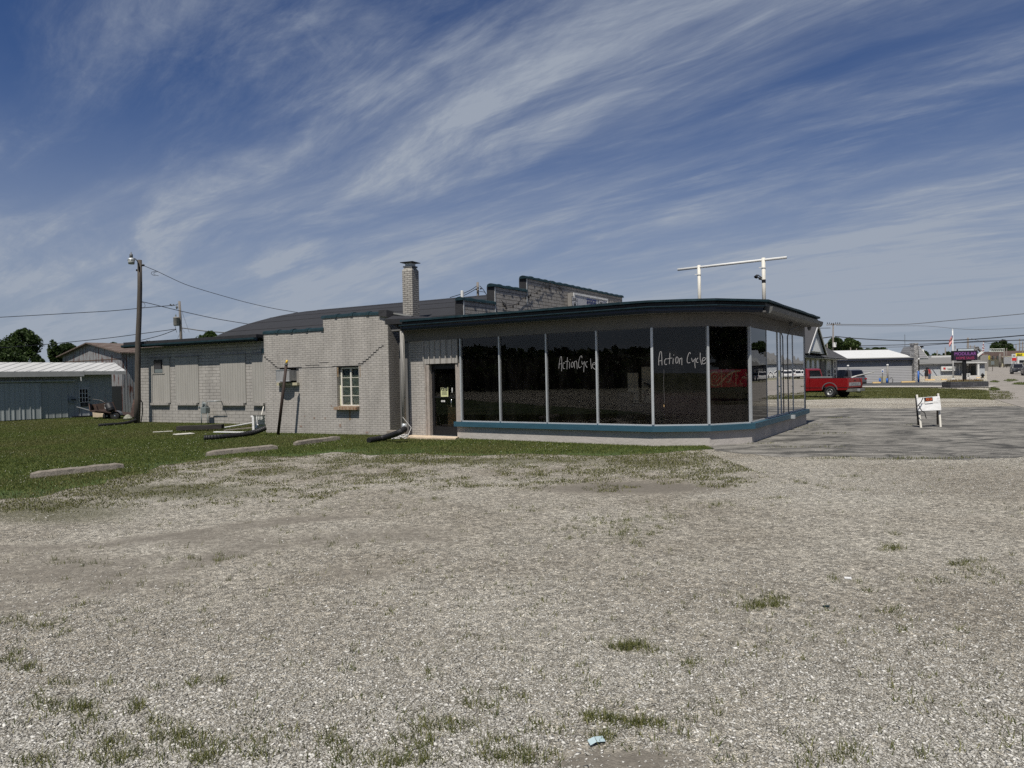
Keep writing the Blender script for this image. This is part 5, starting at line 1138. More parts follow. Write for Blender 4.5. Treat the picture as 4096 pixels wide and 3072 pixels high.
mb = MB(); pg = prof(GA + gax * .1); mb.extr([Vector((pg[0].x, pg[0].y, 0))] + [v - Vector((0, 0, .13)) for v in pg] + [Vector((pg[-1].x, pg[-1].y, 0))], gax * .2); mb.build('gable_wall', BLOCK, gar)
mb = MB(); mb.wall(GA + gax * .35 + gcr * 1.2, GB - gax * .6 + gcr * 1.2, 2.0, 3.6, .2, 1); mb.build('side_wall', BLOCK, gar)
# stepped parapet
Q = lambda s_: Vector((-.33, 24.2, 0)) + gcr * s_
steps = [(-2.15, -.37, 4.10), (-.37, 1.70, 4.70), (1.70, 10.17, 5.19)]
PB = -gax
mb = MB()
for i, (a, b, zt_) in enumerate(steps): mb.wall(Q(a), Q(b), 0, zt_, .30, 1)
mb.wall(Q(10.17), Q(12.2), 0, 4.70, .30, 1); mb.wall(Q(12.2), Q(14.0), 0, 4.10, .30, 1)
mb.build('parapet_wall', BLOCKP, gar)
mb = MB()
for a, b, zt_ in steps:
    e = Q(a) - gcr * .006; mb.box((e.x + PB.x * .15, e.y + PB.y * .15, zt_ - .45), (.29, .014, .9), PB)
mb.build('tarred_return', TAR, gar)
mb = MB()
for a, b, zt_ in steps:
    e = Q(a) + gcr * .02; mb.box((e.x + gcr.x * 0 + SN.x * .012, e.y + SN.y * .012, zt_ - .5), (.025, .02, .96), gcr)
mb.build('edge_trim', ALU, gar)
for k, (a, b, zt_) in enumerate(steps):
    mb = MB(); tiles(mb, Q(a) - gcr * .08, Q(b) + gcr * (.05 if k == 2 else 0), zt_ + .02, seg=.55, r=.125, seed=11 + k); mb.build('coping', TEAL, gar)
mb = MB(); p_ = Q(-2.05) + PB * .1; mb.lathe((p_.x, p_.y, 4.13), [(.05, 0), (.05, .25), (.045, .27)], 12); mb.build('vent_pipe', WHITE, gar)
# string lights hung over the parapet face
mb = MB(); bulbs = MB()
def hang(pts, r=.008):
    for a, b, sag in pts:
        L = []
        for t in np.linspace(0, 1, 9): p = a.lerp(b, t); L.append(p - Vector((0, 0, sag * 4 * t * (1 - t))))
        mb.tube(L, r, 5)
        for t in (.35, .7): p = a.lerp(b, t) - Vector((0, 0, sag * 4 * t * (1 - t))); bulbs.lathe(p - Vector((0, 0, .09)), [(.012, .09), (.025, .06), (.03, .03), (.008, 0)], 8)
def qp(px, py): return onplane(px, py, Q(0), gcr, .05)
hang([(qp(2004, 1200), qp(2030, 1221), .02), (qp(2030, 1221), qp(2092, 1191), .10), (qp(2092, 1191), qp(2125, 1180), .01), (qp(2010, 1208), qp(2030, 1235), 0), (qp(2135, 1162), qp(2170, 1138), .15), (qp(2170, 1130), qp(2210, 1140), .12), (qp(2200, 1120), qp(2200, 1145), 0), (qp(2231, 1137), qp(2252, 1158), .02), (qp(2110, 1190), qp(2128, 1170), 0)])
mb.build('light_string', BLACK, gar); bulbs.build('light_bulbs', BLACK, gar)['kind'] = 'stuff'
# the STOCK sign
sg = thing('parapet_sign', 'white STOCK sign with two road shields on the stepped parapet', 'sign', tuple(Q(5)))
T0, T1 = Q(4.83) + SN * .26, Q(7.99) + SN * .26; sz0, sz1 = 3.30, 4.92; SL = (T1 - T0).length
mb = MB(); c_ = (T0 + T1) / 2 - SN * .13; mb.box((c_.x, c_.y, (sz0 + sz1) / 2), (SL, .24, sz1 - sz0), gcr); mb.build('sign_box', GREYP, sg)
fw = .075
mb = MB()
for (a, b, z0_, z1_) in ((0, fw, sz0, sz1), (SL - fw, SL, sz0, sz1), (fw, SL - fw, sz1 - fw, sz1), (fw, SL - fw, sz0, sz0 + fw)): mb.wall(T0 + gcr * a, T0 + gcr * b, z0_, z1_, .03, 1)
for v in mb.v: v += SN * .032
mb.build('sign_frame', WHITEB, sg)
FACE = surf('silver_sign_face', (.42, .42, .44), .5, .12, 1.2)
mb = MB(); mb.wall(T0 + gcr * fw + SN * .012, T1 - gcr * fw + SN * .012, sz0 + fw, sz1 - fw, .01, 1); mb.build('sign_face', FACE, sg)
def shield(cx, zt_, w, h):
    t = thing
    out = [(0, 1.0), (.12, .97), (.22, .92), (.33, .97), (.46, .92), (.42, .80), (.44, .66), (.47, .5), (.42, .25), (.25, .1), (0, 0)]
    pts = [(x * w, z_ * h) for x, z_ in out] + [(-x * w, z_ * h) for x, z_ in out[-2:0:-1]]
    c = T0 + gcr * cx
    def ringp(s_, off): return [Vector((*(c + gcr * (x * s_) + SN * off)[:2], zt_ - h / 2 + (z_ - h / 2) * s_)) for x, z_ in pts]
    mb = MB(); mb.extr(ringp(1, .026), SN * -.006); mb.build('shield_border', INK, sg)
    mb = MB(); mb.extr(ringp(.90, .031), SN * -.004); mb.build('shield_face', FACE, sg)
    mb = MB(); mb.box((*(c + SN * .032)[:2], zt_ - h * .36), (w * .84, .004, h * .035), gcr); mb.build('shield_bar', INK, sg)
    textmb('ROUTE', h * .20, Vector((*(c + SN * .034)[:2], zt_ - h * .31)), gcr, (0, 0, 1), .001, sx=.74, bold=.002).build('shield_text', INK, sg)
    textmb('66', h * .48, Vector((*(c + SN * .034)[:2], zt_ - h * .80)), gcr, (0, 0, 1), .001, sx=.75, bold=.010).build('shield_number', INK, sg)
shA = onplane(2296, 1184.5, T0, gcr); shB = onplane(2402, 1199.5, T0, gcr); shield((shA - T0).dot(gcr), shA.z, .54, .50); shield((shB - T0).dot(gcr), shB.z, .54, .50)
stk = onplane(2364.5, 1218.5, T0, gcr); textmb('STOCK', .31, Vector((*(stk + SN * .03)[:2], stk.z)), gcr, (0, 0, 1), .002, sx=.84, bold=.012, space=1.05).build('sign_text', NAVYI, sg)

# roof sign frame with two floodlights
FR = thing('roof_sign_frame', 'empty white pipe sign frame standing on the showroom roof', 'sign frame', (5.8, 19.9, 3.2))
a, b = P(2711, 1079, 20.6), P(3147, 1036, 18.95); b.z = a.z + .03
mb = MB(); mb.tube([a, b], .036, 10); mb.build('cross_pipe', WHITE, FR, True)
for px, w in ((2796, .046), (3053, .05)):
    t = 0
    best = min((abs(topx(*(a.lerp(b, t_)))[0] - px), t_) for t_ in np.linspace(0, 1, 400))[1]; p = a.lerp(b, best)
    mb = MB(); mb.tube([(p.x, p.y, 3.1), (p.x, p.y, p.z + .06)], w, 12); mb.build('post', WHITED, FR, True)
    mb = MB(); mb.lathe((p.x, p.y, p.z - .22), [(w + .012, 0), (w + .012, .02)], 12); mb.box((p.x - .06, p.y, p.z - .2), (.12, .03, .02), (1, -.6, 0)); mb.build('bracket', WHITE, FR)
    if px > 3000: pp = p
mb = MB(); mb.lathe((pp.x, pp.y, pp.z - .62), [(.0525, 0), (.0525, .09)], 12); mb.build('tape_band', BLACK, FR)
for k, (dx, dz) in enumerate(((3024, 1104), (3038, 1114))):
    e = P(dx, dz, pp.y - .1 + .1 * k); fl = thing('floodlight', ['upper black floodlight on the right post of the roof frame', 'lower small floodlight on the right post of the roof frame'][k], 'floodlight', tuple(e))
    mb = MB(); mb.tube([(pp.x - .04, pp.y, e.z + .0 - .05), (pp.x - .15, pp.y, e.z + .04), e], .014, 6); mb.build('arm', BLACK, fl)
    mb = MB(); mb.lathe(e + Vector((.03, 0, .03)), [(.02, 0), (.04, .04), (.055, .08), (.05, .09)] if k == 0 else [(.02, 0), (.036, .03), (.04, .06)], 12, (-.5, -.3, -.8)); mb.build('lamp_head', BLACK, fl)
mb = MB(); mb.box((pp.x - .16, pp.y, 3.35), (.07, .06, .5), FA); mb.build('stub_post', WOOD, FR)

# ================================================================== BLOCK WING
WA = Vector((.883, -.469, 0)).normalized(); WN = Vector((WA.y, -WA.x, 0)); WP = Vector((-15.8, 30.5, 0)); WB = Vector((-WA.y, WA.x, 0))
def wpx(px): return WP + WA * online(px, WP, WA, 1530)
wing = thing('block_wing', 'long low grey block wing with boarded window bays and a flat dark roof', 'building', (WP.x, WP.y, 0))
WS, WE = wpx(553), wpx(1062)
mb = MB(); mb.wall(WS, WE, -.05, 3.2, .22, 1); mb.wall(WS + WB * .2205 + WA * .0, WS + WB * 8, -.05, 3.2, .22, -1); mb.build('block_wall', BLOCK, wing)
mb = MB(); e0, e1 = WS - WA * .35 + WN * .40, WE + WN * .40; mb.poly([e0, e1, e1 + WB * 3.0, e0 + WB * 9], 3.32, 3.44); mb.build('roof', TAR, wing)
mb = MB(); mb.wall(e0 + WN * .0, e1, 3.19, 3.318, .05, 1); mb.build('fascia', NAVY, wing)
mb = MB(); mb.extr([Vector((*(e0 + WN * o)[:2], z_)) for o, z_ in ((.002, 3.21), (.09, 3.21), (.12, 3.25), (.12, 3.315), (.002, 3.315))], (e1 - e0)); mb.build('gutter', TEAL, wing)
mb = MB(); mb.box((*((e0 + e1) / 2 + WN * -.2)[:2], 3.305), ((e1 - e0).length - .1, .38, .02), WA); mb.build('soffit', TEAL, wing)
def wpt(px, py, off=.0): return onplane(px, py, WP, WA, off)
for k, (x0, x1, yt, yb) in enumerate(((600, 682, 1434, 1611), (705, 796, 1429, 1611), (884, 985, 1420, 1612), (1012, 1062, 1418, 1612))):
    a, b = wpx(x0), wpx(x1); xm = (x0 + x1) / 2; z0_, z1_ = wpt(xm, yb).z, wpt(xm, yt).z
    mb = MB(); mb.wall(a + WN * .035, b + WN * .035, z0_, z1_, .034, 1); c = mb.build('window_cover', CORR, wing)
    if k == 0: tag(c, 'corrugated window cover with a small dark window in it')
    mb = MB(); mb.wall(a - WA * .03 + WN * .05, b + WA * .03 + WN * .05, z1_ + .002, z1_ + .045, .05, 1); mb.build('cover_trim', GREYP, c)
    mb = MB(); mb.box((*((a + b) / 2 + WN * .03)[:2], z0_ - .055), ((b - a).length * .9, .16, .10), WA); mb.build('window_sill', BLOCK, wing)
    if k == 0:
        a2, b2 = wpx(621), wpx(656); z2, z3 = wpt(638, 1493).z, wpt(638, 1438).z
        mb = MB(); mb.wall(a2 + WN * .042, b2 + WN * .042, z2, z3, .006, 1); mb.build('small_pane', CARGL, c)
        mb = MB(); 
        for (u, v, za, zb) in ((a2 - WA * .03, a2, z2 - .03, z3 + .03), (b2, b2 + WA * .03, z2 - .03, z3 + .03), (a2, b2, z3, z3 + .03), (a2 - WA * .1, b2 + WA * .1, z2 - .04, z2)): mb.wall(u + WN * .055, v + WN * .055, za, zb, .02, 1)
        mb.build('small_frame', CORR, c)
        mb = MB(); mb.wall(a2 + WA * .04 + WN * .046, b2 - WA * .02 + WN * .046, z2 + .02, z2 + .17, .003, 1); mb.build('inside_curtain', METERG, c)
mb = MB(); p = wpt(1056, 1403, .03); mb.box(p, (.22, .05, .18), WA, (.3, 0, 1)); mb.build('downpipe_stub', TEAL, wing)
# gas meter
gm = thing('gas_meter', 'grey gas meter with pipes against the block wing', 'gas meter', tuple(wpt(820, 1690, .35)))
c = wpt(821, 1641, .35); mb = MB(); mb.box(c, (.30, .22, .26), WA); mb.box(c + Vector((0, 0, .15)), (.22, .18, .06), WA); mb.build('meter_body', METERG, gm, bevel=.03)
mb = MB(); t_ = wpt(812, 1605, .35); e_ = wpt(886, 1606, .12); g0 = wpt(806, 1692, .35); mb.tube([(g0.x, g0.y, -.02), (g0.x, g0.y, c.z - .1)], .022, 8); g1 = wpt(832, 1692, .35); mb.tube([(g1.x, g1.y, -.02), (g1.x, g1.y, c.z - .1)], .022, 8)
mb.tube([wpt(811, 1628, .35), wpt(811, 1610, .35), t_], .020, 8); mb.build('riser', METERG, gm, True)
mb = MB(); mb.tube([wpt(828, 1628, .35), wpt(828, 1606, .35), wpt(840, 1605, .35), wpt(884, 1604, .35), wpt(886, 1605, .02)], .018, 8); mb.build('outlet_pipe', ALU, gm, True)
mb = MB(); q_ = wpt(817, 1617, .40); mb.lathe(q_, [(.03, 0), (.08, .01), (.085, .04), (.03, .06), (.03, .1)], 14, (0, -1, .3)); q_ = wpt(800, 1630, .40); mb.lathe(q_, [(.035, 0), (.06, .01), (.035, .06)], 12, (-1, -.2, 0)); mb.build('regulator', METERG, gm)

# ================================================================== SHEDS ON THE LEFT
SHD = Vector((.6, .8, 0)); SHN = Vector((.8, -.6, 0)); SHP = Vector((-24.1, 33.5, 0))
def shp(px): return SHP + SHD * online(px, SHP, SHD, 1600)
def shpt(px, py, off=.0): return onplane(px, py, SHP, SHD, off)
shed = thing('white_shed', 'low pale metal shed with a white ribbed roof at the left edge', 'shed', (SHP.x, SHP.y, 0))
s0, s1 = SHP - SHD * 9, shp(449)
mb = MB(); mb.wall(s0, s1, -.05, 2.32, .12, 1); mb.build('shed_wall', SHEDW, shed)
mb = MB(); mb.wall(s1 - SHN * .121, s1 - SHN * 5, -.05, 2.32, .12, 1); mb.build('end_wall', SHEDW, shed)
r0_, r1_ = s0 + SHN * .42, shp(449) + SHN * .42 + SHD * .55
mb = MB(); prof_ = [(0, 2.36), (-1.28, 2.83), (-5.6, 2.30)]
mb.loft([[Vector((*(b + SHN * o)[:2], z_)) for o, z_ in prof_] + [Vector((*(b + SHN * o)[:2], z_ - .05)) for o, z_ in prof_[::-1]] for b in (r0_, r1_)]); mb.build('shed_roof', ROOFW, shed)
mb = MB(); k_ = shp(325) + SHN * .42; mb.wall(r0_ + SHN * .01, k_ + SHN * .01, 2.10, 2.345, .04, 1); mb.wall(k_ + SHD * .01 + SHN * .01, r1_ + SHN * .01, 2.18, 2.345, .04, 1); mb.build('eave_board', surf('shed_trim', (.30, .30, .29), .6, .12, 3), shed)
mb = MB(); p = shpt(324, 1508, .44); mb.tube([p, p - Vector((0, -.02, .2))], .025, 8); mb.build('downpipe_stub', WHITE, shed)
d0_, d1_ = s0, shp(161)
mb = MB(); mb.wall(d0_ + SHN * .10, d1_ + SHN * .10, .05, 1.80, .05, 1)
for k in range(24):
    p = d1_ - SHD * (.03 + k * .44) + SHN * .11
    if (p - d0_).dot(SHD) > 0: mb.box((p.x, p.y, .925), (.035, .03, 1.75), SHD)
mb.build('sliding_door', SHEDD, shed)
mb = MB(); mb.wall(shp(163) + SHN * .04, shp(270) + SHN * .04, .05, 1.82, .035, 1); mb.build('sheet_panel', SHEDW, shed)
mb = MB(); mb.tube([s0 + SHN * .14 + Vector((0, 0, 1.88)), shp(296) + SHN * .14 + Vector((0, 0, 1.88))], .05, 8); mb.build('door_track', SHEDD, shed)
e0_, e1_ = shp(314), shp(359); mb = MB(); mb.wall(e0_ + SHN * .03, e1_ + SHN * .03, .05, 1.84, .03, 1); sd = mb.build('side_door', SHEDD, shed); tag(sd, 'pale side door with a nine-light window')
w0_, w1_ = shpt(318, 1609, .04), shpt(351, 1555, .04); mb = MB(); a, b = V2(w0_), V2(w1_); mb.wall(a, b, w0_.z, w1_.z, .01, 1); mb.build('door_window', CARGL, sd)
mb = MB()
for t in (0, 1 / 3, 2 / 3, 1): p = a.lerp(b, t) + SHN * .01; mb.box((p.x, p.y, (w0_.z + w1_.z) / 2), (.02, .02, w1_.z - w0_.z), SHD)
for t in (0, 1 / 3, 2 / 3, 1): p = (a + b) / 2 + SHN * .016; mb.box((p.x, p.y, w0_.z + (w1_.z - w0_.z) * t), ((b - a).length, .02, .02), SHD)
mb.build('muntins', WHITE, sd)
p = shpt(337, 1618, .06); mb = MB(); mb.box(p, (.34, .02, .2), SHD); nb_ = mb.build('door_sign', BLACK, sd)
mb = MB(); mb.box(p + SHN * .014 + Vector((0, 0, -.03)), (.24, .004, .02), SHD); mb.box(p + SHN * .014 + Vector((0, 0, .04)), (.04, .004, .04), SHD); mb.build('sign_print', METERG, sd)
for yy, r_ in ((1588, .035), (1601, .04)):
    p = shpt(357, yy, .05); mb = MB(); mb.lathe(p, [(r_, 0), (r_, .03), (r_ * .6, .05)], 10, tuple(SHN)); mb.build('door_lock', BLACK, sd)
mb = MB(); p = shpt(337, 1665, .1); mb.box((p.x, p.y, .04), (1.1, .3, .09), SHD); mb.build('door_step', BLACK, shed)
p = shpt(289, 1600, .06); mb = MB(); mb.lathe(p, [(.17, 0), (.17, .02)], 20, tuple(SHN)); mb.build('round_cover', surf('dull_round', (.17, .19, .20), .7, .3, 9), shed); mb = MB(); mb.box(p + SHN * .03 + Vector((.05, 0, .02)), (.2, .03, .05), SHD); mb.build('cover_handle', BLACK, shed)

BD_ = Vector((.83, -.56, 0)).normalized(); BR = Vector((-22.5, 41, 0)); BL_ = BR - BD_ * 7.17 * 1.0; BBK = Vector((.56, .83, 0)).normalized()
barn = thing('rusty_barn', 'rusty galvanised barn with a low gabled roof behind the white shed', 'barn', (BR.x, BR.y, 0))
pk = BR - BD_ * 3.6
mb = MB(); fr_ = [Vector((*BL_[:2], -.05)), Vector((*BR[:2], -.05)), Vector((*BR[:2], 3.5)), Vector((*pk[:2], 4.15)), Vector((*BL_[:2], 3.5))]; mb.extr(fr_, BBK * .12); mb.build('gable_wall', RUSTW, barn)
mb = MB(); mb.wall(BR + BBK * .121 , BR + BBK * 9, -.05, 3.5, .12, 1); mb.build('side_wall', RUSTW, barn)
mb = MB(); o0, o1 = BR - BD_ * 1.25 - BBK * .012, BR - BD_ * .06 - BBK * .012; mb.wall(o0, o1, -.02, 1.55, .02, 1); mb.build('shadowed_opening', BLACK, barn)  # black panel paints the shed's shadow on the gable together with the opening
mb = MB(); t_ = BD_ * .0; mb.wall(BL_ - BBK * .012, BR - BBK * .012, 3.10, 3.16, .02, 1); mb.build('wall_lap', RUSTR, barn)
for sgn in (-1, 1):
    e = (BL_ - BD_ * .3) if sgn < 0 else (BR + BD_ * .3); f0 = -BBK * .25; f1 = BBK * 9.3
    mb = MB(); zz = 3.5 - .3 * (.65 / 3.6) + .05
    mb.loft([[Vector((*(e + f)[:2], zz)), Vector((*(pk + f)[:2], 4.22)), Vector((*(pk + f)[:2], 4.15)), Vector((*(e + f)[:2], zz - .07))] for f in (f0, f1)]); mb.build('barn_roof', RUSTR, barn)
p = BR + BBK * 2.2 + BD_ * .1; q_ = P(535, 1566, 43.2); mb = MB(); mb.box((p.x, p.y, 1.45), (.1, .26, .32), BD_); mb.build('meter_box', WHITE, barn)
mb = MB(); mb.box((p.x, p.y, 1.12), (.08, .2, .28), BD_); mb.build('switch_box', METERG, barn)

# ================================================================== POLES AND WIRES
def pole_wood(t, base, top, r0_, r1_, mat=POLEW, name='pole'):
    b, q = Vector(base), Vector(top); mb = MB(); pts = [b.lerp(q, k / 6) + Vector((.02 * math.sin(k * 1.7), 0, 0)) for k in range(7)]; mb.tube(pts, [r0_ + (r1_ - r0_) * k / 6 for k in range(7)], 12); return mb.build(name, mat, t, True)
g = G(547, 1694); g.z = -.1; YP = G(547, 1694).y
LP = thing('lamp_pole', 'weathered wooden pole carrying a security lamp at the left end of the block wing', 'utility pole', tuple(G(547, 1694)))
tp = P(560, 1040, YP); pole_wood(LP, g, tp, .125, .085)
def lp(px, py, dy=0): return P(px, py, YP + dy)
mb = MB(); mb.tube([lp(556, 1082, -.1), lp(554, 1060, -.12), lp(550, 1045, -.14), lp(542, 1036, -.15), lp(533, 1034, -.15)], .022, 8); mb.build('lamp_arm', BLACK, LP, True)
c = lp(525.5, 1056.5, -.15); mb = MB(); mb.lathe(c, [(.115, 0), (.135, .165), (.10, .17)], 16); lm = mb.build('lamp_lens', surf('lamp_lens', (.30, .31, .30), .3, .1, 20, spec=.6), LP, True)
mb = MB(); mb.lathe(c + Vector((0, 0, .17)), [(.145, -.01), (.14, .02), (.075, .09), (.07, .09)], 16); mb.build('reflector', ALU, lm, True)
mb = MB(); mb.lathe(c + Vector((0, 0, .26)), [(.065, 0), (.065, .15), (.05, .16), (.02, .18), (.02, .24)], 12); mb.build('ballast_housing', GREYST, lm, True)
mb = MB(); mb.lathe(lp(566, 1061), [(.03, 0), (.045, .02), (.045, .09), (.03, .12)], 10, (1, 0, 0)); mb.build('insulator', BLACK, LP)
mb = MB(); mb.lathe(lp(547, 1077), [(.02, 0), (.04, -.03), (.03, -.08)], 8); mb.build('photocell', BLACK, LP)
mb = MB(); mb.tube([lp(563, 1090, -.12), lp(562, 1300, -.12), lp(557, 1500, -.14), lp(553, 1690, -.15)], .012, 6); mb.build('ground_wire', BLACK, LP)
def wire(label, pts, r, ys, n=24, grp='overhead wires'):
    """pts: photo pixels along the wire; ys: depth at its two ends; smooth curve through them"""
    k = len(pts); V = [P(px, py, ys[0] + (ys[1] - ys[0]) * i / (k - 1)) for i, (px, py) in enumerate(pts)]
    sm = []
    for i in range(k - 1):
        a = V[max(i - 1, 0)]; b = V[i]; c = V[i + 1]; d_ = V[min(i + 2, k - 1)]
        for t in np.linspace(0, 1, 7)[:-1]: t = float(t); sm.append(.5 * ((2 * b) + (c - a) * t + (2 * a - 5 * b + 4 * c - d_) * t * t + (3 * b - a - 3 * c + d_) * t ** 3))
    sm.append(V[-1]); mb = MB(); mb.tube(sm, r, 5); o = mb.build('overhead_wire', BLACK); tag(o, label, 'wire', grp); return o
wire('upper wire sagging from the lamp pole to the curved roof', [(569, 1062), (580, 1065), (628, 1085), (674, 1107), (740, 1137), (811, 1160), (900, 1186), (992, 1211), (1100, 1235), (1192, 1250)], .012, (YP, 33))
wire('lower wire running from the lamp pole to the curved roof', [(562, 1206), (600, 1214), (680, 1234), (775, 1256), (870, 1276), (998, 1297)], .014, (YP, 31.5))
mb = MB(); mb.tube([lp(563, 1207), lp(578, 1213), lp(581, 1224), lp(574, 1231), lp(565, 1229), lp(562, 1218)], .009, 5); mb.build('wire_loop', BLACK, LP)
mb = MB(); mb.tube([P(626, 1084, YP + .3), P(607, 1088, YP + .3), P(605, 1095, YP + .3), P(612, 1101, YP + .3), P(622, 1103, YP + .3)], .009, 5); mb.tube([P(632, 1086, YP + .3), P(616, 1090, YP + .3), P(615, 1096, YP + .3), P(624, 1101, YP + .3), P(634, 1103, YP + .3)], .009, 5); mb.build('wire_tail', BLACK, LP)
TP = thing('transformer_pole', 'distant wooden pole with a grey transformer can behind the block wing', 'utility pole', (P(728, 1400, 75).x, 75, 0))
b = P(731, 1500, 75); pole_wood(TP, (b.x, 75, 0), P(718, 1205, 75), .17, .12, POLEF)
def t_(px, py, dy=0): return P(px, py, 75 + dy)
mb = MB(); mb.lathe(t_(706, 1303, -.3), [(.25, 0), (.30, .08), (.30, .80), (.33, .84), (.25, .92), (.05, .95)], 14); tc_ = mb.build('transformer_can', GREYP, TP, True)
mb = MB(); mb.lathe(t_(703, 1268, -.3), [(.05, 0), (.08, .05), (.05, .12), (.08, .18), (.03, .3)], 8); mb.build('bushing', METERG, tc_); mb = MB(); mb.tube([t_(700, 1270, -.45), t_(697, 1285, -.5), t_(699, 1300, -.5), t_(707, 1330, -.3)], .02, 5); mb.build('jumper', BLACK, tc_)
mb = MB(); mb.tube([t_(716, 1214), t_(698, 1222), t_(684, 1220)], .025, 6); mb.build('deadend_arm', BLACK, TP)
mb = MB()
for k, (x, y) in enumerate(((684, 1219), (690, 1222), (697, 1220))): mb.lathe(t_(x, y), [(.04, 0), (.11, .06), (.04, .14)], 8, (-1, 0, .2))
mb.lathe(t_(707, 1229), [(.05, -.2), (.12, 0), (.05, .2)], 8); mb.tube([t_(707, 1229), t_(720, 1230)], .03, 5); mb.build('insulator_string', GREYST, TP)
mb = MB(); mb.tube([t_(727, 1244), t_(757, 1330)], .012, 4); mb.tube([t_(727, 1315), t_(708, 1362)], .012, 4); mb.tube([t_(729, 1315), t_(738, 1330)], .012, 4); mb.build('guy_wire', BLACK, TP)
wire('top line running left from the transformer pole', [(684, 1222), (600, 1229), (450, 1243), (300, 1252), (0, 1269), (-200, 1279)], .035, (75, 78))
wire('middle line running left from the transformer pole', [(704, 1316), (600, 1330), (450, 1350), (300, 1366), (116, 1383), (-200, 1404)], .035, (75, 78))
wire('lower line dropping left from the transformer pole behind the barn', [(704, 1318), (640, 1342), (560, 1362), (500, 1377), (430, 1392)], .035, (75, 78))
wire('short line running right from the transformer pole to the curved roof', [(728, 1312), (760, 1316), (800, 1322), (850, 1327), (910, 1331)], .05, (75, 75))
GP = thing('bare_pole', 'top of a distant wooden pole standing behind the curved roof', 'utility pole', (P(1912, 1300, 78).x, 78, 0))
b = P(1914, 1500, 78); pole_wood(GP, (b.x, 78, 0), P(1911, 1129, 78), .16, .13, POLEF)
mb = MB()
for x, y in ((1902, 1157), (1920, 1155), (1909, 1152), (1909, 1163)): mb.lathe(P(x, y, 77.7), [(.03, 0), (.10, .07), (.03, .2)], 8, (1, 0, 0))
mb.build('insulator_string', BLACK, GP)
wire('steep line falling left from the pole behind the curved roof', [(1906, 1145), (1885, 1159), (1860, 1171), (1840, 1178), (1800, 1190)], .04, (78, 74))
wire('second line falling left from the pole behind the curved roof', [(1905, 1155), (1885, 1167), (1860, 1180), (1840, 1186)], .04, (78, 74))
wire('line falling right from the pole behind the curved roof', [(1919, 1144), (1930, 1155), (1940, 1169), (1947, 1182)], .04, (78, 74))
wire('looped line on the right side of the pole behind the curved roof', [(1918, 1166), (1930, 1167), (1940, 1170), (1946, 1180)], .03, (78, 74))

# ================================================================== LYING ABOUT ON THE LAWN
def stop_bar(label, L_, R_):
    a, b = G(*L_), G(*R_); t = thing('wheel_stop', label, 'wheel stop', tuple(a), 'concrete wheel stops sunk in the lawn'); dr = (b - a).normalized(); n_ = Vector((-dr.y, dr.x, 0)); L = (b - a).length
    secs = []
    rr = random.Random(int(L_[0]))
    for k in range(13):
        u = k / 12; c = a.lerp(b, u); e = .75 if k in (0, 12) else 1; j = rr.uniform(-.006, .006)
        secs.append([c + n_ * -.075 * e, c + n_ * -.055 * e + Vector((0, 0, .10 * e + j)), c + n_ * -.03 * e + Vector((0, 0, .125 * e + j)), c + n_ * .03 * e + Vector((0, 0, .125 * e + j)), c + n_ * .055 * e + Vector((0, 0, .10 * e)), c + n_ * .075 * e])
    mb = MB(); mb.loft(secs); mb.build('concrete_bar', CONC, t); return t
stop_bar('nearest concrete wheel stop at the left end of the row', (124, 1915), (491, 1874))
stop_bar('middle concrete wheel stop of the row of three', (827, 1826), (1107, 1798))
stop_bar('farthest concrete wheel stop, below the small window', (1178, 1784), (1356, 1761))
bl = thing('leaning_pipe_post', 'leaning dark pipe post with a yellow cap before the brick block', 'post', tuple(G(1111, 1741)))
b_ = G(1111, 1742); yb = b_.y; b_.z = -.05; t2 = P(1145, 1458, yb - .05); mb = MB(); mb.tube([b_, t2], .045, 12); mb.build('pipe', BROWNP, bl, True)
mb = MB(); mb.lathe(t2, [(.055, -.02), (.055, .03), (.04, .035)], 12); mb.build('collar', GREYST, bl); mb = MB(); mb.tube([t2 + Vector((0, 0, .03)), t2 + Vector((.02, 0, .09)), t2 + Vector((.035, 0, .13))], [.032, .036, .03], 8); mb.build('yellow_cap', YELLOW, bl, True)
def hose(name, label, pts, r, mat=BLACKR, ribs=True, cat='drain pipe', grp=None):
    V = [G(px, py, r + dz) if dz is not None else None for px, py, dz in pts]
    sm = []
    k = len(V)
    for i in range(k - 1):
        a = V[max(i - 1, 0)]; b = V[i]; c = V[i + 1]; d_ = V[min(i + 2, k - 1)]
        for t in np.linspace(0, 1, 13)[:-1]: t = float(t); sm.append(.5 * ((2 * b) + (c - a) * t + (2 * a - 5 * b + 4 * c - d_) * t * t + (3 * b - a - 3 * c + d_) * t ** 3))
    sm.append(V[-1]); mb = MB(); mb.tube(sm, [r * (1 + (.07 if i % 2 else -.05) * ribs) for i in range(len(sm))], 12); o = mb.build(name, mat); tag(o, label, cat, grp); return o
hose('drain_hose', 'black corrugated drain hose joined to the rain pipe and running out over the grass', [(1474, 1762, 0), (1530, 1752, .02), (1570, 1740, .12), (1600, 1728, .22), (1619, 1716, .27)], .075)
hose('drain_hose', 'black drain hose lying from the brick block corner toward the left', [(816, 1752, 0), (880, 1748, 0), (960, 1740, 0), (1020, 1728, .05), (1062, 1712, .15)], .075)
hose('drain_hose', 'long black hose lying in the grass beside the lamp pole', [(395, 1701, 0), (440, 1698, 0), (490, 1694, 0), (525, 1686, .05), (545, 1679, .1)], .06)
def plank(name, label, a, b, w, t, mat, z0=.0, z1=.0, ups=0, cat='board', grp='boards lying on the lawn'):
    p, q = G(a[0], a[1]), G(b[0], b[1]); p.z = z0 + t / 2 + .03; q.z = z1 + t / 2 + .03; mb = MB(); dr = (q - p); mb.box((p + q) / 2, (dr.length, w, t), dr, (0, ups, 1)); o = mb.build(name, mat); tag(o, label, cat, grp); return o
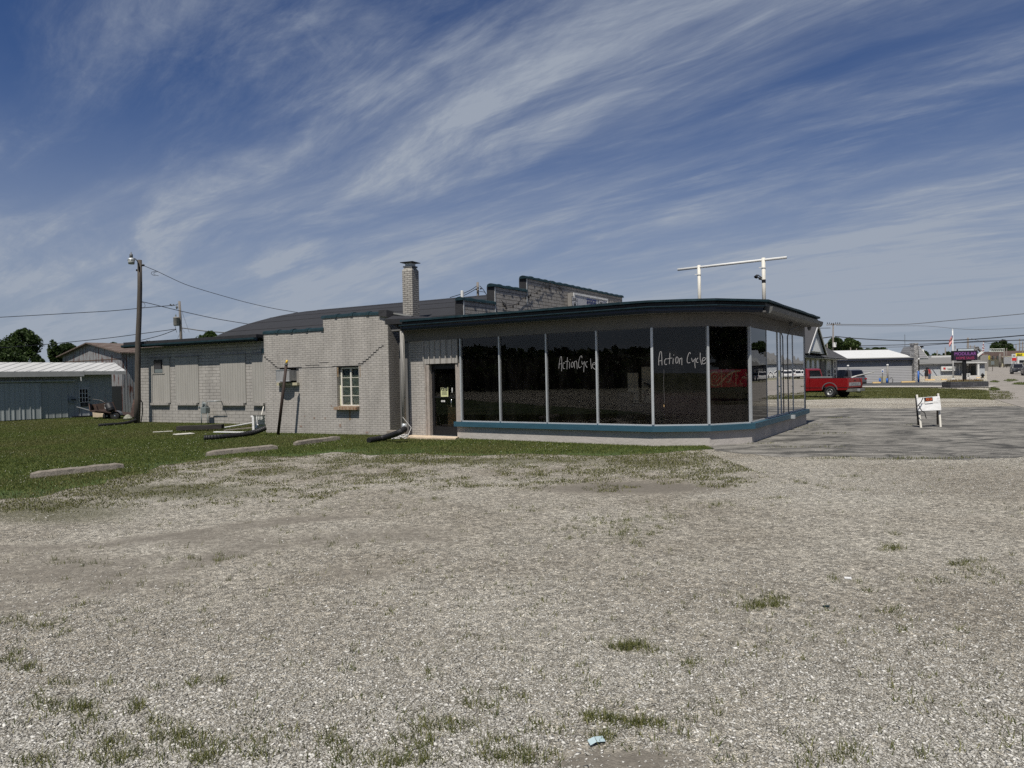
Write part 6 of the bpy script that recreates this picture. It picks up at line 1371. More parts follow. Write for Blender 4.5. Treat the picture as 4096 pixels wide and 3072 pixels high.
plank('dark_timber', 'heavy dark timber lying on the lawn left of the white railing', (712, 1727), (892, 1722), .34, .14, WOODD, .02, .04)
plank('dark_timber', 'thinner dark timber lying beside the heavy one', (790, 1721), (896, 1716), .2, .12, WOODD, .0, .02)
plank('white_board', 'white board lying from the dark timber to the railing', (860, 1733), (1010, 1739), .12, .03, WHITEB, .0, .03)
plank('white_board', 'long white board propped up behind the dark timber', (893, 1720), (1030, 1706), .11, .03, WHITEB, .03, .12)
plank('white_board', 'flat white sheet in the grass in front of the dark timber', (700, 1743), (770, 1738), .35, .02, WHITED, 0, 0)
plank('white_board', 'thin pale strip at the far left of the boards', (612, 1733), (690, 1729), .08, .02, WHITED, 0, 0)
plank('rusty_bar', 'pinkish weathered board between the white boards', (895, 1727), (1015, 1722), .12, .03, CONC, .0, .06)
# white railing leaning on the block corner
rl = thing('white_railing', 'short white baluster railing leaning by the corner of the brick block', 'railing', tuple(G(1020, 1722)))
Yr = G(1020, 1722).y - .2
def rp_(px, py, dy=0): return P(px, py, Yr + dy)
mb = MB(); a, b = rp_(1007, 1665), rp_(1057, 1664, .9); mb.box((a + b) / 2, ((b - a).length, .07, .05), b - a); mb.build('top_rail', WHITEB, rl)
mb = MB(); a, b = rp_(1030, 1699, .2), rp_(1063, 1702, .9); mb.box((a + b) / 2, ((b - a).length, .05, .05), b - a); mb.build('bottom_rail', WHITEB, rl)
for k, (x0, x1, y1) in enumerate(((1013, 1015, 1722), (1027, 1026, 1722), (1034, 1034, 1719), (1040, 1041, 1718), (1046, 1046, 1716), (1051, 1052, 1714), (1056, 1057, 1712))):
    dy = max(0, (x0 - 1013) / 50 * .9); a, b = rp_(x0, 1666, dy), rp_(x1, y1, dy); w = .07 if k < 2 else .04; mb = MB(); mb.bar(a, b, w, w); mb.build('baluster', WHITEB, rl)
mb = MB(); a, b = rp_(1012, 1722), rp_(1030, 1706, .2); mb.box((a + b) / 2, ((b - a).length, .05, .05), b - a); mb.build('brace', WHITEB, rl)
mb = MB(); a, b = rp_(1046, 1660, .5), rp_(1054, 1627, 1.2); mb.tube([a, b], .018, 6); mb.build('thin_rod', WHITED, rl)
# coil of cord by the rain pipe
mb = MB(); rr = random.Random(4); c = G(1598, 1752, .05)
for k in range(7):
    o_ = Vector((rr.uniform(-.14, .14), rr.uniform(-.05, .05), rr.uniform(0, .07))); pts = [c + o_ + Vector((math.cos(t) * .11, math.sin(t) * .07, math.sin(t * 2 + k) * .035)) for t in np.linspace(0, 6.1, 16)]; mb.tube(pts, .011, 5)
mb.tube([c, c + Vector((.2, .1, .02)), c + Vector((.28, .3, .25)), c + Vector((.05, .3, .55))], .010, 5)
o = mb.build('cord_coil', surf('pale_cord', (.45, .44, .42), .8, .1, 20)); tag(o, 'tangled coil of pale cord at the foot of the rain pipe', 'cord')
mb = MB(); c = G(1575, 1752); mb.box((c.x + .05, c.y + .15, .10), (.5, .24, .2), AA); o = mb.build('splash_block', CONC, bevel=.01); tag(o, 'grey concrete block under the black drain hose', 'concrete block')
# litter
mb = MB(); c = G(2387, 2968, .012); a = Vector((.9, .4, 0)).normalized(); n_ = Vector((-.4, .9, 0)).normalized(); q0, q1 = .03, .013
mb.loft([[c - a * .04 + n_ * -q1, c - a * .04 + n_ * q1 + Vector((0, 0, .012))], [c - a * .01 + n_ * -q1 + Vector((0, 0, .008)), c - a * .01 + n_ * q1 + Vector((0, 0, .02))], [c + a * .038 + n_ * -q1, c + a * .038 + n_ * q1 + Vector((0, 0, .014))]], close=False); o = mb.build('candy_wrapper', surf('pale_blue_paper', (.30, .38, .40), .5, .1, 30)); tag(o, 'crumpled pale blue wrapper in the weeds near the bottom edge', 'litter')
mb = MB(); c = G(3305, 2424, .01); mb.box(c, (.045, .01, .008), (1, -.1, 0)); o = mb.build('plastic_scrap', TEAL); tag(o, 'thin dark teal scrap of plastic on the gravel', 'litter')
mb = MB(); c = G(3391, 2312, .01); mb.box(c, (.05, .03, .01), (1, -.3, 0)); o = mb.build('paper_scrap', WHITEB); tag(o, 'small white scrap lying on the gravel at the right', 'litter')

# rusty tipping trailer with a barrel
tr = thing('dump_trailer', 'rusty two-wheeled tipping trailer parked behind the lamp pole', 'trailer', tuple(G(462, 1677)))
TY = G(462, 1677).y
def tp_(px, py, dy=0): return P(px, py, TY + dy)
mb = MB(); nl, nr = tp_(360, 1645, 0), tp_(524, 1668, 0); nlt, nrt = tp_(391, 1638, .0), tp_(524, 1664, 0); fl_, fr2 = tp_(372, 1640, 1.2), tp_(500, 1660, 1.2)
mb.loft([[nl, nr, nr + Vector((0, 1.3, 0)), nl + Vector((0, 1.3, 0))], [nl + Vector((0, 0, .04)), nr + Vector((0, 0, .04)), nr + Vector((0, 1.3, .04)), nl + Vector((0, 1.3, .04))]]); mb.build('bed', RUST, tr)
mb = MB(); mb.extr([nl + Vector((.0, 0, -.01)), nr, nrt, tp_(392, 1640), tp_(375, 1650)], (0, .03, 0)); mb.build('near_side', RUST, tr)
mb = MB(); mb.extr([tp_(366, 1646, 1.3), tp_(470, 1655, 1.3), tp_(452, 1607, 1.3), tp_(366, 1618, 1.3)], (0, .03, 0)); mb.build('far_side', RUST, tr)
mb = MB(); mb.extr([tp_(358, 1642, .0), tp_(366, 1646, 1.3), tp_(366, 1618, 1.3), tp_(354, 1614, .2)], (.04, 0, 0)); mb.build('front_board', RUST, tr)
mb = MB(); mb.extr([tp_(376, 1640, .1), tp_(390, 1640, .1), tp_(384, 1622, .1), tp_(378, 1618, .1)], (0, .1, 0)); mb.build('rust_gusset', RUST, tr)
mb = MB(); mb.tube([tp_(361, 1643, .3), tp_(330, 1634, .3), tp_(307, 1628, .3)], .03, 8); mb.build('tongue', GREYST, tr); mb = MB(); mb.tube([tp_(319, 1632, .3), tp_(319, 1669, .3)], .014, 6); mb.build('jack_stand', BLACK, tr)
for dy, x in ((-.1, 462), (1.2, 430)):
    c = tp_(x, 1664, dy) ; mb = MB(); mb.lathe(c, [(.10, -.07), (.20, -.075), (.215, -.04), (.215, .04), (.20, .075), (.10, .07)], 20, (0, -1, 0)); w = mb.build('wheel', TYRE, tr, True); mb = MB(); mb.lathe(c, [(.11, .055), (.105, .07), (.06, .05), (.03, .08)], 16, (0, -1, 0)); mb.build('rim', CHROME, w, True)
mb = MB(); c = tp_(466, 1664, -.12); mb.loft([[c + Vector((math.cos(a) * .26, y_, math.sin(a) * .26)) for y_ in (-.12, .12)] for a in np.linspace(.2, 2.6, 8)], close=False); mb.build('fender', GREYST, tr)
brl = thing('plastic_barrel', 'black ribbed barrel lying tipped in the rusty trailer', 'barrel', tuple(tp_(440, 1640, .5)))
a, b = tp_(446, 1646, .4), tp_(432, 1615, .5); ax = (b - a); mb = MB(); L_ = ax.length; mb.lathe(a, [(.16, 0), (.18, .04), (.18, L_ * .3), (.19, L_ * .33), (.18, L_ * .36), (.18, L_ * .8), (.16, L_)], 16, tuple(ax)); mb.build('barrel_body', BLACKR, brl, True); mb = MB(); c = a.lerp(b, .6) + Vector((-.14, -.1, .02)); mb.box(c, (.07, .02, .2), (1, -.6, 0), tuple(ax)); mb.build('barrel_label', WHITE, brl)
mb = MB(); mb.tube([tp_(371, 1597, .6), tp_(400, 1601, .6), tp_(412, 1606, .6), tp_(420, 1612, .6)], .025, 6); mb.build('bent_bar', BLACK, tr); mb = MB(); mb.tube([tp_(416, 1590, .6), tp_(429, 1607, .6)], .018, 6); mb.build('thin_bar', BLACK, tr)
mb = MB(); a, b = G(396, 1672), G(420, 1672); mb.extr([P(370, 1648, TY + 2.2), P(372, 1670, TY + 2.2), P(424, 1669, TY + 2.2), P(420, 1655, TY + 2.2), P(405, 1655, TY + 2.2), P(398, 1651, TY + 2.2)], (0, .3, 0)); o = mb.build('tan_board', SLAB); tag(o, 'tan board standing under the rusty trailer', 'board')
mb = MB(); mb.extr([P(520, 1668, 33.0), P(541, 1668, 33.2), P(541, 1596, 34.4), P(534, 1597, 34.4), P(524, 1640, 33.6)], (0, .06, 0)); o = mb.build('rusty_sheet', RUST); tag(o, 'rusty sheet leaning between the trailer and the lamp pole', 'metal sheet')
mb = MB(); c = G(512, 1680); mb.lathe((c.x, c.y, 0), [(.16, 0), (.2, .08), (.12, .2), (.04, .26)], 9); o = mb.build('rubble_lump', surf('mottled_rubble', (.2, .2, .16), .9, .5, 12)); tag(o, 'small pale lump of rubble at the foot of the rusty sheet', 'rubble')
mb = MB(); a = P(566, 1500, YP + .35); b = P(566, 1650, YP + .35); mb.tube([P(563, 1600, YP + .3), P(569, 1610, YP + .3), P(570, 1650, YP + .3), P(564, 1690, YP + .3)], .02, 6); o = mb.build('loose_cable', BLACK); tag(o, 'loose cable hanging between the lamp pole and the block wing', 'cable')

# ================================================================== FOR SALE BARRICADE
bar = thing('sale_barricade', 'white folding barricade with an orange FOR SALE card on the asphalt', 'barricade', tuple(G(3686, 1711)))
fa, fb = G(3684, 1711), G(3762, 1708); ba, bb_ = G(3674, 1700.5), G(3751, 1699.5)
ta, tb_ = P(3667, 1579, fa.y + .24), P(3752, 1574, fb.y + .24)
def onleg(a, t, k, off=0.0): return a.lerp(t, k)
for a, t in ((fa, ta), (fb, tb_)):
    mb = MB(); mb.bar(a, t, .048, .03); mb.build('front_leg', WHITED, bar)
for a, t in ((ba, ta), (bb_, tb_)):
    t = t + Vector((0, .03, -.03)); mb = MB(); mb.bar(a, t, .05, .03); mb.build('rear_leg', WOODD if a is ba else WOOD, bar)
pn = Vector((0, -.045, .0))
LT, LB = P(3664, 1592, fa.y + .16) , P(3669, 1644, fa.y + .05); RT, RB = P(3755, 1585, fb.y + .16), P(3762, 1640, fb.y + .05)
def board(k0, k1, name):
    a, b, c, d_ = LT.lerp(LB, k0), RT.lerp(RB, k0), RT.lerp(RB, k1), LT.lerp(LB, k1); mb = MB(); mb.extr([a + pn, b + pn, c + pn, d_ + pn], (0, .03, .004)); return mb.build(name, WHITEB, bar)
board(0, .47, 'board'); board(.49, 1.0, 'board')
cu0, cu1 = LT.lerp(RT, .29) + pn * 1.5, LT.lerp(RT, .655) + pn * 1.5; cd0, cd1 = LT.lerp(LB, .47).lerp(RT.lerp(RB, .47), .31) + pn * 1.5, LT.lerp(LB, .44).lerp(RT.lerp(RB, .44), .655) + pn * 1.5
mb = MB(); mb.extr([cu0, cu1, cd1, cd0], (0, .006, 0)); cdx = mb.build('sale_card', WHITEB, bar)
k = .62; e0, e1 = cu0.lerp(cd0, .02), cu0.lerp(cd0, k); h0, h1 = cu1.lerp(cd1, .02), cu1.lerp(cd1, k + .04)
mb = MB(); mb.extr([e0 + Vector((0, -.006, 0)), h0 + Vector((0, -.006, 0)), h1 + Vector((0, -.006, 0)), e1 + Vector((0, -.006, 0))], (0, .004, 0)); mb.build('card_print', INK, cdx)
cx = (e0 + h0 + e1 + h1) / 4; xd = (h0 - e0).normalized(); textmb('FOR SA', (e0 - e1).length * .98, cx - Vector((0, .012, 0)) - (e0 - e1) * .36, xd, (0, -.2, 1), .001, sx=.60, bold=.004).build('card_text', ORANGE, cdx)
mb = MB(); st = [P(3692, 1591, fa.y + .0), P(3685, 1607, fa.y - .03), P(3675, 1619, fa.y - .06), P(3668, 1627, fa.y - .06)]; mb.tube(st, .012, 6); mb.tube([P(3676, 1622, fa.y - .07), P(3681, 1634, fa.y - .08), P(3687, 1643, fa.y - .1), P(3699, 1651, fa.y - .12), P(3702, 1663, fa.y - .15), P(3705, 1674, fa.y - .16)], .012, 6); mb.build('strap', BLACKR, bar)

# ================================================================== VEHICLES
RIMM = surf('dull_rim', (.20, .20, .20), .4, .1, 6, metal=.4)
def wheel(parent, c, r, w, ax, rim=RIMM, spokes=6):
    """c: outer face centre; ax: outward axle direction"""
    ax = Vector(ax).normalized(); mb = MB(); mb.lathe(c, [(r * .60, -w), (r * .93, -w), (r, -w * .85), (r, -w * .15), (r * .93, 0), (r * .66, 0), (r * .60, -.075)], 28, tuple(ax)); wo = mb.build('wheel', TYRE, parent, True)
    mb = MB(); mb.lathe(c, [(r * .60, -.03), (r * .56, .0), (r * .50, -.004), (r * .46, -.05), (r * .2, -.04), (r * .16, .0), (.01, .002)], 24, tuple(ax)); ro = mb.build('rim', rim, wo, True)
    x = ax.cross(Vector((0, 0, 1))).normalized(); y = ax.cross(x); mb = MB()
    for k in range(spokes):
        a = 6.283 * k / spokes; q = Vector(c) + (x * math.cos(a) + y * math.sin(a)) * r * .36 + ax * -.044; mb.lathe(q, [(r * .10, 0), (r * .10, .008)], 8, tuple(ax))
    mb.build('rim_holes', BLACK, wo)['kind'] = 'stuff'
    return wo
def side_profile(mb, pts, w0, w1, zs=None):
    """body side outline (x,z) extruded between y=w0 and y=w1"""
    return mb.extr([Vector((x, w0, z)) for x, z in pts], (0, w1 - w0, 0))
def arch(cx, r, z0, n=9):
    return [(cx - r * math.cos(math.pi * k / n), z0 + r * math.sin(math.pi * k / n)) for k in range(n + 1)]
# --- red pickup: x forward from the tailgate, y to its left (toward the viewer)
pu = thing('pickup_truck', 'red pickup truck whose cab is hidden behind the showroom corner', 'pickup truck', (0, 0, 0))
Wd = 1.93
lowz = .52
bed = [(.02, 1.22), (0, .62), (.06, .50)] + [(.60, .50)] + [(1.15 - .47 * math.cos(math.pi * k / 10), .50 + .43 * math.sin(math.pi * k / 10)) for k in range(11)][0:] + [(1.70, .47), (2.45, .45), (2.45, 1.24)]
mb = MB(); side_profile(mb, bed, Wd, Wd - .10); mb.build('bed_side', RED, pu, bevel=.012)
mb = MB(); side_profile(mb, bed, .10, 0); mb.build('bed_side', RED, pu, bevel=.012)
mb = MB(); mb.box((.05, Wd / 2, .93), (.07, Wd - .34, .56), (1, 0, 0)); tg = mb.build('tailgate', RED, pu, bevel=.015)
mb = MB(); mb.box((.008, Wd / 2, .86), (.012, Wd - .42, .20), (1, 0, 0)); pl_ = mb.build('tailgate_panel', surf('silver_trim', (.26, .26, .27), .5, .05, 4), tg)
tb2 = textmb('CHEVROLET', .17, (.0005, Wd / 2, .80), (0, -1, 0), (0, 0, 1), .001, sx=1.1, bold=.004, space=1.1); tb2.build('tailgate_letters', GREYST, tg)
mb = MB(); mb.box((.01, Wd / 2, 1.08), (.02, .14, .06), (1, 0, 0)); mb.build('latch', BLACK, tg)
mb = MB(); mb.box((1.3, Wd / 2, .62), (2.3, Wd - .22, .06), (1, 0, 0)); mb.box((2.42, Wd / 2, .90), (.05, Wd - .2, .6), (1, 0, 0)); mb.build('bed_floor', BLACK, pu)
for y in (Wd - .09, .09):
    mb = MB(); mb.box((.035, y, .93), (.08, .15, .50), (1, 0, 0)); mb.build('tail_light', surf('tail_lens', (.22, .008, .01), .2, .1, 6), pu, bevel=.015)
mb = MB(); mb.extr([(-.20, .06, .40), (-.22, .25, .40), (-.22, Wd - .25, .40), (-.20, Wd - .06, .40), (.12, Wd - .02, .40), (.12, .02, .40)], (0, 0, .17)); bmp = mb.build('rear_bumper', surf('bumper_steel', (.20, .20, .18), .35, .15, 4, metal=.5), pu, bevel=.015)
mb = MB(); mb.box((-.225, Wd * .5, .49), (.012, .32, .15), (1, 0, 0)); mb.build('licence_plate', ALU, bmp)
mb = MB(); mb.tube([(-.05, Wd / 2, .36), (-.32, Wd / 2, .34)], .03, 8); mb.lathe((-.32, Wd / 2, .36), [(.02, 0), (.03, .03), (.02, .07)], 10); mb.build('tow_hitch', BLACK, pu); 
mb = MB(); side_profile(mb, [(x, z + .012) for x, z in [(1.15 - .50 * math.cos(math.pi * k / 10), .53 + .45 * math.sin(math.pi * k / 10)) for k in range(11)]] + [(1.15 - .46 * math.cos(math.pi * k / 10), .53 + .41 * math.sin(math.pi * k / 10)) for k in range(10, -1, -1)], Wd + .012, Wd - .01); mb.build('arch_trim', GREYST, pu)
mb = MB(); mb.box((.32, Wd + .006, .665), (.62, .014, .028), (1, 0, 0)); mb.build('side_moulding', BLACK, pu); mb = MB(); mb.box((3.2, Wd + .006, .645), (3.1, .014, .028), (1, 0, 0)); mb.build('side_moulding', BLACK, pu)
mb = MB(); mb.box((1.3, Wd - .05, 1.255), (2.3, .10, .035), (1, 0, 0)); mb.build('bed_rail', BLACK, pu); mb = MB(); mb.box((1.75, Wd - .10, 1.31), (1.45, .08, .10), (1, 0, 0)); mb.build('rail_cover', surf('zinc_rail', (.24, .25, .25), .5, .12, 4, metal=.3), pu, bevel=.01)
cab = [(2.48, .45), (2.50, 1.26), (2.58, 1.30), (2.66, 1.82), (2.80, 1.88), (3.75, 1.86), (4.35, 1.30), (5.35, 1.20), (5.5, 1.0), (5.5, .5), (5.05, .5)] + [(4.65 + .45 * math.cos(math.pi * k / 8), .5 + .42 * math.sin(math.pi * k / 8)) for k in range(9)] + [(3.9, .42), (2.9, .42)]
mb = MB(); secs = [[Vector((x, y, z)) if z < 1.31 else Vector((x, y + (.12 if y < 1 else -.12) * min(1, (z - 1.3) / .4), z)) for x, z in cab] for y in (0, .06, Wd - .06, Wd)]; mb.loft(secs); mb.build('cab', RED, pu, bevel=.015)
mb = MB(); mb.extr([(2.545, .25, 1.38), (2.545, Wd - .25, 1.38), (2.62, Wd - .33, 1.75), (2.62, .33, 1.75)], (.03, 0, 0)); mb.build('rear_window', CARGL, pu)
mb = MB(); mb.extr([(2.85, Wd - .03, 1.34), (3.65, Wd - .03, 1.34), (3.6, Wd - .115, 1.76), (2.9, Wd - .115, 1.78)], (0, .02, 0)); mb.build('side_window', CARGL, pu)
for x, y, ax in ((1.15, Wd - .01, (0, 1, 0)), (1.15, .01, (0, -1, 0)), (4.65, Wd - .01, (0, 1, 0)), (4.65, .01, (0, -1, 0))): wheel(pu, (x, y, .375), .375, .24, ax, spokes=8)
mb = MB(); mb.box((.70, Wd - .08, .34), (.015, .24, .30), (1, 0, 0)); mb.build('mud_flap', BLACKR, pu)
mb = MB(); mb.box((2.4, Wd / 2, .45), (4.4, .9, .2), (1, 0, 0)); mb.build('chassis', BLACK, pu)
sc_ = .94; w_ = G(3319, 1592); fw_ = Vector((-.628, .778, 0)).normalized(); lf_ = Vector((-fw_.y, fw_.x, 0))
pu.location = (w_ - fw_ * 1.15 * sc_ - lf_ * Wd * sc_); pu.rotation_euler = (0, 0, math.atan2(fw_.y, fw_.x)); pu.scale = (sc_,) * 3
o = MB().tube([P(3405, 1511, w_.y + .2), P(3426, 1504, w_.y + .2), P(3497, 1488, w_.y - .8)], [.05, .045, .03], 8).build('pipe_load', surf('pale_pipe', (.42, .42, .40), .6, .1, 4)); tag(o, 'long pale pole sticking out over the red tailgate', 'pole')

def make_car(name, label, cat, paint, L=4.6, Wc=1.85, H=1.68, suv=True, group=None, front=False):
    t = thing(name, label, cat, (0, 0, 0), group); b = .78 if suv else .70; r = .36 if suv else .32; x1, x2 = .85, L - .95
    def ar(cx): return [(cx - (r + .06) * math.cos(math.pi * k / 8), .30 + (r + .09) * math.sin(math.pi * k / 8)) for k in range(9)]
    low = [(.02, .45), (.10, .28)] + ar(x1) + ar(x2) + [(L - .12, .28), (L, .45), (L - .02, b - .08), (L - .25, b + .12), (L - 1.25, b + .22), (L - 1.4, b + .24), (.25, b + .26), (.05, b + .1)]
    def wy(y, z): return y
    secs = []
    for k, y in enumerate((0, .10, Wc - .10, Wc)):
        ins = .05 if k in (0, 3) else 0
        secs.append([Vector((x + (ins if x < L / 2 else -ins) * 1.2, y, z)) for x, z in low])
    mb = MB(); mb.loft(secs); mb.build('body', paint, t, bevel=.03)
    zt_ = b + .22
    gh = [(.18, zt_), (.42 if suv else .75, H - .10), (.75 if suv else 1.2, H), (L - 2.25, H), (L - 1.95 + .15, H - .07), (L - 1.25, zt_)]
    secs = [[Vector((x, (Wc / 2) + s_ * (Wc / 2 - .05 - .17 * (z - zt_) / (H - zt_)), z)) for x, z in gh] for s_ in (-1, -.9, .9, 1)]
    mb = MB(); mb.loft(secs); mb.build('roof', paint, t, bevel=.03)
    def sidew(y_s, pts, nm):
        mb = MB(); q = [Vector((x, (Wc / 2) + y_s * (Wc / 2 - .05 - .17 * (z - zt_) / (H - zt_) + .006), z)) for x, z in pts]; mb.extr(q, (0, .012 * y_s, 0)); mb.build(nm, CARGL, t)
    zb, zu = zt_ + .05, H - .10
    for s_ in (-1, 1):
        sidew(s_, [(.55, zb), (1.45, zb), (1.45, zu), (.72, zu - .02)], 'side_window'); sidew(s_, [(1.52, zb), (2.35, zb), (2.35, zu), (1.52, zu)], 'side_window'); sidew(s_, [(2.42, zb), (3.15, zb), (2.62, zu), (2.42, zu)], 'side_window')
    def endq(x0, x1_, nm, out):
        mb = MB(); mb.extr([(x0 + out * .012, .22, zb), (x0 + out * .012, Wc - .22, zb), (x1_ + out * .012, Wc - .32, zu), (x1_ + out * .012, .32, zu)], (out * .012, 0, 0)); mb.build(nm, CARGL, t)
    k = (zb - zt_) / (H - .1 - zt_); k2 = (zu - zt_) / (H - .1 - zt_)
    xr0, xr1 = .18, (.42 if suv else .75); endq(xr0 + (xr1 - xr0) * k, xr0 + (xr1 - xr0) * k2, 'rear_window', -1)
    xf0, xf1 = L - 1.25, L - 1.8; kk = (zb - zt_) / (H - .07 - zt_); k3 = (zu - zt_) / (H - .07 - zt_); endq(xf0 + (xf1 - xf0) * kk, xf0 + (xf1 - xf0) * k3, 'windscreen', 1)
    for x, y, ax in ((x1, Wc - .005, (0, 1, 0)), (x1, .005, (0, -1, 0)), (x2, Wc - .005, (0, 1, 0)), (x2, .005, (0, -1, 0))): wheel(t, (x, y, r), r, .22, ax, spokes=5)
    for y in (.16, Wc - .16):
        mb = MB(); mb.box((.045, y, b + .02), (.08, .26, .13), (1, 0, 0)); mb.build('tail_light', MATS['tail_lens'], t, bevel=.02)
        mb = MB(); mb.lathe((L - .05, y + (.06 if y < 1 else -.06), b - .10), [(.07, 0), (.085, .04), (.06, .07)], 12, (1, 0, 0)); mb.build('headlight', emit('lit_headlight', (1, .93, .75), 2.2) if front and 'lit_headlight' not in MATS else (MATS['lit_headlight'] if front else CHROME), t)
    mb = MB(); mb.box((.03, Wc / 2, .62), (.03, .42, .13), (1, 0, 0)); mb.build('licence_plate', WHITE, t)
    mb = MB(); mb.box((L + .0, Wc / 2, b - .14), (.03, .9, .16), (1, 0, 0)); mb.build('grille', BLACK, t); mb = MB(); mb.box((L - .0, Wc / 2, .42), (.03, .36, .10), (1, 0, 0)); mb.build('front_plate', WHITE, t)
    mb = MB(); mb.box((.05, Wc / 2, .40), (.10, Wc - .2, .18), (1, 0, 0)); mb.box((L - .05, Wc / 2, .36), (.10, Wc - .3, .14), (1, 0, 0)); mb.build('bumper', BLACK, t)
    for y in (-.08, Wc + .08): mb = MB(); mb.box((L - 1.55, y, zt_ + .06), (.1, .16, .11), (1, 0, 0)); mb.build('mirror', BLACK, t, bevel=.02)
    return t
def place(t, x, y, fw, sc=1.0, z=None):
    fw = Vector((fw[0], fw[1], 0)).normalized(); t.location = (x, y, float(tz(x, y)) if z is None else z); t.rotation_euler = (0, 0, math.atan2(fw.y, fw.x)); t.scale = (sc,) * 3
suv = make_car('parked_suv', 'charcoal SUV parked behind the red pickup, seen from the rear', 'car', CHARC, 4.6, 1.88, 1.72)
c = G(3470, 1547); place(suv, c.x - .2, c.y - .4, (-.33, .945), .97)
cg = 'cars on the highway'
def road_car(px, py, fw, t): p = G(px, py); return p
c1 = make_car('oncoming_car', 'dark car with lit headlights coming up the road, nearest whole one', 'car', MARO, 4.6, 1.82, 1.45, False, cg, True)
Yc = 113; q = P(4090, 1500, Yc); place(c1, q.x + 2.2, Yc + 3.5, (-.50, -.866))
c2 = make_car('oncoming_car', 'dark SUV on the road just left of and behind the car with lit headlights', 'car', DKCAR, 4.8, 1.9, 1.78, True, cg, False)
Yc = 126; q = P(4058, 1495, Yc); place(c2, q.x + 1.6, Yc + 3.5, (-.50, -.866))
c3 = make_car('oncoming_car', 'black vehicle cut off by the right edge of the picture', 'car', DKCAR, 5.0, 1.95, 1.85, True, cg, False)
Yc = 93; q = P(4091, 1509, Yc); place(c3, q.x + 3.9, Yc + 2.6, (-.50, -.866), 1.0, 0)
c4 = copy_tree(c2); c4['label'] = 'far dark vehicle showing between and above the nearer cars'; Yc = 178; q = P(4072, 1475, Yc); place(c4, q.x + 1, Yc, (-.5, -.866), 1.1)
# cars standing across the highway, mirrored in the side panes
mg = 'cars across the road mirrored in the side panes'
wc = make_car('white_car', 'white car across the road, mirrored in the side panes, nearest', 'car', surf('white_car_paint', (.55, .55, .55), .3, .04, 2), 4.6, 1.85, 1.6, True, mg)
for k, (o_, s_) in enumerate(((17.5, 116), (18, 130), (17.4, 143), (18.2, 158))):
    t = wc if k == 0 else copy_tree(wc); p = RN * o_ + RHO * s_; place(t, p.x, p.y, (.83, -.55) if k % 2 else (.55, .83))
    if k: t['label'] = ['', 'second white car mirrored in the side panes', 'third white car mirrored in the side panes', 'farthest white car mirrored in the side panes'][k]

# ================================================================== BUILDINGS ON THE RIGHT
def lightbld(): pass
HD = Vector((.55, .835, 0)).normalized(); HN = Vector((HD.y, -HD.x, 0)); HB = Vector((-HD.y, HD.x, 0))
HP = P(3210, 1480, 54); HP.z = 0; HP = HP - HD * 5
he = HP + HD * online(3351, HP, HD)
hs = thing('gabled_house', 'grey sided house with a steep white A-shaped dormer and tall narrow windows', 'house', tuple(he))
H0_ = HP
mb = MB(); mb.wall(H0_, he, -.05, 2.62, .25, 1); mb.wall(he + HB * .26, he + HB * 9, -.05, 2.62, .25, 1); mb.build('house_wall', SIDINGD, hs)
ev = .75; zE = 2.72
mb = MB(); mb.loft([[Vector((*(b + HN * ev)[:2], zE)), Vector((*(b - HN * 4.5)[:2], 5.6)), Vector((*(b - HN * 4.5)[:2], 5.5)), Vector((*(b + HN * ev)[:2], zE - .1))] for b in (H0_, he - HD * 3.2)] + [[Vector((*(he + HN * ev + HD * .9)[:2], zE)), Vector((*(he - HN * .9 - HD * 1.6)[:2], 3.9)), Vector((*(he - HN * .9 - HD * 1.6)[:2], 3.8)), Vector((*(he + HN * ev + HD * .9)[:2], zE - .1))]]); mb.build('house_roof', SHING, hs)
mb = MB(); mb.wall(H0_ + HN * ev, he + HN * ev + HD * .9, zE - .12, zE + .02, .12, 1); mb.build('white_gutter', surf('grey_white_trim', (.42, .42, .41), .6, .08, 3), hs)
mb = MB(); mb.extr([H0_ + HN * ev + Vector((0, 0, zE - .13)), he + HN * ev + HD * .9 + Vector((0, 0, zE - .13)), he + Vector((0, 0, zE - .13)), H0_ + Vector((0, 0, zE - .13))], (0, 0, .03)); mb.build('soffit', WHITE, hs)
# A-shaped dormer
def hpt(px, py, off): return onplane(px, py, HP, HD, off)
ap, dl, dr_ = hpt(3272, 1297, .95), hpt(3234, 1409, .95), hpt(3307, 1417, .95)
bkv = -HN * 3.5
mb = MB()
for e in (dl, dr_):
    n_ = (ap - e).normalized(); mb.extr([ap, e, e + Vector((0, 0, -.05)) - (ap - e).normalized() * .05, ap + Vector((0, 0, -.28))], bkv)
mb.build('dormer_roof', SHING, hs)
TRM = MATS['grey_white_trim']
for e in (dl, dr_):
    mb = MB(); d_ = (e - ap); mb.box((ap + e) / 2 + HN * .03 + Vector((0, 0, -.08)), (d_.length + .1, .06, .16), d_, (0, 0, 1)); mb.build('barge_board', TRM, hs)
mb = MB(); i_ = -HN * .10; mb.extr([ap + i_ + Vector((0, 0, -.3)), dl.lerp(dr_, .06) + i_, dl.lerp(dr_, .94) + i_], -HN * .1); mb.build('dormer_face', surf('light_grey_gable', (.33, .34, .35), .7, .05, 3), hs)
mb = MB(); cc = (dl + dr_) / 2; apw = hpt(3264, 1350, .93); a_ = hpt(3249, 1405, .93); b_ = hpt(3284, 1408, .93); mb.extr([apw, a_, b_], -HN * .10); mb.build('gable_window', surf('bright_white_panel', (.80, .80, .78), .6, .03, 4), hs)
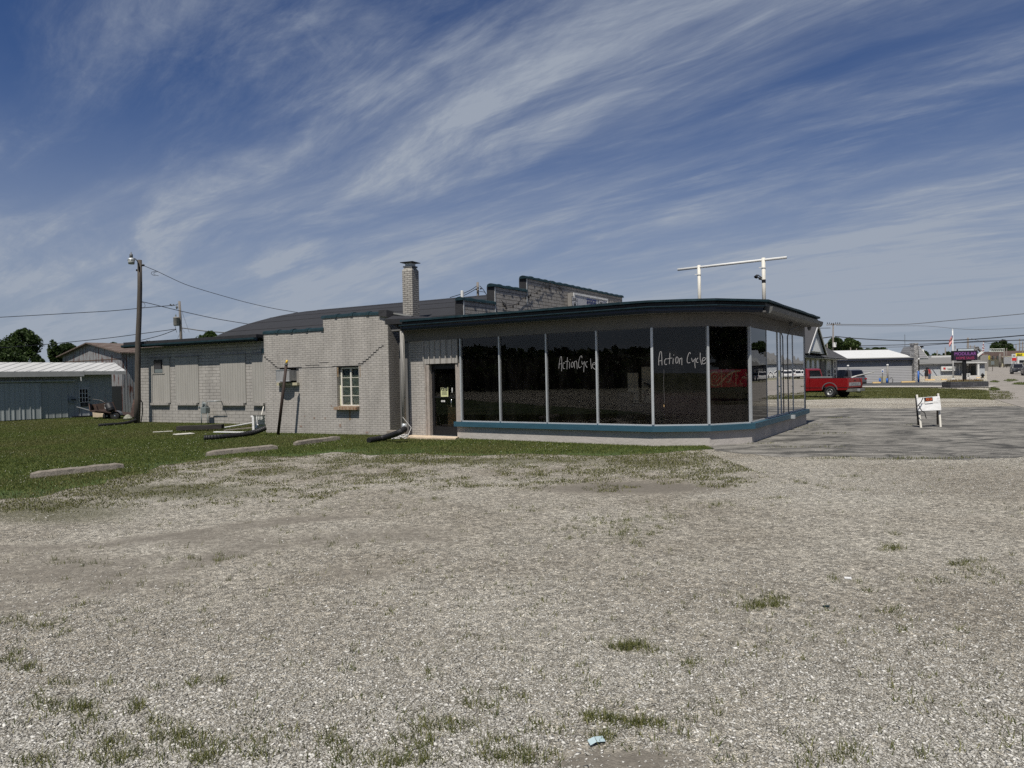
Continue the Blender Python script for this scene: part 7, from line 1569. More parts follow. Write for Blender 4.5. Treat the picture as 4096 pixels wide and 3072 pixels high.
for k, (x0, x1, y0, y1) in enumerate(((3223, 1, 1436, 1490), (3243, 1, 1436, 1490), (3262, 1, 1436, 1490), (3304, 2, 1440, 1505), (3332, 1, 1441, 1506))):
    x1 = {3223: 3239, 3243: 3258, 3262: 3277, 3304: 3323, 3332: 3345}[x0]; a, b = HP + HD * online(x0, HP, HD), HP + HD * online(x1, HP, HD); zt2 = hpt(x0, y0, 0).z
    mb = MB(); mb.wall(a + HN * .04, b + HN * .04, .55, zt2, .04, 1); w = mb.build('tall_window', TRM, hs)
    L = (b - a).length; n = 2 if k == 3 else 1; d_ = (b - a).normalized(); mb = MB()
    for j in range(n):
        u0_, u1_ = L * (.24 + .27 * j if n == 2 else .3), L * (.24 + .27 * (j + 1) - .04 if n == 2 else .7)
        for za, zb in ((.65, 1.25), (1.35, 1.75), (1.85, zt2 - .12)): mb.wall(a + d_ * u0_ + HN * .045, a + d_ * u1_ + HN * .045, za, zb, .006, 1)
    mb.build('window_glass', CARGL, w)['kind'] = 'stuff'
a, b = HP + HD * online(3281, HP, HD), HP + HD * online(3296, HP, HD); mb = MB(); mb.wall(a + HN * .03, b + HN * .03, 0, 2.4, .03, 1); mb.build('dark_doorway', BLACK, hs)
mb = MB(); p = HP + HD * online(3288, HP, HD) + HN * .06; mb.box((p.x, p.y, 2.48), (.5, .1, .16), HD); mb.build('door_header', WHITE, hs)

# sided building with the white roof and stone pillar
YB = 86.0
def bp(px, py=1530, Y=YB): q_ = P(px, py, Y); return q_
a, b = P(3330, 1530, YB), P(3655, 1529, YB); a.z = b.z = 0
sb = thing('sided_building', 'long grey lap-sided building with a bright white metal roof and stone pillar', 'building', tuple(a))
mb = MB(); mb.wall(a, b, -.05, 2.92, .3, 1); mb.build('siding_wall', SIDING, sb)
ROOFWR = ribbed('bright_white_roof', (.56, .56, .545), .9, .5, .0, 1, .05, dirt=(.55, .55, .53), var=.06)
mb = MB(); x0, x1 = a.x - 1.2, b.x + .1; mb.loft([[Vector((x, YB - .35, 2.95)), Vector((x + (1.4 if x == x0 else 0), YB + 6, 4.15)), Vector((x + (1.4 if x == x0 else 0), YB + 6, 4.05)), Vector((x, YB - .35, 2.86))] for x in (x0, x1)]); mb.build('metal_roof', ROOFWR, sb)
mb = MB(); mb.box(((x0 + x1) / 2, YB - .39, 2.84), (x1 - x0, .06, .26), (1, 0, 0)); mb.build('eave_trim', surf('dark_blue_trim', (.016, .02, .035), .7, .1, 3), sb); mb = MB(); mb.box(((x0 + x1) / 2, YB - .42, 2.99), (x1 - x0, .08, .10), (1, 0, 0)); mb.build('white_gutter', surf('grey_eave', (.30, .30, .29), .6, .1, 3), sb)
for px, w, zt2 in ((3654, .10, 2.9),):
    q = P(px, 1500, YB - .1); mb = MB(); mb.box((q.x, q.y, zt2 / 2), (w, .1, zt2), (1, 0, 0)); mb.build('corner_board', WHITE, sb)
pc = P(3663, 1529, YB - .4); mb = MB(); mb.box((pc.x, pc.y + .3, 2.25), (.46, .9, 4.6), (1, 0, 0)); mb.build('stone_pillar', STONE, sb)
mb = MB(); mb.box((pc.x, pc.y + .3, 4.62), (.56, 1.0, .16), (1, 0, 0)); mb.build('pillar_cap', STONE, sb)
for nm, lb, px, py, Yz in (('pillar_floodlight', 'floodlight pair on top of the stone pillar', 3662, 1376, YB - .2), ('canopy_floodlight', 'dark floodlight on the post above the hipped canopy', 3686, 1387, YB + 1)):
    q = P(px, py, Yz); t = thing(nm, lb, 'floodlight', tuple(q)); mb = MB(); mb.box(q, (.42, .25, .16), (1, 0, 0), (.2, -.3, 1)); mb.build('lamp_head', BLACK if 'canopy' in nm else GREYST, t, bevel=.03); mb = MB(); mb.tube([q, q - Vector((0, 0, .36))], .05, 8); mb.build('bracket', BLACK, t)
    if 'canopy' in nm: mb = MB(); mb.box(q - Vector((-.1, 0, .62)), (.3, .2, .6), (1, 0, 0)); mb.build('post', WHITE, t)
# hipped canopy
cg_ = ribbed('canopy_siding', (.20, .20, .205), .28, .6, 0, 1, .05, var=.05)
q0 = P(3672, 1440, YB - .2); q1 = P(3724, 1440, YB + 1.5); zc0 = 2.88
mb = MB(); A = [Vector((q0.x, YB - .5, zc0)), Vector((q0.x + 1.05, YB - .5, zc0)), Vector((q1.x - .2, YB + 4.5, zc0)), Vector((q0.x, YB + 4.5, zc0))]; T = [Vector((q0.x, YB - .3, 4.35)), Vector((q0.x + .08, YB - .3, 4.35)), Vector((q0.x + .35, YB + 3, 4.3)), Vector((q0.x, YB + 3, 4.3))]; mb.loft([A, T]); mb.build('hipped_canopy', cg_, sb)
mb = MB(); mb.tube([A[1], T[1]], .04, 6); mb.build('hip_trim', WHITE, sb)
mb = MB(); mb.box((q0.x + .55, YB + .0, zc0 - .10), (1.1, .9, .12), (1, 0, 0)); mb.build('canopy_fascia', METERG, sb)
mb = MB(); mb.wall((q0.x - .02, YB + .3), (q0.x + .95, YB + 1.2), 0, 2.85, .3, 1); mb.build('dark_entry_wall', WOODD, sb)
for dx in (.28, .62): mb = MB(); mb.box((q0.x + dx, YB + .35 + dx * .6, 1.35), (.10, .10, 2.7), (1, 0, 0)); mb.build('entry_post', WOOD, sb)
mb = MB(); q = P(3672, 1436, YB - .3); mb.lathe(q, [(.05, 0), (.11, .03), (.11, .2), (.05, .24)], 10, (0, -1, 0)); mb.build('wall_lamp', WHITE, sb)
mb = MB(); q = P(3620, 1400, YB + 8); mb.tube([(q.x, q.y, 3.6), (q.x, q.y, P(3620, 1338, YB + 8).z)], .03, 5); o = mb.build('antenna_mast', GREYST); tag(o, 'thin mast rising behind the right end of the white roof', 'mast')
for px, pt, nm in ((3392, 1464, 'wall_post'), (3550, 1461, 'wall_post')):
    q = P(px, pt, YB - 1.2); mb = MB(); mb.tube([(q.x, q.y, -.1), (q.x, q.y, q.z - .1)], .10, 10); t = thing('bollard_post', 'grey post with a white ball top behind the SUV' if px < 3400 else 'grey post with a white ball top beside the air unit', 'post', (q.x, q.y, 0)); mb.build('shaft', GREYST if px < 3400 else GREYP, t, True); mb = MB(); mb.lathe((q.x, q.y, q.z - .1), [(.05, 0), (.13, .06), (.14, .13), (.08, .22)], 12); mb.build('ball_cap', WHITE, t, True)
q = P(3530, 1530, YB - 2.2); hsn = thing('parking_sign', 'small white accessible parking sign on a thin post', 'sign', (q.x, q.y, 0)); a = P(3530, 1484, YB - 2.2); mb = MB(); mb.tube([(q.x, q.y, -.1), (a.x, a.y, a.z + .3)], .035, 6); mb.build('post', GREYST, hsn); mb = MB(); mb.box(P(3530.5, 1483.5, YB - 2.27), (.27, .02, .44), (1, 0, 0)); mb.build('sign_plate', WHITE, hsn); mb = MB(); mb.box(P(3530.5, 1485, YB - 2.29), (.14, .01, .18), (1, 0, 0)); mb.build('sign_symbol', BLUEP, hsn)
q = P(3534, 1530, YB - 1.0); acu = thing('air_unit', 'beige outdoor air unit standing between two blue guard posts', 'air conditioner', (q.x, q.y, 0)); mb = MB(); mb.box((q.x, q.y, .38), (.58, .5, .72), (1, .2, 0)); mb.build('unit_case', CREAM, acu, bevel=.02); mb = MB(); mb.box((q.x - .1, q.y - .26, .38), (.36, .02, .6), (1, .2, 0)); mb.build('unit_grille', METERG, acu)
for k, (px, pt) in enumerate(((3520, 1513), (3548, 1513), (3674, 1484))):
    q = P(px, 1530, YB - 1.8); zt2 = P(px, pt, YB - 1.8).z; mb = MB(); mb.tube([(q.x, q.y, -.1), (q.x, q.y, zt2)], .10 if k == 2 else .12, 10); o = mb.build('blue_bollard', BLUEP, smooth=True); tag(o, ['short blue guard post left of the air unit', 'short blue guard post right of the air unit', 'tall blue post in front of the stone pillar entry'][k], 'bollard', 'blue guard posts')
mb = MB(); q = P(3556, 1522, YB - .5); mb.tube([(q.x, q.y, .4), (q.x + .25, q.y - .1, .62), (q.x + .42, q.y - .1, .35), (q.x + .42, q.y, 0)], .035, 6); o = mb.build('hose_bracket', BLACK); tag(o, 'bent black pipe by the wall right of the air unit', 'pipe')
for k, (x0, x1, py, Yk) in enumerate(((3490, 3522, 1532, 83), (3605, 3660, 1531, 84), (3700, 3739, 1522, 95), (3765, 3787, 1522, 95), (3905, 3935, 1517, 104))):
    a, b = P(x0, py, Yk), P(x1, py, Yk); mb = MB(); mb.box(((a.x + b.x) / 2, Yk, .08), (b.x - a.x, .2, .17), (1, 0, 0)); o = mb.build('yellow_stop', YELC, bevel=.02); tag(o, ['yellow parking stop behind the SUV bumper', 'yellow parking stop at the foot of the sided wall', 'yellow parking stop behind the two people', 'yellow parking stop left of the flagpole', 'yellow parking stop behind the sign planter'][k], 'parking stop', 'yellow parking stops')
# long grey building with the sign
YL = 124.0
a, b = P(3692, 1500, YL), P(3866, 1500, YL); a.z = b.z = 0
lb = thing('long_grey_building', 'long low grey building with a white wall sign and a columned entry', 'building', tuple(a))
mb = MB(); mb.wall(a - Vector((6, 0, 0)), b + Vector((3.2, 0, 0)), -.3, 2.45, .3, 1); mb.build('siding_wall', SIDINGL, lb)
mb = MB(); mb.loft([[Vector((x, YL - .5, 2.42)), Vector((x, YL + 5, 3.55)), Vector((x, YL + 5, 3.4)), Vector((x, YL - .5, 2.3))] for x in (a.x - 7, b.x + 3.4)]); mb.build('shingle_roof', SHINGL, lb)
mb = MB(); q = P(3700, 1431, YL + 8); q2 = P(3808, 1431, YL + 8); mb.box(((q.x + q2.x) / 2, YL + 8, 3.1), (q2.x - q.x, 4, 1.6), (1, 0, 0)); mb.build('white_rear_roof', WHITE, lb)
s0_, s1_ = P(3764, 1466, YL - .3), P(3823, 1483, YL - .3); mb = MB(); mb.box(((s0_.x + s1_.x) / 2, YL - .3, (s0_.z + s1_.z) / 2), (s1_.x - s0_.x, .2, s0_.z - s1_.z), (1, 0, 0)); ws = mb.build('wall_sign', WHITE, lb)
c = P(3778, 1474, YL - .42); mb = MB()
for k in range(4):
    an = math.pi * k / 4; mb.box(c, (.62, .02, .10), (math.cos(an), 0, 0.0001) if False else (1, 0, 0), (math.sin(an), 0, math.cos(an)))
for k in range(4): pass
mb = MB()
for k in range(6):
    an = math.pi * k / 6; dv = Vector((math.cos(an), 0, math.sin(an))); mb.extr([c - dv * .32 + Vector((0, -.004 * k, 0)), c + Vector((-dv.z, 0, dv.x)) * .05 + Vector((0, -.004 * k, 0)), c + dv * .32 + Vector((0, -.004 * k, 0)), c - Vector((-dv.z, 0, dv.x)) * .05 + Vector((0, -.004 * k, 0))], (0, .003, 0))
mb.build('sign_star', REDP, ws)['kind'] = 'stuff'
mb = MB(); c2 = P(3802, 1475, YL - .42); mb.box(c2, (1.2, .02, .08), (1, 0, 0)); mb.box(c2 - Vector((0, 0, .15)), (.8, .02, .05), (1, 0, 0)); mb.build('sign_lines', METERG, ws)['kind'] = 'stuff'
e0, e1 = P(3845, 1500, YL - 2.5), P(3930, 1500, YL - 2.5)
mb = MB(); A = [Vector((e0.x, YL - 3.2, 2.5)), Vector((e1.x + .3, YL - 3.2, 2.5)), Vector((e1.x + .3, YL + 1, 2.5)), Vector((e0.x, YL + 1, 2.5))]; T = [Vector((e0.x + 1.4, YL - .8, 3.5)), Vector((e1.x - 1.6, YL - .8, 3.5)), Vector((e1.x - 1.6, YL + 1, 3.5)), Vector((e0.x + 1.4, YL + 1, 3.5))]; mb.loft([A, T]); mb.build('entry_roof', SHINGL, lb)
mb = MB(); mb.box(((e0.x + e1.x) / 2 + .15, YL - 3.2, 2.42), (e1.x - e0.x + .3, .12, .14), (1, 0, 0)); mb.build('entry_fascia', WHITE, lb)
q = P(3912.5, 1500, YL - 3); mb = MB(); mb.box((q.x, q.y, 1.1), (.28, .28, 2.5), (1, 0, 0)); mb.build('entry_column', WHITE, lb)
mb = MB(); mb.wall((P(3866, 1500, YL - .3).x, YL - .3), (P(3912, 1500, YL - .3).x, YL - .3), -.2, 2.4, .2, 1); mb.build('entry_wall', GREYP, lb)
d0_, d1_ = P(3884, 1460, YL - .6), P(3902, 1500, YL - .6); mb = MB(); mb.box(((d0_.x + d1_.x) / 2, YL - .5, 1.0), (1.15, .12, 2.1), (1, 0, 0)); ed = mb.build('entry_door', GREYB, lb); mb = MB(); mb.box(((d0_.x + d1_.x) / 2, YL - .58, 1.05), (.7, .04, 1.6), (1, 0, 0)); mb.build('door_glass', CARGL, ed)
mb = MB(); q = P(3870, 1459, YL - 2.6); mb.lathe(q, [(.05, 0), (.13, .05), (.13, .13), (.05, .18)], 10, (0, -1, 0)); mb.build('entry_lamp', WHITE, lb)
q = P(3838, 1500, YL - .35); mb = MB(); mb.box((q.x, q.y, 1.15), (.08, .08, 2.3), (1, 0, 0)); mb.build('downspout', WHITE, lb)

# flagpole and flag
YF = 100.0; q = P(3813, 1517, YF); tp = P(3814.6, 1321, YF)
fp = thing('flagpole', 'tall white flagpole left of the LED sign', 'flagpole', (q.x, YF, 0)); mb = MB(); mb.tube([(q.x, YF, -.1), (q.x, YF, tp.z * .5), (q.x, YF, tp.z)], [.10, .09, .07], 12); mb.build('pole', WHITE, fp, True); mb = MB(); mb.lathe((q.x, YF, tp.z), [(.03, 0), (.09, .06), (.09, .12), (.03, .18)], 12); mb.build('ball', WHITE, fp, True); mb = MB(); mb.lathe((q.x, YF, 0), [(.22, 0), (.2, .08), (.12, .12)], 12); mb.build('base_collar', WHITE, fp)
fl = thing('flag', 'limp striped flag hanging from the flagpole', 'flag', tuple(P(3812, 1340, YF)))
mb = MB(); OUT = [(3811, 1341, 3811.5, 1352), (3806, 1344, 3808, 1362), (3800, 1357, 3806, 1372), (3796, 1366, 3803, 1382), (3795, 1380, 3799, 1389)]
cols = {'flag_canton': NAVYI, 'flag_stripe': REDP}
nst = 7
for s_ in range(nst):
    mb = MB(); f0, f1 = s_ / nst, (s_ + 1) / nst - .002; fr_ = [P(x0 + (x1 - x0) * f0, y0 + (y1 - y0) * f0, YF - .1 + .1 * math.sin(k * 2 + s_)) for k, (x0, y0, x1, y1) in enumerate(OUT)]; bk_ = [P(x0 + (x1 - x0) * f1, y0 + (y1 - y0) * f1, YF - .1 + .1 * math.sin(k * 2 + s_ + .9)) for k, (x0, y0, x1, y1) in enumerate(OUT)]
    mb.loft([fr_, bk_], close=False); mb.build('stripe', REDP if s_ % 2 == 0 else WHITE, fl)
mb = MB(); mb.loft([[P(3811.5, 1340, YF - .25), P(3806.5, 1344, YF - .25)], [P(3811.5, 1348, YF - .25), P(3807, 1353, YF - .25)]], close=False); mb.build('canton', NAVYI, fl)

# LED sign over its planter
YS = 58.0
ls = thing('led_sign', 'dark LED board reading MODULAR HOME SALES on a single black post', 'sign', (P(3861, 1520, YS).x, YS, .5))
a, b = P(3811.7, 1403.5, YS), P(3909.5, 1440.5, YS); cx = (a.x + b.x) / 2; cz = (a.z + b.z) / 2; w, h = b.x - a.x, a.z - b.z
mb = MB(); mb.box((cx, YS + .12, cz), (w, .3, h), (1, 0, 0), (-.0, 0, 1)); cabx = mb.build('sign_cabinet', BLACK, ls, bevel=.015)
mb = MB(); mb.box((cx, YS - .033, cz), (w - .09, .01, h - .08), (1, 0, 0)); mb.build('led_screen', emit('led_screen_dark', (.012, .004, .016), 1.0), cabx)
LEDV = emit('led_violet', (.30, .10, .36), .55); LEDR = emit('led_pink', (.42, .05, .13), .55)
textmb('MODULAR', h * .46, (cx - .02, YS - .045, cz + h * .03), (1, 0, 0), (0, 0, 1), .002, sx=1.0, bold=.0, space=1.02).build('led_text_upper', LEDV, cabx)
textmb('HOME SALES', h * .38, (cx - .02, YS - .045, cz - h * .38), (1, 0, 0), (0, 0, 1), .002, sx=.87, bold=.0).build('led_text_lower', LEDR, cabx)
mb = MB(); mb.box((P(3861, 1480, YS).x, YS + .15, (b.z + .4) / 2), (.18, .2, b.z - .1), (1, 0, 0)); mb.build('sign_post', BLACK, ls); mb = MB(); mb.box((cx, YS + .15, b.z - .03), (1.1, .2, .06), (1, 0, 0)); mb.build('mount_bar', BLACK, ls)
t = thing('upper_sign', 'white sign board in a black frame peeking over the LED board', 'sign', tuple(P(3862, 1400, YS + .8))); a, b = P(3828, 1394.5, YS + .8), P(3896, 1420, YS + .8); mb = MB(); mb.box(((a.x + b.x) / 2, YS + .8, (a.z + b.z) / 2), (b.x - a.x, .1, a.z - b.z), (1, 0, 0)); mb.build('sign_frame', BLACK, t); mb = MB(); mb.box(((a.x + b.x) / 2, YS + .74, (a.z + b.z) / 2), (b.x - a.x - .09, .02, a.z - b.z - .08), (1, 0, 0)); mb.build('sign_panel', surf('pale_sign_panel', (.42, .47, .5), .5, .1, 4), t)
mb = MB(); mb.box(((a.x + b.x) / 2, YS + .85, (b.z + .4) / 2), (.12, .1, b.z - .4), (1, 0, 0)); mb.build('sign_post', BLACK, t)
pl = thing('planter', 'low dark block planter full of flowers under the LED sign', 'planter', (P(3879, 1550, YS - .5).x, YS, 0)); a, b = P(3803, 1550, YS - .4), P(3955, 1550, YS - .4); mb = MB(); pw = b.x - a.x
mb.box(((a.x + b.x) / 2, YS + .2, .24), (pw, 1.2, .50), (1, 0, 0)); mb.build('block_wall', PLANTER, pl, bevel=.02); mb = MB(); mb.box(((a.x + b.x) / 2, YS + .2, .495), (pw - .2, 1.0, .03), (1, 0, 0)); mb.build('planter_soil', SOILO, pl)
rng = np.random.default_rng(5); xy = np.stack([a.x + .15 + rng.random(420) * (pw - .3), YS - .2 + rng.random(420) * .8], 1); o = blades('planter_plants', xy, .20, .05, leafmat('planter_leaves', (.10, .05, .03), (.28, .22, .10)), .7, .5); del o['kind']; o.parent = pl; o.matrix_parent_inverse = Matrix.Translation(-Vector(pl.location)); o['kind'] = 'stuff'
ds = thing('small_lawn_sign', 'small white two-line sign behind the LED sign post', 'sign', tuple(P(3864, 1510, 92))); a, b = P(3847.5, 1494.5, 92), P(3880.5, 1508.5, 92); mb = MB(); mb.box(((a.x + b.x) / 2, 92, (a.z + b.z) / 2), (b.x - a.x, .08, a.z - b.z), (1, 0, 0)); mb.build('sign_panel', WHITE, ds)
textmb('DRIVE THRU', .22, ((a.x + b.x) / 2, 91.94, (a.z + b.z) / 2 + .02), (1, 0, 0), (0, 0, 1), .001, sx=.8).build('sign_text', INK, ds); mb = MB(); mb.extr([((a.x + b.x) / 2 - .38, 91.95, a.z - .33), ((a.x + b.x) / 2 - .15, 91.95, a.z - .24), ((a.x + b.x) / 2 - .15, 91.95, a.z - .42)], (0, -.01, 0)); mb.build('sign_arrow', INK, ds); mb = MB(); mb.box(((a.x + b.x) / 2 + .28, 91.95, a.z - .33), (.26, .01, .12), (1, 0, 0)); mb.build('sign_mark', INK, ds)
for dx in (-.45, .45): mb = MB(); mb.tube([((a.x + b.x) / 2 + dx, 92, -.05), ((a.x + b.x) / 2 + dx, 92, b.z)], .02, 6); mb.build('sign_leg', GREYST, ds)
# hydrant
q = P(3930.5, 1512, 103); hy = thing('fire_hydrant', 'dark fire hydrant on the verge right of the planter', 'hydrant', (q.x, 103, 0)); mb = MB(); mb.lathe((q.x, 103, 0), [(.22, 0), (.22, .05), (.14, .08), (.14, .5), (.18, .52), (.18, .56), (.15, .66), (.06, .74), (.05, .8)], 14); mb.build('hydrant_body', BLACK, hy, True); mb = MB(); mb.lathe((q.x - .26, 103, .42), [(.07, 0), (.09, .04), (.09, .48), (.07, .52)], 10, (1, 0, 0)); mb.lathe((q.x, 102.75, .38), [(.10, 0), (.10, .2)], 10, (0, 1, 0)); mb.build('outlets', BLACK, hy)
# small road sign on a post
q = P(3971, 1488, 160); z0 = float(tz(q.x, 160)); rs = thing('roadside_sign', 'grey-backed road sign on a thin post at the road edge', 'sign', (q.x, 160, z0)); mb = MB(); mb.box(P(3970.5, 1451.5, 160), (.75, .04, .8), (1, 0, 0)); mb.build('sign_back', METERG, rs); mb = MB(); mb.tube([(q.x, 160.05, z0 - .2), (q.x, 160.05, P(3970, 1451, 160).z)], .05, 6); mb.build('post', BROWNP, rs)

# two people
def person(label, x, y, parts, skin=SKINM):
    """parts: joints (dx, dy, z, radius) as a tree: list of (name, parent, dx, dy, z, r)"""
    me = bpy.data.meshes.new('person'); names = [p[0] for p in parts]
    me.from_pydata([(p[2], p[3], p[4]) for p in parts], [(names.index(p[1]), i) for i, p in enumerate(parts) if p[1]], []); me.update()
    o = bpy.data.objects.new('person', me); COL.objects.link(o); o.location = (x, y, 0)
    sk = o.modifiers.new('skin', 'SKIN'); 
    for i, p in enumerate(parts): me.skin_vertices[0].data[i].radius = (p[5], p[5])
    me.skin_vertices[0].data[0].use_root = True
    sb_ = o.modifiers.new('sub', 'SUBSURF'); sb_.levels = 1; sb_.render_levels = 1; me.materials.append(skin); ORG[o.name] = Vector((x, y, 0)); tag(o, label, 'person'); return o
def std(lean=0.0, arm=None, armr=None, st=.13):
    L = lean
    return [('pel', None, 0, 0, .93, .13), ('wst', 'pel', L * .3, 0, 1.10, .12), ('chs', 'wst', L * .7, 0, 1.32, .15), ('nkb', 'chs', L, 0, 1.46, .07), ('nk', 'nkb', L * 1.1, -.01, 1.53, .055), ('hd', 'nk', L * 1.3, -.03, 1.62, .088), ('tp', 'hd', L * 1.4, -.01, 1.70, .075),
            ('hl', 'pel', -.09, 0, .88, .10), ('kl', 'hl', -st * .9, .02, .48, .065), ('al', 'kl', -st, .03, .09, .045), ('fl', 'al', -st, -.14, .04, .035), ('hr', 'pel', .09, 0, .88, .10), ('kr', 'hr', st * .9, -.02, .48, .065), ('ar', 'kr', st, .03, .09, .045), ('fr', 'ar', st, -.14, .04, .035),
            ('sl', 'chs', L - .19, 0, 1.40, .065), ('el', 'sl', *(arm[0] if arm else (L - .25, .02, 1.12)), .045), ('wl', 'el', *(arm[1] if arm else (L - .27, -.06, .88)), .032), ('gl', 'wl', *(arm[2] if arm else (L - .27, -.09, .78)), .03),
            ('sr', 'chs', L + .19, 0, 1.40, .065), ('er', 'sr', *(armr[0] if armr else (L + .25, .02, 1.12)), .045), ('wr', 'er', *(armr[1] if armr else (L + .27, -.06, .88)), .032), ('gr', 'wr', *(armr[2] if armr else (L + .27, -.09, .78)), .03)]
def cloth(parent, secs, mat, name):
    o = ORG[parent.name]; mb = MB(); S = []
    for cx, cy, z, rx, ry in secs: S.append([o + Vector((cx + math.cos(a) * rx, cy + math.sin(a) * ry, z)) for a in np.linspace(0, 6.283, 15)[:-1]])
    mb.loft(S, capends=False); mb.build(name, mat, parent, True)
YPp = 95.0; q = P(3705.5, 1524, YPp)
p1 = person('person in a black knee-length outfit reaching one arm to the left', q.x, YPp, std(.05, ((-.30, -.02, 1.28), (-.45, -.05, 1.20), (-.54, -.06, 1.17)), st=.10))
cloth(p1, [(.0, 0, .58, .24, .17), (0, 0, .93, .22, .16), (.02, 0, 1.12, .19, .14), (.04, 0, 1.34, .24, .15), (.05, 0, 1.46, .14, .10), (.05, 0, 1.49, .07, .07)], CLOTHB, 'dress')
cloth(p1, [(-.13, 0, 1.42, .07, .09), (-.2, 0, 1.36, .075, .08), (-.30, -.02, 1.27, .06, .06), (-.42, -.04, 1.20, .05, .05)], CLOTHB, 'sleeve')
cloth(p1, [(.07, .02, 1.5, .09, .09), (.07, 0, 1.62, .12, .115), (.07, 0, 1.73, .10, .10), (.07, 0, 1.78, .03, .03)], CLOTHB, 'hair')
q = P(3718, 1524, YPp + .3)
p2 = person('person in a dark red shirt and jeans beside the one in black, head bent', q.x, YPp + .3, std(-.10, None, ((.22, -.05, 1.12), (.26, -.12, .90), (.26, -.15, .80)), st=.09))
cloth(p2, [(0, 0, .90, .19, .14), (-.04, 0, 1.12, .19, .14), (-.07, 0, 1.34, .23, .15), (-.1, 0, 1.46, .14, .10), (-.1, 0, 1.49, .07, .07)], CLOTHR, 'shirt')
for s_ in (-1, 1): cloth(p2, [(s_ * .09, .03, .10, .065, .07), (s_ * .085, 0, .5, .085, .085), (s_ * .085, 0, .86, .12, .12), (s_ * .08, 0, .93, .11, .12)], DENIM, 'trouser_leg')
cloth(p2, [(-.13, .0, 1.57, .10, .10), (-.14, -.01, 1.64, .105, .11), (-.14, 0, 1.72, .08, .09), (-.14, 0, 1.75, .03, .03)], CLOTHB, 'hair')
for s_ in (-1, 1): cloth(p2, [(-.1 + s_ * .17, 0, 1.43, .08, .09), (-.1 + s_ * .21, 0, 1.34, .07, .075), (-.1 + s_ * .245, .01, 1.18, .062, .065)], CLOTHR, 'sleeve')

# ------------------------------------------------------------------ far street things
def fpole(label, px, pt, pb, Y, r=.15, arms=(), mat=POLEF, grp='distant utility poles'):
    b = P(px, pb, Y); x = b.x; z0 = float(tz(x, Y)); t = thing('utility_pole', label, 'utility pole', (x, Y, z0), grp); top = P(px + (pb - pt) * .009, pt, Y)
    mb = MB(); mb.tube([(x, Y, min(z0, b.z) - .2), top], [r, r * .75], 8); mb.build('pole', mat, t, True)
    for (da, dz, hw) in arms: mb = MB(); mb.box((top.x + da, Y - .1, top.z - dz), (hw * 2, .14, .14), (1, -.6, 0)); mb.build('crossarm', mat, t)
    return t, top
t, top = fpole('utility pole with a crossarm behind the gabled house', 3331, 1293, 1480, 125, .16, ((0, .25, 1.15), ))
mb = MB(); rr = random.Random(2)
for k in range(7): x = top.x - 1.1 + k * .36; mb.lathe((x, 124.8 + (1.1 - k * .36) * .0, top.z - .2 + rr.uniform(0, .1)), [(.05, 0), (.10, .1), (.05, .25)], 8)
mb.build('insulators', BLACK, t)['kind'] = 'stuff'
mb = MB(); q = P(3338, 1379, 124.5); mb.box(q, (.5, .4, .8), (1, 0, 0)); mb.build('pole_box', WHITE, t)
for a_ in (('thin grey pole left of the round tree over the house roof', 3308, 1374, 1405, 118, .12), ('short pole in front of the lighter tree', 3402, 1390, 1412, 130, .12), ('short pole before the round tree on the white roof', 3426, 1394, 1412, 130, .10), ('pole standing left of the flag over the tree line', 3781, 1390, 1440, 190, .18), ('thin pole right of the stone pillar', 3748, 1401, 1440, 180, .14),
           ('stout pole behind the LED sign', 3871, 1351, 1440, 190, .30), ('dark pole right of the flagpole top', 3820, 1382, 1440, 200, .16), ('pole with a short arm behind the LED sign', 3881, 1381, 1440, 230, .2, ((0, .4, 1.2),)), ('dark pole over the right end of the LED sign', 3898, 1380, 1440, 230, .2, ((0, .8, 1.0),)),
           ('pole over the brown building roof at the right', 4064, 1378, 1412, 260, .2), ('tall thin pole by the right edge', 4078, 1355, 1425, 250, .22), ('last pole at the right edge of the picture', 4090, 1366, 1450, 240, .24, ((0, 2.0, 1.0),)), ('thin lamp pole among the traffic signals', 4026, 1392, 1460, 220, .12), ('brown pole left of the brown building', 3999, 1415, 1460, 225, .25), ('white pole beside the brown pole', 4015, 1404, 1460, 225, .15)):
    fpole(*a_)
gw = 'overhead lines on the right'
wire('topmost line crossing the sky at the right', [(3345, 1297), (3600, 1298), (3800, 1282), (4000, 1264), (4200, 1245)], .05, (125, 110), grp=gw)
wire('second line from the top at the right', [(3345, 1302), (3500, 1304), (3700, 1304), (3900, 1318), (4200, 1306)], .03, (125, 110), grp=gw)
wire('thick line crossing over the flagpole', [(3340, 1345), (3430, 1354), (3620, 1363), (3810, 1361), (3940, 1354), (4110, 1340), (4250, 1328)], .07, (124, 90), grp=gw)
wire('line under the thick line over the white roof', [(3440, 1383), (3620, 1379), (3800, 1372), (3950, 1366), (4110, 1359)], .06, (130, 110), grp=gw)
wire('lowest line running over the white roof', [(3440, 1389), (3620, 1387), (3800, 1374), (3920, 1364), (4110, 1361)], .045, (130, 110), grp=gw)
wire('pale line left of the crossarm pole', [(3200, 1314), (3260, 1313), (3322, 1312)], .05, (128, 125), grp=gw)
wire('thick bundle left of the crossarm pole', [(3200, 1362), (3260, 1356), (3328, 1347)], .09, (128, 125), grp=gw)
wire('line from the stout pole falling to the right', [(3885, 1354), (3960, 1374), (4030, 1380), (4110, 1371)], .05, (190, 180), grp=gw)
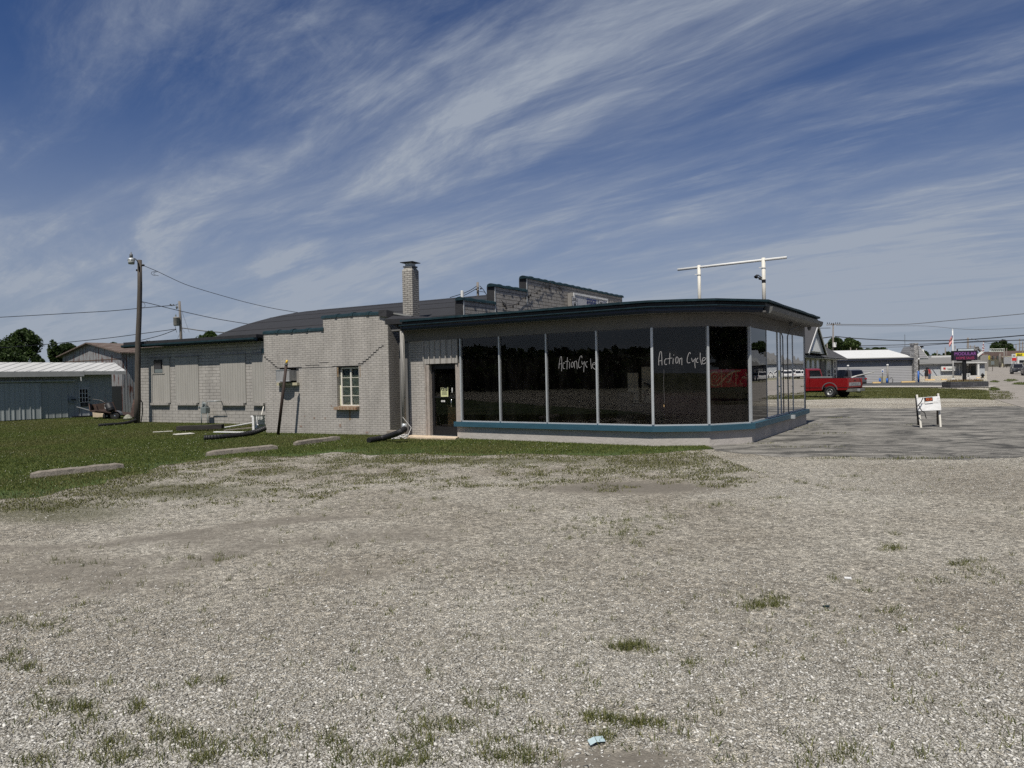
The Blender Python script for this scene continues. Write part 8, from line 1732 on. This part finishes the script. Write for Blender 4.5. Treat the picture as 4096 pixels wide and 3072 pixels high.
# railway crossing gates, raised
for k, (x0, y0, x1, y1) in enumerate(((3935, 1363, 3925, 1440), (3936, 1384, 3933, 1432))):
    a, b = P(x0, y0, 230 + k * 8), P(x1, y1, 230 + k * 8); t = thing('crossing_gate', ['taller raised striped crossing gate arm', 'shorter raised striped crossing gate arm behind the taller one'][k], 'crossing gate', tuple(b), 'raised crossing gates'); n = 12
    mb, mb2 = MB(), MB()
    for j in range(n): (mb if j % 2 else mb2).tube([a.lerp(b, j / n), a.lerp(b, (j + 1) / n)], .13, 6)
    mb.build('white_bands', WHITE, t)['kind'] = 'stuff'; mb2.build('red_bands', CLOTHR, t)['kind'] = 'stuff'; mb = MB(); mb.tube([b, Vector((b.x, b.y, 0))], .12, 8); mb.box(b - Vector((0, 0, 1.2)), (.6, .5, .8), (1, 0, 0)); mb.build('gate_post', GREYST, t)
# gantry truss over the road
gt = thing('sign_gantry', 'white truss gantry reaching over the road before the round tree', 'gantry', tuple(P(4017, 1460, 240))); a, b = P(3957, 1396, 240), P(4018, 1395, 240); a2, b2 = P(3957, 1407, 240), P(4018, 1406, 240); mb = MB(); mb.tube([a, b], .13, 6); mb.tube([a2, b2], .13, 6)
for j in range(9): u = a.lerp(b, j / 8); v = a2.lerp(b2, j / 8); mb.tube([u, v], .07, 5)
for j in range(8): mb.tube([a.lerp(b, j / 8), a2.lerp(b2, (j + 1) / 8)], .06, 5)
mb.build('truss', surf('pale_truss', (.42, .44, .40), .6, .1, 2), gt); mb = MB(); mb.tube([P(4017, 1395, 240), P(4016, 1462, 240)], .22, 8); mb.build('gantry_post', GREYP, gt)
# traffic signals hanging on a span wire
wire('span wire carrying the traffic signals', [(3932, 1433), (3960, 1434), (3990, 1432), (4020, 1431)], .04, (215, 215), grp=gw)
for k, px in enumerate((3938, 3957, 3973, 3990)):
    q = P(px, 1431, 215); t = thing('traffic_signal', ['leftmost yellow traffic signal on the span wire', 'second traffic signal from the left on the span wire', 'third traffic signal from the left on the span wire', 'rightmost traffic signal on the span wire'][k], 'traffic light', tuple(q), 'traffic signals on the span wire'); mb = MB(); mb.box(q, (.38, .3, 1.15), (1, 0, 0)); mb.build('housing', YSIGN if k < 2 else BLACK, t, bevel=.03)
    for j in range(3): mb = MB(); mb.lathe(q + Vector((0, -.15, .36 - .36 * j)), [(.13, 0), (.13, .06)], 10, (0, -1, 0)); mb.build('lens', BLACK if k < 2 else METERG, t)
# pale gabled building behind the LED sign
YG = 165; gb = thing('gabled_building', 'tall pale grey building with a steep gable behind the LED sign', 'building', tuple(P(3912, 1460, YG))); ap, l, r_ = P(3906, 1393, YG), P(3893, 1410, YG), P(3926, 1412, YG); mb = MB(); mb.extr([Vector((l.x, YG, 0)), Vector((r_.x - .7, YG, 0)), Vector((r_.x - .7, YG, r_.z)), ap, l], (0, 8, 0)); mb.build('gable_wall', SIDINGL, gb)
mb = MB(); mb.box((ap + r_) / 2 + Vector((0, -.2, .1)), ((r_ - ap).length + .6, .8, .25), r_ - ap); mb.box((ap + l) / 2 + Vector((0, -.2, .1)), ((l - ap).length + .6, .8, .25), l - ap); mb.build('gable_roof', SHINGL, gb)
a, b = P(3929, 1408, YG - 1), P(3908, 1425, YG - 1); mb = MB(); mb.box((a + b) / 2, ((b - a).length, .5, .35), b - a); mb.build('white_gutter', WHITE, gb)
mb = MB(); mb.box((P(3926, 1440, YG).x, YG - .5, 2.2), (1.8, 1, 4.6), (1, 0, 0)); mb.build('side_porch', GREYP, gb)
# brown store with yellow sign
YD = 245; bs = thing('brown_store', 'brown-roofed store at the far right with a yellow sign before it', 'building', tuple(P(4050, 1455, YD))); a, b = P(4008, 1430, YD), P(4200, 1430, YD); z0 = 1.4
mb = MB(); mb.box(((a.x + b.x) / 2, YD + 6, z0 + 1.6), (b.x - a.x, 12, 4.4), (1, 0, 0)); mb.build('store_wall', CREAM, bs); zt2 = P(4050, 1402, YD).z; zm = P(4050, 1432, YD).z; mb = MB(); mb.loft([[Vector((x, YD - 1, zm)), Vector((x + (2.5 if x < a.x + 1 else 0), YD + 5, zt2)), Vector((x + (2.5 if x < a.x + 1 else 0), YD + 12, zt2)), Vector((x, YD + 13, zm))] for x in (a.x - .5, b.x)]); mb.build('brown_roof', surf('brown_shingles', (.07, .048, .04), .9, .2, .5), bs)
mb = MB(); q = P(4037, 1440, YD - 1.2); mb.box((q.x, YD - 1.2, q.z - .3), (2.4, .2, 2.6), (1, 0, 0)); mb.build('dark_door', CARGL, bs)
ys = thing('yellow_sign', 'yellow sign lettered in black before the brown store', 'sign', tuple(P(4080, 1420, 205))); a, b = P(4062, 1413, 205), P(4125, 1424, 205); mb = MB(); mb.box(((a.x + b.x) / 2, 205, (a.z + b.z) / 2), (b.x - a.x, .3, a.z - b.z), (1, 0, 0)); mb.build('sign_panel', YSIGN, ys)
textmb('DOLLAR', .42, (a.x + .25, 204.8, (a.z + b.z) / 2 + .02), (1, 0, 0), (0, 0, 1), .01, 'LEFT', sx=1.0, bold=.01).build('sign_text', INK, ys); textmb('GENERAL', .36, (a.x + .25, 204.8, (a.z + b.z) / 2 - .34), (1, 0, 0), (0, 0, 1), .01, 'LEFT', sx=1.0, bold=.01).build('sign_text', INK, ys)
mb = MB(); mb.tube([(b.x - 1.2, 205.1, 1), (b.x - 1.2, 205.1, b.z)], .12, 8); mb.build('post', GREYST, ys)
rs2 = thing('price_sign', 'white sign box over a red panel left of the yellow sign', 'sign', tuple(P(4054, 1455, 200))); a, b = P(4047, 1416, 200), P(4061, 1431, 200); mb = MB(); mb.box(((a.x + b.x) / 2, 200, (a.z + b.z) / 2), (b.x - a.x, .4, a.z - b.z), (1, 0, 0)); mb.build('white_box', WHITE, rs2)
mb = MB()
for k in range(3): mb.box((a.x + .25 + k * .25, 199.78, (a.z + b.z) / 2), (.12, .02, .6), (1, 0, 0))
mb.build('sign_marks', INK, rs2)['kind'] = 'stuff'
c, d_ = P(4048, 1431.5, 200), P(4064, 1443, 200); mb = MB(); mb.box(((c.x + d_.x) / 2, 200, (c.z + d_.z) / 2), (d_.x - c.x, .4, c.z - d_.z), (1, 0, 0)); mb.build('red_panel', REDP, rs2)
for px in (4048, 4063): q = P(px, 1455, 200); mb = MB(); mb.box((q.x, 200.1, (q.z + c.z) / 2), (.15, .15, c.z - q.z + 1), (1, 0, 0)); mb.build('sign_leg', WHITE, rs2)
cn = thing('white_canopy_shop', 'white-fronted shop under the yellow sign at the right edge', 'building', tuple(P(4090, 1450, 215))); a, b = P(4070, 1426, 215), P(4200, 1452, 215); mb = MB(); mb.box(((a.x + b.x) / 2, 218, (a.z + b.z) / 2), (b.x - a.x, 6, a.z - b.z), (1, 0, 0)); mb.build('shop_wall', WHITE, cn); mb = MB(); mb.box(((a.x + b.x) / 2, 214.9, (a.z + b.z) / 2 - .4), (b.x - a.x - 1, .1, .7), (1, 0, 0)); mb.build('shop_window', CARGL, cn)

# across the highway: the houses and trees the side panes mirror
def cottage(label, o_, s_, w, h, roofh, wallm, roofm, grp='houses across the road mirrored in the side panes'):
    c = RN * o_ + RHO * s_; t = thing('roadside_house', label, 'house', (c.x, c.y, 0), grp); f0_, f1_ = c - RHO * w / 2, c + RHO * w / 2
    mb = MB(); mb.poly([f0_, f1_, f1_ + RN * 8, f0_ + RN * 8], -.1, h); mb.build('house_wall', wallm, t)
    mb = MB(); mb.loft([[Vector((*(b - RN * .5)[:2], h)), Vector((*(b + RN * 4)[:2], h + roofh)), Vector((*(b + RN * 8.5)[:2], h))] for b in (f0_ - RHO * .4, f1_ + RHO * .4)]); mb.build('house_roof', roofm, t)
    n = int(w // 3.2)
    for k in range(n):
        p = f0_ + RHO * ((k + .5) * w / n) - RN * .02; mb = MB(); mb.box((p.x, p.y, h * .52), (1.9, .06, 1.3), RHO); wn_ = mb.build('window', WHITE, t); mb = MB(); mb.box((*(p - RN * .03)[:2], h * .52), (1.6, .06, 1.0), RHO); mb.build('pane', CARGL, wn_)
    return t
cottage('grey mirrored house with a long pale roof', 21, 126, 15, 2.7, 2.6, SIDINGD, SHINGL)
cottage('dark mirrored house with a white window', 22, 147, 12, 2.9, 3.2, SIDINGD, SIDINGL)
cottage('pale mirrored house farthest along the road', 21, 168, 14, 3.2, 3.0, SIDINGL, SHINGL)
cottage('low pale shed mirrored nearest to the corner', 24, 103, 12, 2.6, 1.6, WHITE, SHINGL)
for k, (o_, s_, h, w) in enumerate(((34, 122, 17, 12), (34, 140, 15, 8), (34, 100, 17, 12), (35, 186, 10, 5))):
    p = RN * o_ + RHO * s_; tree(['tall dark tree behind the mirrored houses', 'dark tree behind the dark mirrored house', 'dark tree nearest the corner behind the mirrored shed', 'small dark tree mirrored in the last side pane'][k], p.x, p.y, h, w, h * .47, n=4500, leaf=.9, seed=70 + k, lobes=8, group=GT3)

# ------------------------------------------------------------------ pieces that are things of their own kind become parts of their own
def islands(o):
    me = o.data; n = len(me.vertices); par = list(range(n))
    def fd(a):
        while par[a] != a: par[a] = par[par[a]]; a = par[a]
        return a
    for e in me.edges:
        a, b = fd(e.vertices[0]), fd(e.vertices[1])
        if a != b: par[a] = b
    g = {}
    for p in me.polygons: g.setdefault(fd(p.vertices[0]), []).append(p.index)
    return list(g.values())
def split_obj(o):
    gs = islands(o)
    if len(gs) < 2 or len(gs) > 12: return
    for fs in gs:
        bm = bmesh.new(); bm.from_mesh(o.data); bm.faces.ensure_lookup_table(); keep = set(fs)
        bmesh.ops.delete(bm, geom=[f for f in bm.faces if f.index not in keep], context='FACES'); me = bpy.data.meshes.new(o.data.name); bm.to_mesh(me); bm.free()
        me.materials.append(o.data.materials[0]); c = bpy.data.objects.new(o.name.split('.')[0], me); COL.objects.link(c); c.parent = o.parent; c.matrix_local = o.matrix_local.copy()
        for k in ('kind',):
            if k in o: c[k] = o[k]
    bpy.data.objects.remove(o)
for o in list(bpy.data.objects):
    b = o.name.split('.')[0]
    if o.type == 'MESH' and b in ('tarred_return', 'rust_stain', 'regulator', 'lintel', 'case_rim', 'edge_trim', 'card_stickers', 'bare_brick', 'muntins', 'outlets', 'guy_wire', 'wire_tail', 'light_string', 'conduit', 'bumper') and not o.children: split_obj(o)
    elif b == 'wheel' and o.parent and o.parent.name.startswith('garden_tractor'): split_obj(o)
